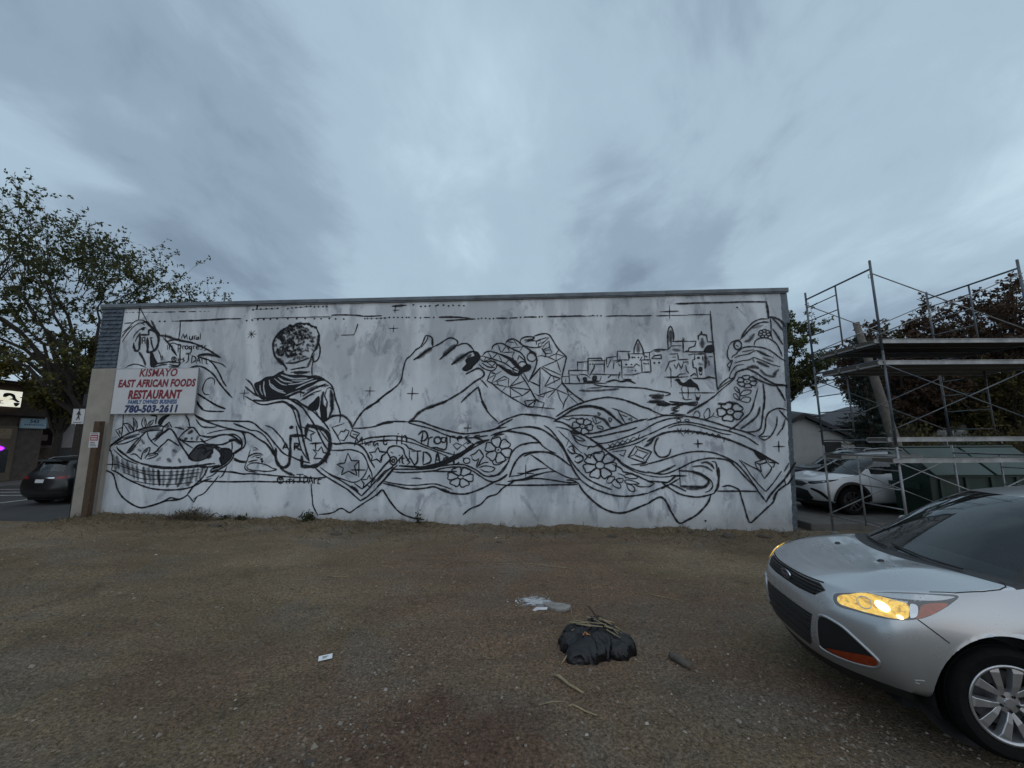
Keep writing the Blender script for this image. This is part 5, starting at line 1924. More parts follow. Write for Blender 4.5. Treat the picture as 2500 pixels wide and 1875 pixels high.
def wheel(parent, x, y, r, side, style, rim_m, name='wheel'):
    """side +1: face towards +y"""
    wh = empty(name, (x, y, r)); wh.parent = parent
    if side < 0: wh.rotation_euler = (0, 0, math.pi)
    rr_ = r*0.70
    b = MB(); b.lathe([(rr_, -0.10), (rr_+0.02, -0.115), (r*0.90, -0.12), (r*0.975, -0.10), (r, -0.07), (r, 0.07), (r*0.975, 0.10), (r*0.90, 0.12), (rr_+0.02, 0.112), (rr_, 0.095)], 'y', 56, closed=True)
    for q in (-0.045, 0.0, 0.045): b.lathe([(r+0.001, q-0.012), (r+0.005, q-0.010), (r+0.005, q+0.010), (r+0.001, q+0.012)], 'y', 56)
    o = b.build('tyre', M_RUBBER, wh, smooth=True); smooth_by_angle(o, 40)
    b = MB(); b.lathe([(rr_+0.004, 0.10), (rr_+0.006, 0.108), (rr_-0.012, 0.108), (rr_-0.018, 0.09), (rr_-0.03, 0.05), (rr_-0.035, -0.09)], 'y', 56)
    b.build('rim', rim_m, wh, smooth=True)
    b = MB(); b.lathe([(0.0, -0.03), (rr_-0.04, -0.03)], 'y', 40); b.build('backing', M_DARK, wh)
    b = MB(); b.lathe([(0.03, 0.0), (rr_*0.72, 0.0), (rr_*0.72, -0.015)], 'y', 40); b.build('brake_disc', M_DISC, wh)
    hub = 0.065 if style == 'five' else 0.07
    b = MB(); b.lathe([(0.0, 0.085), (0.028, 0.085), (0.032, 0.078), (hub, 0.074), (hub+0.008, 0.05), (hub+0.008, 0.0)], 'y', 30)
    o = b.build('hub', rim_m, wh, smooth=True); smooth_by_angle(o, 30)
    nsp = 5
    for k in range(nsp):
        a = 2*math.pi*k/nsp+0.31
        b = MB()
        for sg in (-1, 1):            # a pair of blades with a slot between
            P = []
            for q, hw, yy in ((hub*0.8, 0.014, 0.080), (rr_*0.45, 0.021, 0.094), (rr_*0.8, 0.029, 0.098), (rr_-0.006, 0.040, 0.090)):
                sep_ = sg*(0.022+0.055*(q/rr_))
                for e_ in (-hw, hw): P.append((q, sep_+e_, yy))
            n_ = len(P)
            ca, sa = math.cos(a), math.sin(a)
            tv = [(ca*p[0]-sa*p[1], p[2], sa*p[0]+ca*p[1]) for p in P]+[(ca*p[0]-sa*p[1]*0.8, p[2]-0.04, sa*p[0]+ca*p[1]*0.8) for p in P]
            fs = []
            for i in range(3):
                q = i*2; fs += [(q, q+1, q+3, q+2), (n_+q, n_+q+2, n_+q+3, n_+q+1), (q, q+2, n_+q+2, n_+q), (q+1, n_+q+1, n_+q+3, q+3)]
            b.add(tv, fs)
        b.build('spoke', rim_m, wh, bevel=0.004)
        b = MB(); c_, s_ = math.cos(a+0.63), math.sin(a+0.63); b.tube((c_*0.048, 0.05, s_*0.048), (c_*0.048, 0.086, s_*0.048), 0.008, n=6); b.build('wheel_nut', M_DARK, wh)
    return wh
def mirror_y(o):   # a mirrored copy of a part across the car's middle
    c = o.copy(); c.data = o.data.copy(); COL.objects.link(c); c.parent = o.parent
    co = np.zeros(len(c.data.vertices)*3); c.data.vertices.foreach_get('co', co); co = co.reshape(-1, 3); co[:, 1] *= -1
    c.data.vertices.foreach_set('co', co.ravel()); c.data.flip_normals(); c.data.update(); return c
def suv(name, loc, heading, sc, paint, label, cat='car', rim_m=None, wheel_r=0.345, s_front=0.93, s_rear=3.62, lvl=3, arch_r=0.43, group=None, lower_trim=False):
    ks, kw, kz = sc
    root = empty(name, loc, heading); tag(root, label, cat, group)
    full = body_mesh(sc, lvl)
    bv = bmesh.new(); bv.from_mesh(full); bvh = BVHTree.FromBMesh(bv); bv.free()
    fx, rx_ = -s_front*ks, -s_rear*ks
    cut_arches(full, [(fx, wheel_r+0.005), (rx_, wheel_r+0.005)], arch_r)
    parts = {}
    for nm, which, m in (('body', (0,), paint), ('windshield', (1,), M_GLASS), ('cowl', (2,), M_BLKPL), ('rear_window', (3,), M_GLASS), ('side_window', (4,), M_GLASS)):
        me = split_by_material(full, which)
        if nm == 'side_window':
            for sg in (1, -1):
                bm = bmesh.new(); bm.from_mesh(me); bmesh.ops.delete(bm, geom=[f for f in bm.faces if f.calc_center_median().y*sg < 0], context='FACES'); m2 = bpy.data.meshes.new('w'); bm.to_mesh(m2); bm.free()
                link('side_window', m2, m, root)
        else: parts[nm] = link(nm, me, m, root)
    bpy.data.meshes.remove(full)
    tw = 0.80*kw
    for x in (fx, rx_):
        for sg in (1, -1):
            wheel(root, x, sg*tw, wheel_r, sg, 'five', rim_m or M_ALLOY)
            b = MB(); vs = []; n = 20
            for k in range(n+1):
                a = -0.35+(math.pi+0.7)*k/n
                for yy in (0.885*kw, 0.40*kw): vs.append((x+(arch_r-0.004)*math.cos(a), sg*yy, wheel_r+0.005+(arch_r-0.004)*math.sin(a)))
            b.add(vs, [(2*k, 2*k+1, 2*k+3, 2*k+2) for k in range(n)]); 
            b.add([(x-arch_r, sg*0.40*kw, 0.1), (x+arch_r, sg*0.40*kw, 0.1), (x+arch_r, sg*0.40*kw, 0.8), (x-arch_r, sg*0.40*kw, 0.8)], [(0, 1, 2, 3)])
            b.build('wheel_well', M_DARK, root)
    b = MB(); b.box((-4.2*ks, -0.70*kw, 0.16), (-0.42*ks, 0.70*kw, 0.27)); b.build('underbody', M_DARK, root)
    # dashboard, wheel and seats seen through the glass
    b = MB(); b.hexa([(-1.75*ks,-.70*kw,.60),(-1.02*ks,-.70*kw,.60),(-1.02*ks,.70*kw,.60),(-1.75*ks,.70*kw,.60),(-1.70*ks,-.70*kw,1.00*kz),(-1.12*ks,-.68*kw,1.03*kz),(-1.12*ks,.68*kw,1.03*kz),(-1.70*ks,.70*kw,1.00*kz)]); b.build('dashboard', M_INT, root, bevel=0.03)
    b = MB(); sx, sy, sz = -1.86*ks, 0.36*kw, 1.02*kz
    b.path([(sx-0.06*math.sin(a), sy+0.185*math.cos(a), sz+0.175*math.sin(a)) for a in [2*math.pi*k/24 for k in range(25)]], 0.015, 6, False); b.tube((sx+0.25, sy, sz-0.15), (sx, sy, sz), 0.03); b.tube((sx, sy-0.17, sz), (sx, sy+0.17, sz), 0.02); b.build('steering_wheel', M_INT, root, True)
    for (xs_, ys_) in ((-2.45, .36), (-2.45, -.36), (-3.35, .38), (-3.35, -.38)):
        b = MB(); x0, y0 = xs_*ks, ys_*kw
        b.hexa([(x0-.05,y0-.25,.42),(x0+.48,y0-.25,.42),(x0+.48,y0+.25,.42),(x0-.05,y0+.25,.42),(x0-.05,y0-.25,.62),(x0+.48,y0-.25,.66),(x0+.48,y0+.25,.66),(x0-.05,y0+.25,.62)])
        b.hexa([(x0-.12,y0-.25,.55),(x0+.03,y0-.25,.60),(x0+.03,y0+.25,.60),(x0-.12,y0+.25,.55),(x0-.32,y0-.21,1.16*kz),(x0-.20,y0-.21,1.18*kz),(x0-.20,y0+.21,1.18*kz),(x0-.32,y0+.21,1.16*kz)])
        b.hexa([(x0-.33,y0-.12,1.20*kz),(x0-.23,y0-.12,1.20*kz),(x0-.23,y0+.12,1.20*kz),(x0-.33,y0+.12,1.20*kz),(x0-.36,y0-.11,1.38*kz),(x0-.28,y0-.11,1.38*kz),(x0-.28,y0+.11,1.38*kz),(x0-.36,y0+.11,1.38*kz)])
        b.tube((x0-.27,y0-.06,1.12*kz), (x0-.29,y0-.06,1.24*kz), 0.008); b.tube((x0-.27,y0+.06,1.12*kz), (x0-.29,y0+.06,1.24*kz), 0.008); b.build('seat', M_SEAT, root, bevel=0.03)
    b = MB(); b.box((-4.25*ks, -.84*kw, .40), (-0.9*ks, .84*kw, .42)); b.build('cabin_floor', M_INT, root)
    b = MB(); b.hexa([(-1.90*ks,-.11,1.43*kz),(-1.87*ks,-.11,1.43*kz),(-1.87*ks,.11,1.43*kz),(-1.90*ks,.11,1.43*kz),(-1.90*ks,-.11,1.49*kz),(-1.87*ks,-.11,1.49*kz),(-1.87*ks,.11,1.49*kz),(-1.90*ks,.11,1.49*kz)]); b.build('rear_view_mirror', M_INT, root, bevel=0.01)
    return root, bvh, parts

# ---- the silver car in the foreground
CARP = (2.539, 3.90, 0.0); CARH = math.radians(169.8)
CAR, bvh, cparts = suv('silver_car', CARP, CARH, (1, 1, 1), M_SILVER, 'silver car with lit yellow headlights nosing in from the right', 'car')
CARM = Matrix.Translation(CARP) @ Matrix.Rotation(CARH, 4, 'Z')
def both(me_fn, name, m, parent, smooth=True):
    me = me_fn(); o = link(name, me, m, parent, smooth); mirror_y(o); return o
def front_patch(B, outline, off, cell=0.03, ks=1.0): return patch(B, outline, lambda a, b: (1.5, a, b), (-1, 0, 0), off, cell)
E_ = Vector((-0.8, 0.6, 0)); D_ = Vector((-0.6, -0.8, 0))
def corner_patch(B, pts, off, cell=0.025, n=4, smooth=True):
    P = [(0.8*s+0.6*w, z) for s, w, z in pts]
    return patch(B, smooth_poly(P, n) if smooth else P, lambda a, b: tuple(E_*a-D_*3+Vector((0, 0, b))), D_, off, cell)
M_GRILLE = NT('grille_mesh'); _t = M_GRILLE
_w = _t.n.new('ShaderNodeTexWave'); _t.l.new(_t.tc.outputs['Object'], _w.inputs[0]); _w.bands_direction = 'Z'; _w.inputs['Scale'].default_value = 14
_t.base(_t.ramp(_w.outputs['Fac'], [(0.3, 0.004), (0.7, 0.02)])); _t.set(Roughness=0.5); _t.bump(_w.outputs['Fac'], 0.8, 0.01); M_GRILLE = _t.m
g = link('upper_grille', front_patch(bvh, [(-0.47,0.86),(-0.40,0.895),(-0.2,0.888),(0.2,0.888),(0.40,0.895),(0.47,0.86),(0.40,0.795),(0.2,0.785),(-0.2,0.785),(-0.40,0.795)], 0.004), M_GRILLE, CAR, True)
b = MB()
for z in (0.812, 0.838, 0.864):
    pts = []
    for k in range(21):
        w = -0.40+0.80*k/20; h, nn, _, _ = bvh.ray_cast(Vector((1.5, w, z)), Vector((-1, 0, 0)))
        if h is not None: pts.append(h+Vector((0.008, 0, 0)))
    b.path(pts, 0.007, 5)
b.build('grille_bars', M_BLKPL, CAR)
link('lower_grille', front_patch(bvh, [(-0.40,0.645),(0.40,0.645),(0.345,0.40),(0.30,0.365),(-0.30,0.365),(-0.345,0.40)], 0.004), M_GRILLE, CAR, True)
for z in (0.44, 0.51, 0.58):
    pts = []
    for k in range(21):
        w = -0.36+0.72*k/20; h, nn, _, _ = bvh.ray_cast(Vector((1.5, w, z)), Vector((-1, 0, 0)))
        if h is not None: pts.append(h+Vector((0.006, 0, 0)))
    b = MB(); b.path(pts, 0.006, 5); b.build('grille_bar', M_BLKPL, CAR)
# side pockets with the amber strip
POCK = [(.06,.455,.66),(.12,.60,.665),(.17,.70,.61),(.235,.785,.53),(.25,.795,.49),(.225,.765,.445),(.14,.62,.41),(.06,.45,.405),(.05,.425,.47)]
both(lambda: corner_patch(bvh, POCK, 0.004, n=3), 'air_pocket', M_DARK, CAR)
both(lambda: corner_patch(bvh, [(.075,.475,.43),(.15,.655,.49),(.235,.775,.525),(.245,.785,.49),(.22,.76,.455),(.14,.625,.422)], 0.008, n=3), 'amber_reflector', simple('deep_amber', (0.22, 0.028, 0.006), 0.35, var=0.3, scale=40), CAR)
# pocket frame, raised
def ridge(P, r, name, m, n=4, off=0.002, mir=True, par=None, B=None):
    pts = []
    Q = smooth_poly([(0.8*s+0.6*w, z) for s, w, z in P], n); Q = Q+[Q[0]]
    for a, z in Q:
        h, nn, _, _ = (B or bvh).ray_cast(E_*a-D_*3+Vector((0, 0, z)), D_)
        if h is not None: pts.append(h+nn*off)
    b = MB(); b.path(pts, r, 6, False); o = b.build(name, m, par or CAR, True)
    if mir: mirror_y(o)
    return o
ridge(POCK, 0.012, 'pocket_frame', M_SILVER)
# headlights: bezel, lit reflector, bulb, side marker, brow, clear lens
HL = [(.150,.525,.852),(.215,.587,.892),(.405,.701,.951),(.597,.795,.985),(.755,.849,.998),(.686,.875,.945),(.545,.891,.868),(.443,.878,.829),(.318,.808,.806),(.207,.676,.795),(.141,.565,.79)]
t = NT('lit_headlamp'); v1 = t.voronoi(15, 'F1', mscale=(1, 1, 2.2)); n1_ = t.noise(9, 3, 0.5, 2.6, mscale=(1, 1, 1.6))
c = t.ramp(n1_, [(0.30, (0.16, 0.065, 0.005)), (0.42, (0.62, 0.33, 0.02)), (0.50, (0.95, 0.60, 0.06)), (0.58, (0.78, 0.45, 0.03)), (0.68, (1.0, 0.80, 0.30))])
t.base((0.5, 0.35, 0.05)); t.l.new(c, t.b.inputs['Emission Color']); t.b.inputs['Emission Strength'].default_value = 0.85; t.set(Roughness=0.12); t.bump(v1, 1.0, 0.03); M_LIT = t.m
M_HOT = emit('bulb_glow', (1.0, 0.86, 0.5), 2.6)
M_LENS = NT('clear_lens'); M_LENS.base((1, 1, 1)); M_LENS.set(Roughness=0.02, Alpha=0.16, Coat_Weight=0.6); M_LENS = M_LENS.m
M_SMOKE = simple('headlamp_bezel', (0.02, 0.02, 0.022), 0.25, var=0.3)
M_BROW = simple('satin_silver', (0.55, 0.57, 0.58), 0.22, 0.7, var=0.1, scale=40)
for sg in (1, -1):
    hl = empty('headlight', (0, 0, 0)); hl.parent = CAR
    if sg < 0: hl.scale = (1, 1, 1)
    def put(name, pts, off, m, n=4, cell=0.025, hl=hl, sg=sg):
        me = corner_patch(bvh, pts, off, cell, n)
        if sg < 0:
            co = np.zeros(len(me.vertices)*3); me.vertices.foreach_get('co', co); co = co.reshape(-1, 3); co[:, 1] *= -1; me.vertices.foreach_set('co', co.ravel()); me.flip_normals(); me.update()
        return link(name, me, m, hl, True)
    put('bezel', HL, 0.002, M_SMOKE)
    put('brow', [(.32,.655,.925),(.405,.700,.945),(.597,.793,.979),(.735,.845,.988),(.64,.86,.962),(.50,.83,.945),(.40,.76,.93)], 0.005, M_BROW)
    put('lit_reflector', [(.168,.555,.852),(.225,.605,.888),(.30,.66,.920),(.40,.76,.922),(.453,.832,.918),(.435,.862,.872),(.405,.862,.828),(.30,.785,.813),(.21,.66,.806),(.160,.575,.808)], 0.006, M_LIT)
    put('bulb', [(.325,.735,.895),(.36,.765,.890),(.375,.79,.865),(.35,.785,.842),(.32,.755,.852),(.31,.735,.875)], 0.012, M_HOT)
    put('bulb', [(.375,.835,.842),(.395,.85,.842),(.40,.855,.825),(.38,.84,.823)], 0.012, M_HOT)
    put('chrome_divider', [(.462,.842,.918),(.495,.855,.915),(.475,.872,.86),(.445,.868,.84),(.435,.864,.85)], 0.008, M_CHROME)
    put('side_marker', [(.528,.862,.928),(.668,.872,.948),(.60,.886,.90),(.535,.890,.868),(.462,.878,.838),(.485,.873,.875)], 0.008, M_AMBER)
    for (ca, cz, ra) in ((0.63, 0.862, 0.034),):      # projector bowl ring
        pts = []
        for k in range(21):
            a = 2*math.pi*k/20; hh, n2_, _, _ = bvh.ray_cast(E_*(ca+ra*math.cos(a)*1.25)-D_*3+Vector((0, 0, cz+ra*math.sin(a))), D_)
            if hh is not None: q = hh+n2_*0.011; pts.append(Vector((q.x, q.y*sg, q.z)))
        if len(pts) > 4:
            b = MB(); b.path(pts, 0.0045, 5, False); b.build('bowl_ring', M_CHROME, hl, True)
    put('clear_lens', HL, 0.016, M_LENS)
# badge: oval with script
h, nn, _, _ = bvh.ray_cast(Vector((1.5, 0, 0.84)), Vector((-1, 0, 0)))
bd = empty('badge', (h.x+0.012, 0, 0.842)); bd.parent = CAR
def ellipse_plate(name, rx, rz, x0, x1, m, par):
    b = MB(); n = 28; b.poly([(x0, rx*math.cos(2*math.pi*k/n), rz*math.sin(2*math.pi*k/n)) for k in range(n)], (x1-x0, 0, 0), 'x'); return b.build(name, m, par)
ellipse_plate('badge_rim', 0.092, 0.038, 0, 0.010, M_CHROME, bd); ellipse_plate('badge_field', 0.084, 0.031, 0.009, 0.013, simple('badge_blue', (0.012, 0.025, 0.08), 0.2), bd)
text_mesh('Ford', 0.058, M_CHROME, bd, 'badge_script', (0.0145, 0, 0.0), rot=(math.pi/2, 0, math.pi/2), shear=0.35, bold=0.001)
# shut lines
def topseam(P, name='panel_gap', w=0.007, mir=True):
    o = seam(bvh, [(-s, w_, 2.0) for s, w_ in P], (0, 0, -1), w, 0.002, name, CAR)
    if o and mir: mirror_y(o)
topseam([(.62,.802),(.75,.838),(.92,.838),(1.03,.826),(1.09,.80),(1.12,.755),(1.10,.70)])
o = seam(bvh, [(1.5, w, 0.895+0.012*(abs(w)/0.45)**2) for w in np.linspace(-0.47, 0.47, 12)], (-1, 0, 0), 0.012, 0.002, 'hood_gap', CAR)
def sideseam(P, name='panel_gap', w=0.007):
    o = seam(bvh, [(-s, 2.0, z) for s, z in P], (0, -1, 0), w, 0.002, name, CAR)
    if o: mirror_y(o)
sideseam([(.46,.84),(.54,.77),(.63,.69)])
sideseam([(1.42,1.06),(1.40,.80),(1.36,.50),(1.38,.33)]); sideseam([(2.42,1.08),(2.44,.70),(2.44,.33)]); sideseam([(3.30,1.10),(3.20,.85),(3.02,.60),(2.98,.34)])
sideseam([(1.40,.31),(2.98,.33)])
for s_ in (2.44, 3.36):                     # door handles
    b = MB(); b.box((-s_-0.02-0.17, 0.915, 0.90), (-s_-0.02, 0.945, 0.93)); o = b.build('door_handle', M_SILVER, CAR, bevel=0.01); mirror_y(o)
b = MB(); b.hexa([(-1.78,.84,1.06),(-1.66,.84,1.06),(-1.66,.90,1.08),(-1.78,.90,1.08),(-1.76,.84,1.10),(-1.68,.84,1.10),(-1.68,.90,1.12),(-1.76,.90,1.12)]); 
b.hexa([(-1.82,.89,1.07),(-1.66,.89,1.08),(-1.69,1.08,1.10),(-1.82,1.08,1.10),(-1.82,.89,1.24),(-1.70,.89,1.22),(-1.73,1.07,1.22),(-1.82,1.07,1.23)])
o = b.build('wing_mirror', M_SILVER, CAR, bevel=0.02); mirror_y(o)
for w_ in (-0.30, 0.28):                    # washer jets
    h, nn, _, _ = bvh.ray_cast(Vector((-0.66, w_, 2)), Vector((0, 0, -1))); b = MB()
    b.hexa([h+Vector((q[0]*0.022, q[1]*0.016, -0.002)) for q in ((-1,-1),(1,-1),(1,1),(-1,1))]+[h+Vector((q[0]*0.012-0.006, q[1]*0.010, 0.014)) for q in ((-1,-1),(1,-1),(1,1),(-1,1))]); b.build('washer_jet', M_BLKPL, CAR)
for w0, w1 in ((0.55, -0.05), (-0.05, -0.60)):   # wipers
    pts = []
    for k in range(9):
        w_ = w0+(w1-w0)*k/8; s_ = 0.93+0.05*(k/8)+0.36*abs(w_)**2
        h, nn, _, _ = bvh.ray_cast(Vector((-s_, w_, 2.2)), Vector((0, 0, -1)))
        if h is not None: pts.append(h+nn*0.018)
    if len(pts) > 2:
        b = MB(); b.path(pts, 0.008, 5); b.build('wiper', M_BLKPL, CAR)
both(lambda: patch(bvh, [(-4.25,.80),(-4.05,.86),(-4.10,1.08),(-4.25,1.06)], lambda a, b_: (a, 2, b_), (0, -1, 0), 0.006), 'tail_light', M_REDL, CAR)
# scrape on the bumper corner
seam(bvh, [(-.40, 2, .44), (-.44, 2, .447), (-.46, 2, .44)], (0, -1, 0), 0.006, 0.001, 'scrape', CAR, simple('primer_grey', (0.62, 0.62, 0.62), 0.6))
seam(bvh, [(-.40, 2, .425), (-.45, 2, .41)], (0, -1, 0), 0.005, 0.001, 'scrape', CAR, MATS['primer_grey'])

# ---- white SUV on the pad behind the scaffold
WP = Vector((9.62, 11.40, -0.05)); WH = math.radians(179); WSC = (1.09, 1.05, 1.03)
wf = Vector((math.cos(WH), math.sin(WH), 0)); wl_ = Vector((-wf.y, wf.x, 0))
wloc = WP+wf*(0.93*WSC[0])-wl_*(0.86*WSC[1])
M_WALLOY = simple('dark_grey_alloy', (0.05, 0.05, 0.052), 0.35, 0.7)
WCAR, wb, wparts = suv('white_car', tuple(wloc), WH, WSC, M_PEARL, 'white SUV with black wheels parked behind the scaffold', 'car', M_WALLOY, 0.375, lvl=3, arch_r=0.47)
K = WSC
def fp(o, off=0.004): return patch(wb, [(a*K[1], z*K[2]) for a, z in o], lambda a, b: (1.5, a, b), (-1, 0, 0), off)
def cp(P, off=0.004, n=4):
    return patch(wb, smooth_poly([(0.8*s*K[0]+0.6*w*K[1], z*K[2]) for s, w, z in P], n), lambda a, b: tuple(E_*a-D_*3+Vector((0, 0, b))), D_, off)
link('upper_grille', fp([(-0.50,0.80),(-0.30,0.86),(0.30,0.86),(0.50,0.80),(0.34,0.72),(-0.34,0.72)]), M_GRILLE, WCAR, True)
link('lower_grille', fp([(-0.52,0.62),(-0.3,0.66),(0.3,0.66),(0.52,0.62),(0.62,0.42),(0.50,0.34),(-0.50,0.34),(-0.62,0.42)]), M_GRILLE, WCAR, True)
both(lambda: cp([(.10,.50,.855),(.30,.66,.90),(.50,.80,.935),(.66,.86,.95),(.48,.86,.90),(.30,.76,.85),(.14,.56,.80)]), 'headlight', M_SMOKE, WCAR)
both(lambda: cp([(.14,.56,.845),(.30,.68,.885),(.36,.76,.88),(.22,.68,.835)], 0.008), 'headlight_chrome', M_CHROME, WCAR)
both(lambda: cp([(.10,.62,.70),(.24,.76,.62),(.34,.84,.48),(.36,.86,.40),(.33,.84,.40),(.27,.78,.48),(.18,.70,.58),(.08,.60,.66)]), 'fog_slot', M_DARK, WCAR)
both(lambda: cp([(.04,.30,.40),(.2,.66,.36),(.42,.84,.36),(.42,.85,.325),(.2,.66,.32),(.04,.30,.33)]), 'chin_trim', M_BLKPL, WCAR)
for sg in (1, -1):
    for x in (-0.93*K[0], -3.62*K[0]):
        b = MB(); n = 24
        for k in range(n):
            a0, a1 = -0.12+(math.pi+0.24)*k/n, -0.12+(math.pi+0.24)*(k+1)/n
            q = []
            for a in (a0, a1):
                for r in (0.465, 0.535):
                    px, pz = x+r*math.cos(a), 0.38+r*math.sin(a)
                    h, nn, _, _ = wb.ray_cast(Vector((px, sg*2, max(pz, 0.3))), Vector((0, -sg, 0)))
                    q.append((h+Vector((0, sg*0.008, 0))) if h is not None else Vector((px, sg*0.93, pz)))
            b.add(q, [(0, 1, 3, 2)])
        b.build('arch_cladding', M_BLKPL, WCAR, True)
b = MB(); b.hexa([(-1.86,.89,1.11),(-1.70,.89,1.12),(-1.73,1.12,1.14),(-1.86,1.12,1.14),(-1.86,.89,1.30),(-1.74,.89,1.28),(-1.77,1.11,1.28),(-1.86,1.11,1.29)]); o = b.build('wing_mirror', M_BLKPL, WCAR, bevel=0.02); mirror_y(o)
def sseam(car, B, P, K=K):
    o = seam(B, [(-s*K[0], 2.2, z*K[2]) for s, z in P], (0, -1, 0), 0.008, 0.002, 'panel_gap', car)
    if o: mirror_y(o)
sseam(WCAR, wb, [(1.45,1.06),(1.42,.80),(1.40,.50),(1.42,.33)]); sseam(WCAR, wb, [(2.42,1.08),(2.44,.70),(2.44,.33)]); sseam(WCAR, wb, [(.75,1.0),(1.1,1.03),(1.4,1.05)])

# ---- black SUV on the street, seen from behind
BH = math.radians(88); bf = Vector((math.cos(BH), math.sin(BH), 0)); BSC = (1.0, 1.0, 1.0)
bloc = Vector((-17.1, 14.35, STZ))+bf*4.53
BCAR, bb, bparts = suv('black_car', tuple(bloc), BH, BSC, M_BLACKCAR, 'black SUV parked on the street seen from behind', 'car', M_ALLOYD, 0.36, lvl=2, arch_r=0.42)
def rp(o, off=0.006): return patch(bb, o, lambda a, b: (-7, a, b), (1, 0, 0), off, 0.05)
link('licence_plate', rp([(-0.16,.80),(0.16,.80),(0.16,.92),(-0.16,.92)], 0.012), M_SIGN, BCAR)
both(lambda: rp([(0.50,.93),(0.80,.93),(0.83,1.02),(0.56,1.03)]), 'tail_light', simple('tail_lens', (0.20, 0.015, 0.02), 0.2), BCAR)
link('bumper_trim', rp([(-0.78,.36),(0.78,.36),(0.80,.50),(-0.80,.50)]), M_BLKPL, BCAR, True)
link('tail_trim', rp([(-0.48,.955),(0.48,.955),(0.48,.985),(-0.48,.985)], 0.01), M_CHROME, BCAR, True)
b = MB(); b.hexa([(-4.28,-.50,1.545),(-4.05,-.52,1.60),(-4.05,.52,1.60),(-4.28,.50,1.545),(-4.28,-.50,1.565),(-4.05,-.52,1.625),(-4.05,.52,1.625),(-4.28,.50,1.565)]); b.build('roof_spoiler', M_BLACKCAR, BCAR, bevel=0.01)
for sg in (1, -1):
    b = MB(); b.path([(-2.2, sg*.60, 1.60), (-2.3, sg*.585, 1.67), (-3.0, sg*.58, 1.71), (-3.7, sg*.575, 1.68), (-3.85, sg*.575, 1.61)], 0.016, 6); b.build('roof_rail', M_GREY, BCAR)
b = MB(); b.path([(-4.30, 0.0, 1.40), (-4.36, 0.2, 1.24), (-4.38, 0.3, 1.2)], 0.010, 5); b.build('rear_wiper', M_BLKPL, BCAR)
o = seam(bb, [(-7, w, .53) for w in np.linspace(-.8, .8, 10)], (1, 0, 0), 0.012, 0.002, 'panel_gap', BCAR)

# ---------------------------------------------------------------- across the street on the left
t = NT('brown_brick'); br = t.n.new('ShaderNodeTexBrick'); mp = t.n.new('ShaderNodeMapping'); t.l.new(t.tc.outputs['Object'], mp.inputs[0])
mp.inputs['Rotation'].default_value = (math.pi/2, 0, math.pi/2); t.l.new(mp.outputs[0], br.inputs['Vector']); br.inputs['Scale'].default_value = 4.0
br.inputs['Color1'].default_value = (0.30, 0.105, 0.058, 1); br.inputs['Color2'].default_value = (0.21, 0.078, 0.045, 1); br.inputs['Mortar'].default_value = (0.10, 0.075, 0.06, 1)
t.base(t.mix(1.0, br.outputs['Color'], t.ramp(t.noise(3, 4), [(0.3, 0.7), (0.7, 1.2)]), 'MULTIPLY')); t.set(Roughness=0.9); M_BRICK = t.m
M_FASC = simple('dark_timber_fascia', (0.045, 0.028, 0.018), 0.8, var=0.3, scale=4); M_TAN = simple('tan_shopfront', (0.13, 0.095, 0.06), 0.7, var=0.2, scale=3)
M_DGLASS = simple('shop_glass', (0.03, 0.032, 0.035), 0.12, var=0.2)
bs = empty('brick_shop', (-28.0, 10.0, 0)); tag(bs, 'brown brick shop with lit white fascia sign across the street', 'building')
b = MB(); b.box((-9, -14, -0.3), (0, 13.35, 3.62)); b.build('wall', M_BRICK, bs)
b = MB(); b.box((-9, -14, 3.625), (0.35, 13.5, 5.35)); b.build('fascia', M_FASC, bs)
b = MB(); b.box((-9, -14.2, 5.352), (0.5, 13.6, 5.5)); b.build('roof', M_FASC, bs)
sh = empty('shop_front', (0.012, 8.75, 0.05)); sh.parent = bs
b = MB(); b.box((0, 0, 0), (0.05, 3.35, 3.0)); b.build('surround', M_TAN, sh)
for (y0, y1, z0, z1) in ((0.15, 1.5, 0.5, 2.1), (1.65, 3.1, 0.45, 1.7)):
    b = MB(); b.box((0.052, y0, z0), (0.062, y1, z1)); b.build('pane', M_DGLASS, sh)
for (y0, y1, z0, z1) in ((0.15, 1.5, 2.3, 2.85), (1.65, 3.1, 2.3, 2.85)):
    b = MB(); b.box((0.052, y0, z0), (0.07, y1, z1)); b.build('header_panel', simple('ochre_panel', (0.25, 0.19, 0.11), 0.7), sh)
b = MB(); b.box((0.052, 2.3, 1.82), (0.06, 3.0, 2.12)); b.build('door_number_panel', M_TAN, sh)
fs_ = empty('fascia_sign', (-27.63, 17.5, 4.08)); tag(fs_, 'lit white fascia sign with black lettering on the brick shop', 'sign')
t = NT('lit_sign_face'); z_ = t.sepc()[2]
c = t.ramp(t.noise(3, 3), [(0.3, (0.85, 0.83, 0.62)), (0.7, (0.95, 0.96, 0.88))]); t.base((0.7, 0.7, 0.6)); t.l.new(c, t.b.inputs['Emission Color']); t.b.inputs['Emission Strength'].default_value = 0.75; M_LITS = t.m
b = MB(); b.box((0, 0, 0), (0.12, 4.2, 0.86)); b.build('light_box', M_LITS, fs_)
M_INK = simple('sign_ink', (0.02, 0.02, 0.025), 0.6)
def blob(pts, name='lettering', par=None, m=None):
    b = MB(); b.poly([(0.124, y, z) for y, z in smooth_poly(pts, 3)], (0.006, 0, 0), 'x'); return b.build(name, m or M_INK, par)
blob([(2.30,.50),(2.38,.68),(2.62,.72),(2.80,.58),(2.74,.48),(2.62,.60),(2.50,.52),(2.42,.42)], par=fs_)
blob([(3.02,.46),(3.04,.82),(3.20,.82),(3.14,.62),(3.12,.45)], par=fs_)
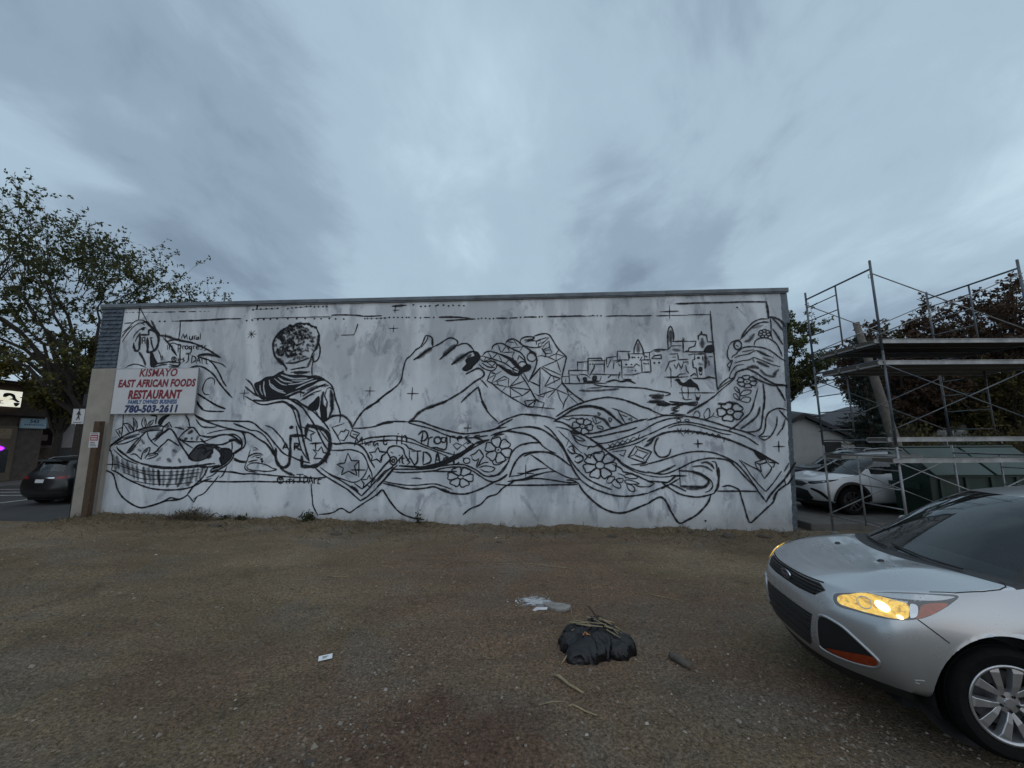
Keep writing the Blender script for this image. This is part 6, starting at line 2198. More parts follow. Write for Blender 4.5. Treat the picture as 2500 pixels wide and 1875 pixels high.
blob([(3.38,.52),(3.42,.70),(3.66,.74),(3.86,.66),(3.96,.44),(4.14,.30),(4.02,.26),(3.82,.38),(3.64,.40),(3.80,.48),(3.66,.60),(3.50,.50)], par=fs_)
blob([(3.88,.22),(4.14,.22),(4.06,.06),(3.96,.04)], par=fs_)
for y in (2.3, 2.55, 2.8, 3.05, 3.3):
    b = MB(); b.box((0.122, y, 0.14), (0.128, y+0.16, 0.17)); b.box((0.122, y, 0.28), (0.128, y+0.12, 0.31)); b.box((0.122, y, 0.172), (0.128, y+0.03, 0.278)); b.build('small_print', simple('ochre_print', (0.35, 0.30, 0.16), 0.6) if 'ochre_print' not in MATS else MATS['ochre_print'], fs_)
M_NEON = emit('neon_magenta', (1.0, 0.03, 0.75), 2.2); M_NEONV = emit('neon_violet', (0.28, 0.03, 1.0), 1.3)
for z0, y1 in ((2.32, 21.25), (1.82, 21.55)):
    ne = empty('neon_sign', (-27.86, 20.4, z0)); tag(ne, ('upper' if z0 > 2 else 'lower')+' purple neon sign glowing in the brick shop window', 'neon sign', 'neon signs in the shop window')
    b = MB(); L_ = y1-20.4; b.poly([(0, L_*0.5+L_*0.5*math.cos(a), 0.13*math.sin(a)) for a in [2*math.pi*k/24 for k in range(24)]], (0.01, 0, 0), 'x'); b.build('tube_fill', M_NEON, ne)
    b = MB(); b.path([(0.012, L_*0.5+L_*0.52*math.cos(a), 0.155*math.sin(a)) for a in [2*math.pi*k/24 for k in range(25)]], 0.028, 6, False); b.build('tube_outline', M_NEONV, ne)
pb = empty('hanging_sign', (-27.95, 22.15, 2.94)); tag(pb, 'pale blue and white shop sign board at the brick shop corner', 'sign')
M_PALE = simple('pale_blue_sign', (0.30, 0.42, 0.47), 0.5, var=0.12)
b = MB(); b.box((0.0, 0, 0), (0.08, 1.22, 0.56)); b.build('board', M_PALE, pb)
text_mesh('543', 0.28, M_NAVY, pb, 'lettering', (0.084, 0.62, 0.40), rot=(math.pi/2, 0, math.pi/2), bold=0.01)
b = MB()
for k in range(9): b.box((0.082, 0.16+k*0.105, 0.17+0.012*(k % 2)), (0.086, 0.23+k*0.105, 0.235))
b.build('small_print', M_BLUE, pb)
b = MB(); b.box((0.082, 0.2, 0.07), (0.086, 1.06, 0.11)); b.build('underline', M_SIGN, pb)
# white building with a canopy
wb_ = empty('white_kiosk', (-30.9, 25.0, 0)); tag(wb_, 'white building with dark canopy seen past the tree trunk', 'building')
M_WHB = simple('whitewash', (0.42, 0.43, 0.44), 0.8, var=0.15, scale=1.5); M_BAND = simple('grey_band', (0.10, 0.115, 0.12), 0.8)
b = MB(); b.poly([(-0.1,0,1.80),(3.2,0,1.80),(3.2,0,2.6),(2.7,0,3.7),(0.7,0,3.72),(0.25,0,3.0)], (0, 6, 0), 'y'); b.build('wall', M_WHB, wb_)
b = MB(); b.box((-0.15, -0.02, -0.3), (3.4, 6, 1.80)); b.build('base_band', M_BAND, wb_)
b = MB(); b.poly([(0.62,-0.4,3.02),(1.85,-0.4,3.02),(1.6,-0.4,2.72),(0.85,-0.4,2.72)], (0, 0.39, 0), 'y'); b.build('canopy', M_BLKPL, wb_)
b = MB(); b.box((0.80, -0.06, 1.95), (1.62, -0.005, 2.71)); b.build('window_frame', M_BLKPL, wb_)
b = MB(); b.box((0.92, -0.075, 2.25), (1.36, -0.062, 2.62)); b.build('pane', M_SIGN, wb_)
b = MB(); b.box((0.75, -0.12, 0.95), (1.75, -0.03, 1.78)); b.build('poster_panel', simple('faded_poster', (0.22, 0.20, 0.17), 0.8, var=0.6, scale=3), wb_)
# pedestrian sign on its pole, just beyond the pier
pd = empty('pedestrian_sign', (-13.05, 11.75, 0)); tag(pd, 'white pedestrian crossing sign with black walking figure beside the beige pier', 'sign')
b = MB(); b.tube((0.12, 0.07, -0.2), (0.12, 0.07, 3.6), 0.05, n=10); b.build('pole', M_BLKPL, pd)
b = MB(); b.box((0.02, 0.0, 3.18), (0.5, 0.25, 3.55)); b.build('signal_head', M_BLKPL, pd, bevel=0.02)
b = MB(); b.box((-0.19, -0.03, 2.66), (0.17, -0.005, 3.11)); b.build('plate', M_SIGN, pd, bevel=0.004)
b = MB(); 
fig = [(-0.015,.33),(.03,.33),(.055,.25),(.085,.215),(.07,.20),(.035,.235),(.03,.18),(.06,.08),(.035,.075),(.005,.15),(-.025,.075),(-.055,.075),(-.015,.18),(-.01,.235),(-.05,.215),(-.06,.24),(-.03,.285)]
b.poly([(x-0.01, -0.0335, 2.70+z*1.05) for x, z in fig], (0, 0.003, 0), 'y'); b.build('walking_figure', M_INK, pd)
b = MB(); b.poly([(0.0+0.028*math.cos(a), -0.0335, 3.085+0.028*math.sin(a)) for a in [2*math.pi*k/12 for k in range(12)]], (0, 0.003, 0), 'y'); b.build('figure_head', M_INK, pd)
b = MB(); b.box((-0.14, -0.0335, 2.695), (0.12, -0.031, 2.71)); b.build('rule', M_INK, pd)

# ---------------------------------------------------------------- scaffold, bin, houses, pole on the right
t = NT('scaffold_steel'); f = t.noise(1.3, 4, 0.6); g_ = t.noise(14, 4, 0.7); zc = t.sepc('Object')[2]
c = t.ramp(f, [(0.35, (0.055, 0.075, 0.115)), (0.5, (0.10, 0.12, 0.14)), (0.62, (0.17, 0.17, 0.165))])
c = t.mix(t.ramp(g_, [(0.54, 0.0), (0.68, 0.8)]), c, (0.10, 0.052, 0.03)); t.base(c); t.set(Roughness=0.5, Metallic=0.45); M_STEEL = t.m
M_GALV = simple('galvanised_steel', (0.24, 0.245, 0.25), 0.45, 0.6, var=0.3, scale=5); M_ALU = simple('aluminium_plank_edge', (0.29, 0.295, 0.295), 0.5, 0.4, var=0.35, scale=4)
M_PLY = simple('weathered_ply', (0.075, 0.065, 0.055), 0.9, var=0.3, scale=4)
SX0, SX1, SYN, SYF = 7.72, 10.9, 7.93, 9.79
sc_ = empty('scaffold', (SX0, SYN, 0)); tag(sc_, 'tall steel tube scaffold with plank platforms at the right end of the wall', 'scaffold')
DX, DY = SX1-SX0, SYF-SYN
LV = [-0.06, 1.93, 3.91]
for li, z0 in enumerate(LV):
    for fi, x in enumerate((0.0, DX)):
        fr = empty('end_frame', (x, 0, z0)); fr.parent = sc_
        mt = M_GALV if li == 0 else M_STEEL
        H_ = 1.975
        for y in (0.0, DY):
            b = MB(); b.tube((0, y, -0.05 if li == 0 else 0), (0, y, H_-0.004), 0.024, n=10)
            if li == 2: b.tube((0, y, H_-0.16), (0, y, H_), 0.019, n=8)
            b.build('post', mt, fr, True)
        b = MB(); b.tube((0, 0.02, H_-0.19), (0, DY-0.02, H_-0.19), 0.021, n=8); b.build('top_rail', mt, fr, True)
        yi = DY*0.5; ye = DY if li != 0 else 0.0
        b = MB(); b.tube((0, yi, 0.25 if li == 0 else 0.30), (0, yi, H_-0.21), 0.017, n=8); b.build('inner_post', mt, fr, True)
        for zr_ in (0.36, 0.80, 1.20, 1.56) if li else (0.36, 0.75, 1.13, 1.5):
            b = MB(); b.tube((0, yi, zr_), (0, ye, zr_), 0.013, n=7); b.build('rung', mt, fr, True)
        b = MB(); b.tube((0, 0.02, 0.30 if li == 0 else 0.12), (0, DY-0.02, 0.30 if li == 0 else 0.12), 0.015, n=7); b.build('bottom_rail', mt, fr, True)
        for y in (0.0, DY):
            for zr_ in (0.33, H_-0.30):
                b = MB(); s_ = 1 if y == 0 else -1; b.path([(0, y+0.02*s_, zr_), (0.0, y+0.075*s_, zr_), (0.0, y+0.075*s_, zr_-0.07), (0, y+0.02*s_, zr_-0.07)], 0.008, 5); b.build('brace_lock', M_GALV, fr)
        if li == 0:
            for y in (0.0, DY):
                b = MB(); b.box((-0.075, y-0.075, -0.09), (0.075, y+0.075, -0.075)); b.tube((0, y, -0.08), (0, y, 0.12), 0.017, n=8); b.build('base_jack', M_GALV, fr)
    for y in (-0.03, DY+0.03):
        for za, zb in ((0.33, 1.66), (1.66, 0.33)):
            b = MB(); dy = 0.014 if za < zb else -0.014
            b.tube((-0.03, y+dy, z0+za), (DX+0.03, y+dy, z0+zb), 0.0125, n=7); b.build('cross_brace', M_GALV if li != 1 else M_STEEL, sc_, True)
def plank(y0, z, x0=-0.12, x1=DX+0.15, w=0.48, rail=0.09):
    pk = empty('plank', (x0, y0, z)); pk.parent = sc_
    Lx = x1-x0
    b = MB(); b.box((0, 0.022, 0.012), (Lx, w-0.022, rail-0.008)); b.build('deck', M_PLY, pk)
    for yy in (0.0, w-0.02):
        b = MB(); b.box((0, yy, 0), (Lx, yy+0.02, rail)); b.box((0, yy-0.012, 0), (Lx, yy+0.032, 0.010)); b.box((0, yy-0.012, rail-0.012), (Lx, yy+0.032, rail)); b.build('side_rail', M_ALU, pk)
    for xx in (0.0, Lx-0.05):
        b = MB(); b.box((xx, 0.022, -0.02), (xx+0.05, w-0.022, 0.011)); b.build('end_hook', M_ALU, pk)
for k in range(3): plank(0.02+k*0.5, 4.06)
for k in range(3): plank(0.0+k*0.5, 3.60, x1=DX+0.5)
plank(0.03, 2.02); plank(-0.02, 1.60); plank(1.2, 1.62, x1=DX*0.55)

M_GREEN = simple('dark_green_paint', (0.012, 0.030, 0.022), 0.55, var=0.4, scale=3, bump=0.2); M_GLID = simple('green_lid', (0.030, 0.055, 0.047), 0.6, var=0.2, scale=2)
dp = empty('waste_bin', (10.4, 9.95, -0.05)); tag(dp, 'large dark green waste bin with sloping lids behind the scaffold', 'bin')
Wd = 3.05
b = MB(); b.hexa([(0.05,0.05,0.12),(Wd-0.05,0.05,0.12),(Wd-0.05,1.0,0.12),(0.05,1.0,0.12),(0,0.0,1.26),(Wd,0.0,1.26),(Wd,1.02,1.80),(0,1.02,1.80)]); b.build('body', M_GREEN, dp, bevel=0.02)
for k in range(2):
    x0 = 0.04+k*(Wd/2); x1 = x0+Wd/2-0.08
    b = MB(); b.hexa([(x0,-0.10,1.20),(x1,-0.10,1.20),(x1,0.62,1.84),(x0,0.62,1.84),(x0,-0.13,1.23),(x1,-0.13,1.23),(x1,0.60,1.88),(x0,0.60,1.88)]); b.build('lid', M_GLID, dp, bevel=0.015)
for k in range(5):
    x = 0.25+k*(Wd-0.5)/4; b = MB(); b.box((x-0.04, -0.035, 0.14), (x+0.04, 0.05, 1.19)); b.build('rib', M_GREEN, dp)
b = MB(); b.box((-0.05, -0.06, 1.17), (Wd+0.05, 0.0, 1.245)); b.build('rim_channel', M_GREEN, dp)
for x in (-0.10, Wd+0.0):
    b = MB(); b.box((x, 0.25, 0.85), (x+0.10, 1.0, 1.0)); b.build('fork_pocket', M_GREEN, dp)
b = MB(); b.tube((0.02, 0.66, 1.90), (Wd-0.02, 0.66, 1.90), 0.03, n=8); b.build('hinge_bar', M_GREEN, dp)

# pale house
M_HWALL = simple('pale_house_siding', (0.43, 0.43, 0.42), 0.8, var=0.1, scale=2); M_HROOF = simple('dark_shingles', (0.05, 0.05, 0.055), 0.9, var=0.3, scale=12); M_TRIMB = simple('black_trim', (0.012, 0.012, 0.014), 0.6)
hs = empty('pale_house', (15.0, 21.5, -0.05)); tag(hs, 'pale house with dark roof and door beyond the wall corner', 'house')
b = MB(); b.poly([(0,0,0),(3.7,0,0),(3.7,0,2.05),(0.9,0,3.35),(-2,0,2.05),(-2,0,0)], (0, 5, 0), 'y'); b.build('wall', M_HWALL, hs)
for p0, p1 in (((0.9, 3.40), (4.0, 1.95)), ((0.9, 3.40), (-2.4, 1.95))):
    b = MB(); d = Vector((p1[0]-p0[0], 0, p1[1]-p0[1])).normalized(); nn = Vector((-d.z, 0, d.x)); nn = nn if nn.z > 0 else -nn
    a, c2 = Vector((p0[0], -0.35, p0[1])), Vector((p1[0], -0.35, p1[1]))
    b.poly([a, c2, c2+nn*0.12, a+nn*0.12], (0, 5.7, 0), 'y'); b.build('roof', M_HROOF, hs)
    b = MB(); b.poly([a+Vector((0,-0.03,0))-nn*0.10, c2+Vector((0,-0.03,0))-nn*0.10, c2+Vector((0,-0.03,0))+nn*0.0, a+Vector((0,-0.03,0))], (0, 0.028, 0), 'y'); b.build('barge_board', M_TRIMB, hs)
dr = MB(); dr.box((2.0, -0.04, 0.1), (2.9, -0.002, 1.95)); dr.build('door', M_TRIMB, hs)
b = MB(); b.box((1.7, -0.45, 0.0), (2.1, -0.05, 1.15)); b.build('porch_rail', M_TRIMB, hs)
h2 = empty('pale_house', (17.2, 29.0, 0.0)); tag(h2, 'taller pale house with flat dark roof behind the gabled house', 'house')
b = MB(); b.box((-3, 0, 0), (5.2, 7, 3.7)); b.build('wall', M_HWALL, h2)
b = MB(); b.hexa([(-3.6,-0.6,3.7),(5.8,-0.6,3.7),(5.8,7.6,3.7),(-3.6,7.6,3.7),(-1.5,1.6,4.4),(3.6,1.6,4.4),(3.6,5.4,4.4),(-1.5,5.4,4.4)]); b.build('roof', M_HROOF, h2)
for x in (1.2, 3.4):
    b = MB(); b.box((x, -0.05, 2.6), (x+0.8, -0.003, 3.7)); w_ = b.build('window', M_TRIMB, h2); b = MB(); b.box((x+0.08, -0.06, 2.7), (x+0.72, -0.052, 3.6)); b.build('pane', M_DGLASS, w_)
M_DHOUSE = simple('dark_house_siding', (0.07, 0.065, 0.06), 0.85, var=0.15, scale=2)
h3 = empty('dark_house', (24.5, 27.5, 0.0)); tag(h3, 'dim grey house half hidden behind the reddish tree', 'house')
b = MB(); b.poly([(0,0,0),(13,0,0),(13,0,3.0),(6.5,0,4.7),(0,0,3.0)], (0, 8, 0), 'y'); b.build('wall', M_DHOUSE, h3)
for p0, p1 in (((6.5, 4.8), (13.6, 2.9)), ((6.5, 4.8), (-0.6, 2.9))):
    b = MB(); a, c2 = Vector((p0[0], -0.5, p0[1])), Vector((p1[0], -0.5, p1[1])); b.poly([a, c2, c2+Vector((0,0,0.15)), a+Vector((0,0,0.15))], (0, 9, 0), 'y'); b.build('roof', M_HROOF, h3)
for x in (1.2, 4.9, 6.3, 8.7, 10.4):
    w_ = MB(); w_.box((x, -0.06, 1.3), (x+0.95, -0.004, 2.6)); w_ = w_.build('window', M_HWALL, h3); b = MB(); b.box((x+0.09, -0.075, 1.39), (x+0.86, -0.062, 2.51)); b.build('pane', M_DGLASS, w_)
# leaning pole and wires
M_POLE = simple('grey_weathered_pole', (0.12, 0.105, 0.09), 0.9, var=0.3, scale=6, bump=0.5)
pl = empty('utility_pole', (15.9, 16.0, -0.1)); tag(pl, 'leaning weathered grey timber pole behind the scaffold', 'pole')
b = MB(); b.path([(0, 0, -0.2), (-0.35, 0, 2.0), (-0.85, 0, 4.8), (-1.28, 0, 7.05)], [0.21, 0.19, 0.15, 0.115], 12); b.build('shaft', M_POLE, pl, True)
M_WIRE = simple('black_cable', (0.015, 0.015, 0.016), 0.6)
for k, (za, yb, zb, lab) in enumerate(((6.3, 60, 5.2, 'top'), (5.9, 60, 4.6, 'upper middle'), (5.45, 60, 3.9, 'lower middle'), (5.0, 62, 3.3, 'bottom'))):
    a = Vector((15.0, 16.0, za)); e_ = Vector((36.0-k*0.6, yb, zb+3)); pts = []
    e_ = Vector((31.0-k*1.0, 60, zb+1.5))
    for i in range(17):
        s = i/16; p = a.lerp(e_, s); p.z -= 1.1*4*s*(1-s)*0.5; pts.append(p)
    b = MB(); b.path(pts, 0.018, 4); o = b.build('overhead_cable', M_WIRE); tag(o, lab+' overhead cable running back from the leaning pole', 'cable', 'overhead cables')

# ---------------------------------------------------------------- trees and plants
def leaf_mat(name, lo, mid, hi, trans=0.25):
    t = NT(name); at = t.n.new('ShaderNodeAttribute'); at.attribute_name = 'tone'
    t.base(t.ramp(at.outputs['Fac'], [(0.0, lo), (0.5, mid), (1.0, hi)])); t.set(Roughness=0.7, Specular_IOR_Level=0.2)
    tr = t.n.new('ShaderNodeBsdfTranslucent'); t.l.new(t.b.inputs['Base Color'].links[0].from_socket, tr.inputs['Color'])
    mx = t.n.new('ShaderNodeMixShader'); mx.inputs[0].default_value = trans
    t.l.new(t.b.outputs[0], mx.inputs[1]); t.l.new(tr.outputs[0], mx.inputs[2]); t.l.new(mx.outputs[0], t.out.inputs[0]); return t.m
M_BARK = simple('dark_bark', (0.035, 0.028, 0.022), 0.95, var=0.35, scale=10, bump=0.7)
M_LEAFG = leaf_mat('elm_leaf', (0.045, 0.055, 0.024), (0.085, 0.092, 0.036), (0.20, 0.17, 0.045), 0.35)
M_LEAFY = leaf_mat('lamplight_tinted_leaf', (0.10, 0.09, 0.015), (0.20, 0.17, 0.03), (0.33, 0.27, 0.05))  # street lamp light on the foliage is put into this leaf colour
M_LEAFY2 = leaf_mat('olive_yellow_leaf', (0.05, 0.05, 0.016), (0.10, 0.092, 0.026), (0.22, 0.185, 0.045), 0.35)
M_LEAFD = leaf_mat('dark_green_leaf', (0.028, 0.040, 0.022), (0.055, 0.072, 0.034), (0.10, 0.11, 0.05), 0.3)
M_LEAFL = leaf_mat('light_green_leaf', (0.040, 0.052, 0.022), (0.085, 0.095, 0.038), (0.15, 0.15, 0.055), 0.35)
M_LEAFR = leaf_mat('russet_leaf', (0.046, 0.032, 0.024), (0.082, 0.050, 0.034), (0.14, 0.09, 0.052), 0.3)
M_LEAFB = leaf_mat('autumn_shrub_leaf', (0.040, 0.036, 0.016), (0.080, 0.066, 0.024), (0.15, 0.115, 0.036), 0.3)
M_NEEDLE = leaf_mat('spruce_needle', (0.014, 0.022, 0.018), (0.026, 0.038, 0.030), (0.045, 0.058, 0.044), 0.1)
class Leaves:
    def __init__(s): s.v = []; s.f = []; s.t = []
    def leaf(s, p, d, size, r, tone, aspect=0.5):
        d = d.normalized(); u = d.cross(Vector((r.uniform(-1,1), r.uniform(-1,1), r.uniform(-1,1))))
        if u.length < 1e-4: u = d.orthogonal()
        u = u.normalized()*size*aspect*0.5; o = len(s.v); m = p+d*size*0.5
        s.v += [tuple(p), tuple(m+u), tuple(p+d*size), tuple(m-u)]; s.f.append((o, o+1, o+2, o+3)); s.t += [tone]*4
    def build(s, name, m, parent):
        me = bpy.data.meshes.new(name); me.from_pydata(s.v, [], s.f); me.update()
        at = me.attributes.new('tone', 'FLOAT', 'POINT'); at.data.foreach_set('value', np.array(s.t, dtype=np.float32)); return link(name, me, m, parent)
def rvec(r): 
    while True:
        v = Vector((r.uniform(-1,1), r.uniform(-1,1), r.uniform(-1,1)))
        if 0.05 < v.length < 1: return v.normalized()
def tree(name, label, loc, seed, trunk_h, trunk_r, crown_c, crown_r, limbs, twigs, leaves_per, leaf, m, tonef=None, group=None, dense=1.0, bare=False, droop=0.0, sprigs=0, sprig_len=2.0, fork=None):
    """trunk, limbs reaching points spread through an ellipsoid crown, twigs off the limbs, leaves strung along the twigs"""
    r = random.Random(seed); root = empty(name, loc); tag(root, label, 'tree', group)
    wood = MB(); lv = Leaves(); cc = Vector(crown_c); cr = Vector(crown_r)
    top = Vector((r.uniform(-.2,.2), r.uniform(-.2,.2), trunk_h))
    tr_ = MB(); pts = [Vector((0,0,-0.3)), Vector((0.03,0.02,trunk_h*0.35)), Vector((top.x*0.6, top.y*0.6, trunk_h*0.7)), top]
    tr_.path(pts, [trunk_r*1.35, trunk_r, trunk_r*0.85, trunk_r*0.7], 9); tr_.build('trunk', M_BARK, root, True)
    def crooked(a, b, n, amp):
        P = [a]
        for k in range(1, n): P.append(a.lerp(b, k/n)+rvec(r)*amp*(b-a).length)
        return P+[b]
    def twig(a, d, ln, rad, depth):
        b = a+d*ln; P = crooked(a, b, 4, 0.05)
        for k in range(1, len(P)): P[k].z -= droop*ln*(k/4)**2*0.5
        wood.path(P, [rad*(1-0.8*k/4) for k in range(5)], 4, False)
        if not bare:
            for k in range(leaves_per):
                s = r.uniform(0.15, 1.05); i = min(3, int(s*4)); p = P[i].lerp(P[i+1], min(1.0, s*4-i))
                dd = (d*0.5+rvec(r)+Vector((0,0,-0.25-droop))).normalized()
                hgt = (p.z-(cc.z-cr.z))/(2*cr.z); tone = tonef(p, hgt, r) if tonef else min(1, max(0, r.gauss(0.45, 0.22)))
                lv.leaf(p, dd, leaf*r.uniform(0.6, 1.3), r, tone)
        if depth > 0:
            for k in range(3):
                s = r.uniform(0.3, 0.95); i = min(3, int(s*4)); p = P[i]
                twig(p, (d+rvec(r)*0.9).normalized(), ln*r.uniform(0.4, 0.65), rad*0.5, depth-1)
    for k in range(limbs):
        while True:
            q = Vector((r.uniform(-1,1), r.uniform(-1,1), r.uniform(-1,1)))
            if q.length < 1: break
        q = q.normalized()*(q.length**0.45)
        end = Vector((cc.x+q.x*cr.x, cc.y+q.y*cr.y, cc.z+q.z*cr.z))
        st = pts[2].lerp(top, r.random()) if end.z > trunk_h*0.8 else pts[1].lerp(top, r.uniform(0.5, 1))
        mid = st.lerp(end, 0.5)+Vector((0, 0, 0.12*(end-st).length))
        P = crooked(st, mid, 3, 0.06)[:-1]+crooked(mid, end, 3, 0.06)
        n = len(P); R0 = trunk_r*r.uniform(0.28, 0.5); wood.path(P, [R0*(1-0.85*i/(n-1))+0.006 for i in range(n)], 5, False)
        for j in range(twigs):
            s = r.uniform(0.25, 1.0)**0.7*(n-1); i = min(n-2, int(s)); p = P[i].lerp(P[i+1], s-i)
            d = ((P[i+1]-P[i]).normalized()*0.6+rvec(r)*0.9+Vector((0,0,0.15))).normalized()
            twig(p, d, r.uniform(0.5, 1.15)*cr.x*0.22, 0.014, 1 if dense >= 1 else 0)
    for k in range(sprigs):                       # long shoots standing out of the crown
        a = r.uniform(0, 2*math.pi); e_ = r.uniform(0.25, 1.3); q = Vector((math.cos(a)*math.cos(e_), math.sin(a)*math.cos(e_), math.sin(e_)))
        st = Vector((cc.x+q.x*cr.x*0.7, cc.y+q.y*cr.y*0.7, cc.z+q.z*cr.z*0.7)); d = (q+Vector((0,0,0.35))+rvec(r)*0.3).normalized()
        twig(st, d, sprig_len*r.uniform(0.6, 1.3), 0.02, 2)
    wood.build('branches', M_BARK, root)
    if not bare: lv.build('crown', m, root)
    return root
elm_tone = lambda p, h, r: min(1, max(0, r.gauss(0.40, 0.22)+(0.22 if h < 0.3 else 0)))  # low leaves toned yellower: lamp glow put into the leaf tone
elm_tone2 = lambda p, h, r: min(1, max(0, r.gauss(0.36, 0.2)+(0.38 if (h < 0.34 and r.random() < 0.6) else 0)))  # same, stronger: light on the lower crown painted as yellower leaves
tree('street_tree', 'big leafy green tree across the street left of the wall', (-22.0, 20.0, 0), 11, 4.2, 0.30, (-2.0, 0, 8.2), (5.2, 3.8, 3.6), 27, 8, 12, 0.18, M_LEAFG, elm_tone2, sprigs=74, sprig_len=2.9)
tree('street_tree', 'sparse tree tops showing above the left end of the parapet', (-19.2, 24.5, 0), 5, 5.5, 0.16, (0.2, 0, 8.0), (3.0, 2.3, 2.2), 12, 5, 10, 0.17, M_LEAFG, elm_tone, sprigs=13, sprig_len=2.2)
tree('street_tree', 'low yellow green tree seen under the big tree beside the pier', (-37.6, 33.0, 0), 71, 3.0, 0.14, (0.2, 0, 6.4), (3.4, 2.4, 2.3), 30, 7, 14, 0.24, M_LEAFY2, sprigs=8, sprig_len=0.8)
tree('street_tree', 'tree at the left edge above the shop with street lamp light put into its leaf colour', (-27.75, 20.0, 0), 73, 4.5, 0.12, (0.1, 0, 6.9), (1.6, 1.4, 0.95), 18, 6, 13, 0.17, M_LEAFY)
tree('street_tree', 'low olive yellow tree hanging beside the pier under the big tree', (-25.1, 21.6, 0), 83, 3.2, 0.2, (0.2, 0, 6.1), (2.9, 2.0, 1.9), 40, 8, 14, 0.17, M_LEAFY2, sprigs=12, sprig_len=1.0)
tree('olive_tree', 'broad olive brown tree filling the gap behind the planks', (25.6, 25.0, 0), 91, 3.0, 0.2, (0.4, 0, 6.0), (4.2, 2.5, 3.2), 50, 8, 14, 0.22, M_LEAFB, sprigs=14, sprig_len=1.2)
tree('bare_tree', 'bare leafless tree at the far left edge', (-38.3, 25.0, 0), 23, 8.0, 0.3, (0.3, 0, 16.5), (4.0, 4.0, 5.0), 26, 9, 0, 0.2, M_LEAFG, bare=True)
tree('round_tree', 'dense round green tree peeping past the right end of the wall', (13.3, 20.0, 0), 41, 3.5, 0.14, (0.4, 0, 6.4), (2.55, 2.3, 2.2), 60, 9, 15, 0.14, M_LEAFL, sprigs=24, sprig_len=1.0)
tree('russet_tree', 'large russet brown tree behind the scaffold', (29.0, 22.5, 0), 53, 4.0, 0.32, (0.6, 0, 7.0), (5.4, 4.0, 3.9), 70, 9, 14, 0.21, M_LEAFR, sprigs=26, sprig_len=1.5)
tree('russet_tree', 'smaller russet tree between the leaning pole and the large russet tree', (22.4, 22.0, 0), 59, 3.0, 0.2, (0, 0, 5.9), (3.2, 2.5, 2.8), 44, 8, 14, 0.19, M_LEAFR, sprigs=14, sprig_len=1.2)
tree('olive_tree', 'dark olive tree behind the waste bin under the planks', (26.3, 20.5, 0), 67, 1.6, 0.16, (0, 0, 3.9), (3.6, 2.0, 2.0), 44, 8, 14, 0.18, M_LEAFB, sprigs=8, sprig_len=0.8)
# spruce
def spruce(name, label, loc, h, rad, seed):
    r = random.Random(seed); root = empty(name, loc); tag(root, label, 'tree'); b = MB(); b.path([(0,0,-0.2), (0,0,h*0.5), (0,0,h)], [0.16, 0.09, 0.015], 7); b.build('trunk', M_BARK, root, True)
    lv = Leaves(); w = MB(); z = 0.9
    while z < h-0.15:
        k = (h-z)/h; n = 7
        for i in range(n):
            a = r.uniform(0, 2*math.pi); ln = rad*k*r.uniform(0.7, 1.15)+0.12; d = Vector((math.cos(a), math.sin(a), r.uniform(-0.25, 0.1)))
            p0 = Vector((0, 0, z+r.uniform(-0.1, 0.1))); p1 = p0+d*ln; p1.z += 0.06*ln
            w.path([p0, p0.lerp(p1, 0.5)-Vector((0,0,0.05*ln)), p1], [0.02, 0.012, 0.004], 4, False)
            for q in range(int(16+40*k*rad)):
                s = r.uniform(0.1, 1.0); p = p0.lerp(p1, s); sd_ = (d*0.7+rvec(r)*0.8+Vector((0,0,-0.25))).normalized()
                lv.leaf(p, sd_, r.uniform(0.10, 0.24)*(1.15-0.5*s), r, min(1, max(0, r.gauss(0.45, 0.25))), 0.28)
        z += 0.17+0.10*k
    w.build('branches', M_BARK, root); lv.build('crown', M_NEEDLE, root)
spruce('spruce_tree', 'dark narrow spruce tree behind the leaning pole', (17.0, 18.6, 0), 7.2, 1.7, 3)
def shrub(name, label, loc, size, n, leaf, m, seed, group=None, cat='shrub'):
    r = random.Random(seed); root = empty(name, loc); tag(root, label, cat, group); w = MB(); lv = Leaves()
    for k in range(max(6, n//26)):
        q = rvec(r); q.z = abs(q.z); e_ = Vector((q.x*size[0], q.y*size[1], q.z*size[2])); w.path([Vector((q.x*0.15*size[0], q.y*0.15*size[1], 0)), e_*0.55+rvec(r)*0.08*size[2], e_], [0.02*size[2]**0.5, 0.012, 0.004], 4, False)
    for k in range(n):
        q = rvec(r)*(r.random()**0.4); q.z = abs(q.z); p = Vector((q.x*size[0], q.y*size[1], q.z*size[2]*r.uniform(0.75, 1.1)))
        lv.leaf(p, rvec(r)+Vector((0,0,0.1)), leaf*r.uniform(0.6, 1.3), r, min(1, max(0, r.gauss(0.45, 0.25))))
    w.build('stems', M_BARK, root); lv.build('foliage', m, root); return root
for k, (x, y, s, lab, m) in enumerate((
  (18.0, 17.6, (1.5, 1.2, 3.0), 'yellow brown autumn shrub beside the pale house', M_LEAFB), (20.4, 17.8, (1.6, 1.2, 2.4), 'dark shrub left of the leaning pole foot', M_LEAFD),
  (22.6, 18.4, (1.8, 1.2, 2.9), 'brown shrub behind the left half of the waste bin', M_LEAFB), (25.4, 18.8, (1.9, 1.3, 3.3), 'tall golden brown shrub behind the middle of the waste bin', M_LEAFB),
  (28.4, 19.2, (2.0, 1.3, 3.6), 'tall brown shrub behind the right end of the waste bin', M_LEAFR), (16.2, 17.2, (1.3, 1.0, 1.6), 'low dark shrub in front of the pale house door', M_LEAFD),
  (14.2, 17.0, (1.5, 0.9, 1.2), 'low dark hedge clump just past the wall corner', M_LEAFD))):
    shrub('autumn_shrub', lab, (x, y, -0.05), s, 2600, 0.17, m, 100+k, 'shrubs in front of the houses')
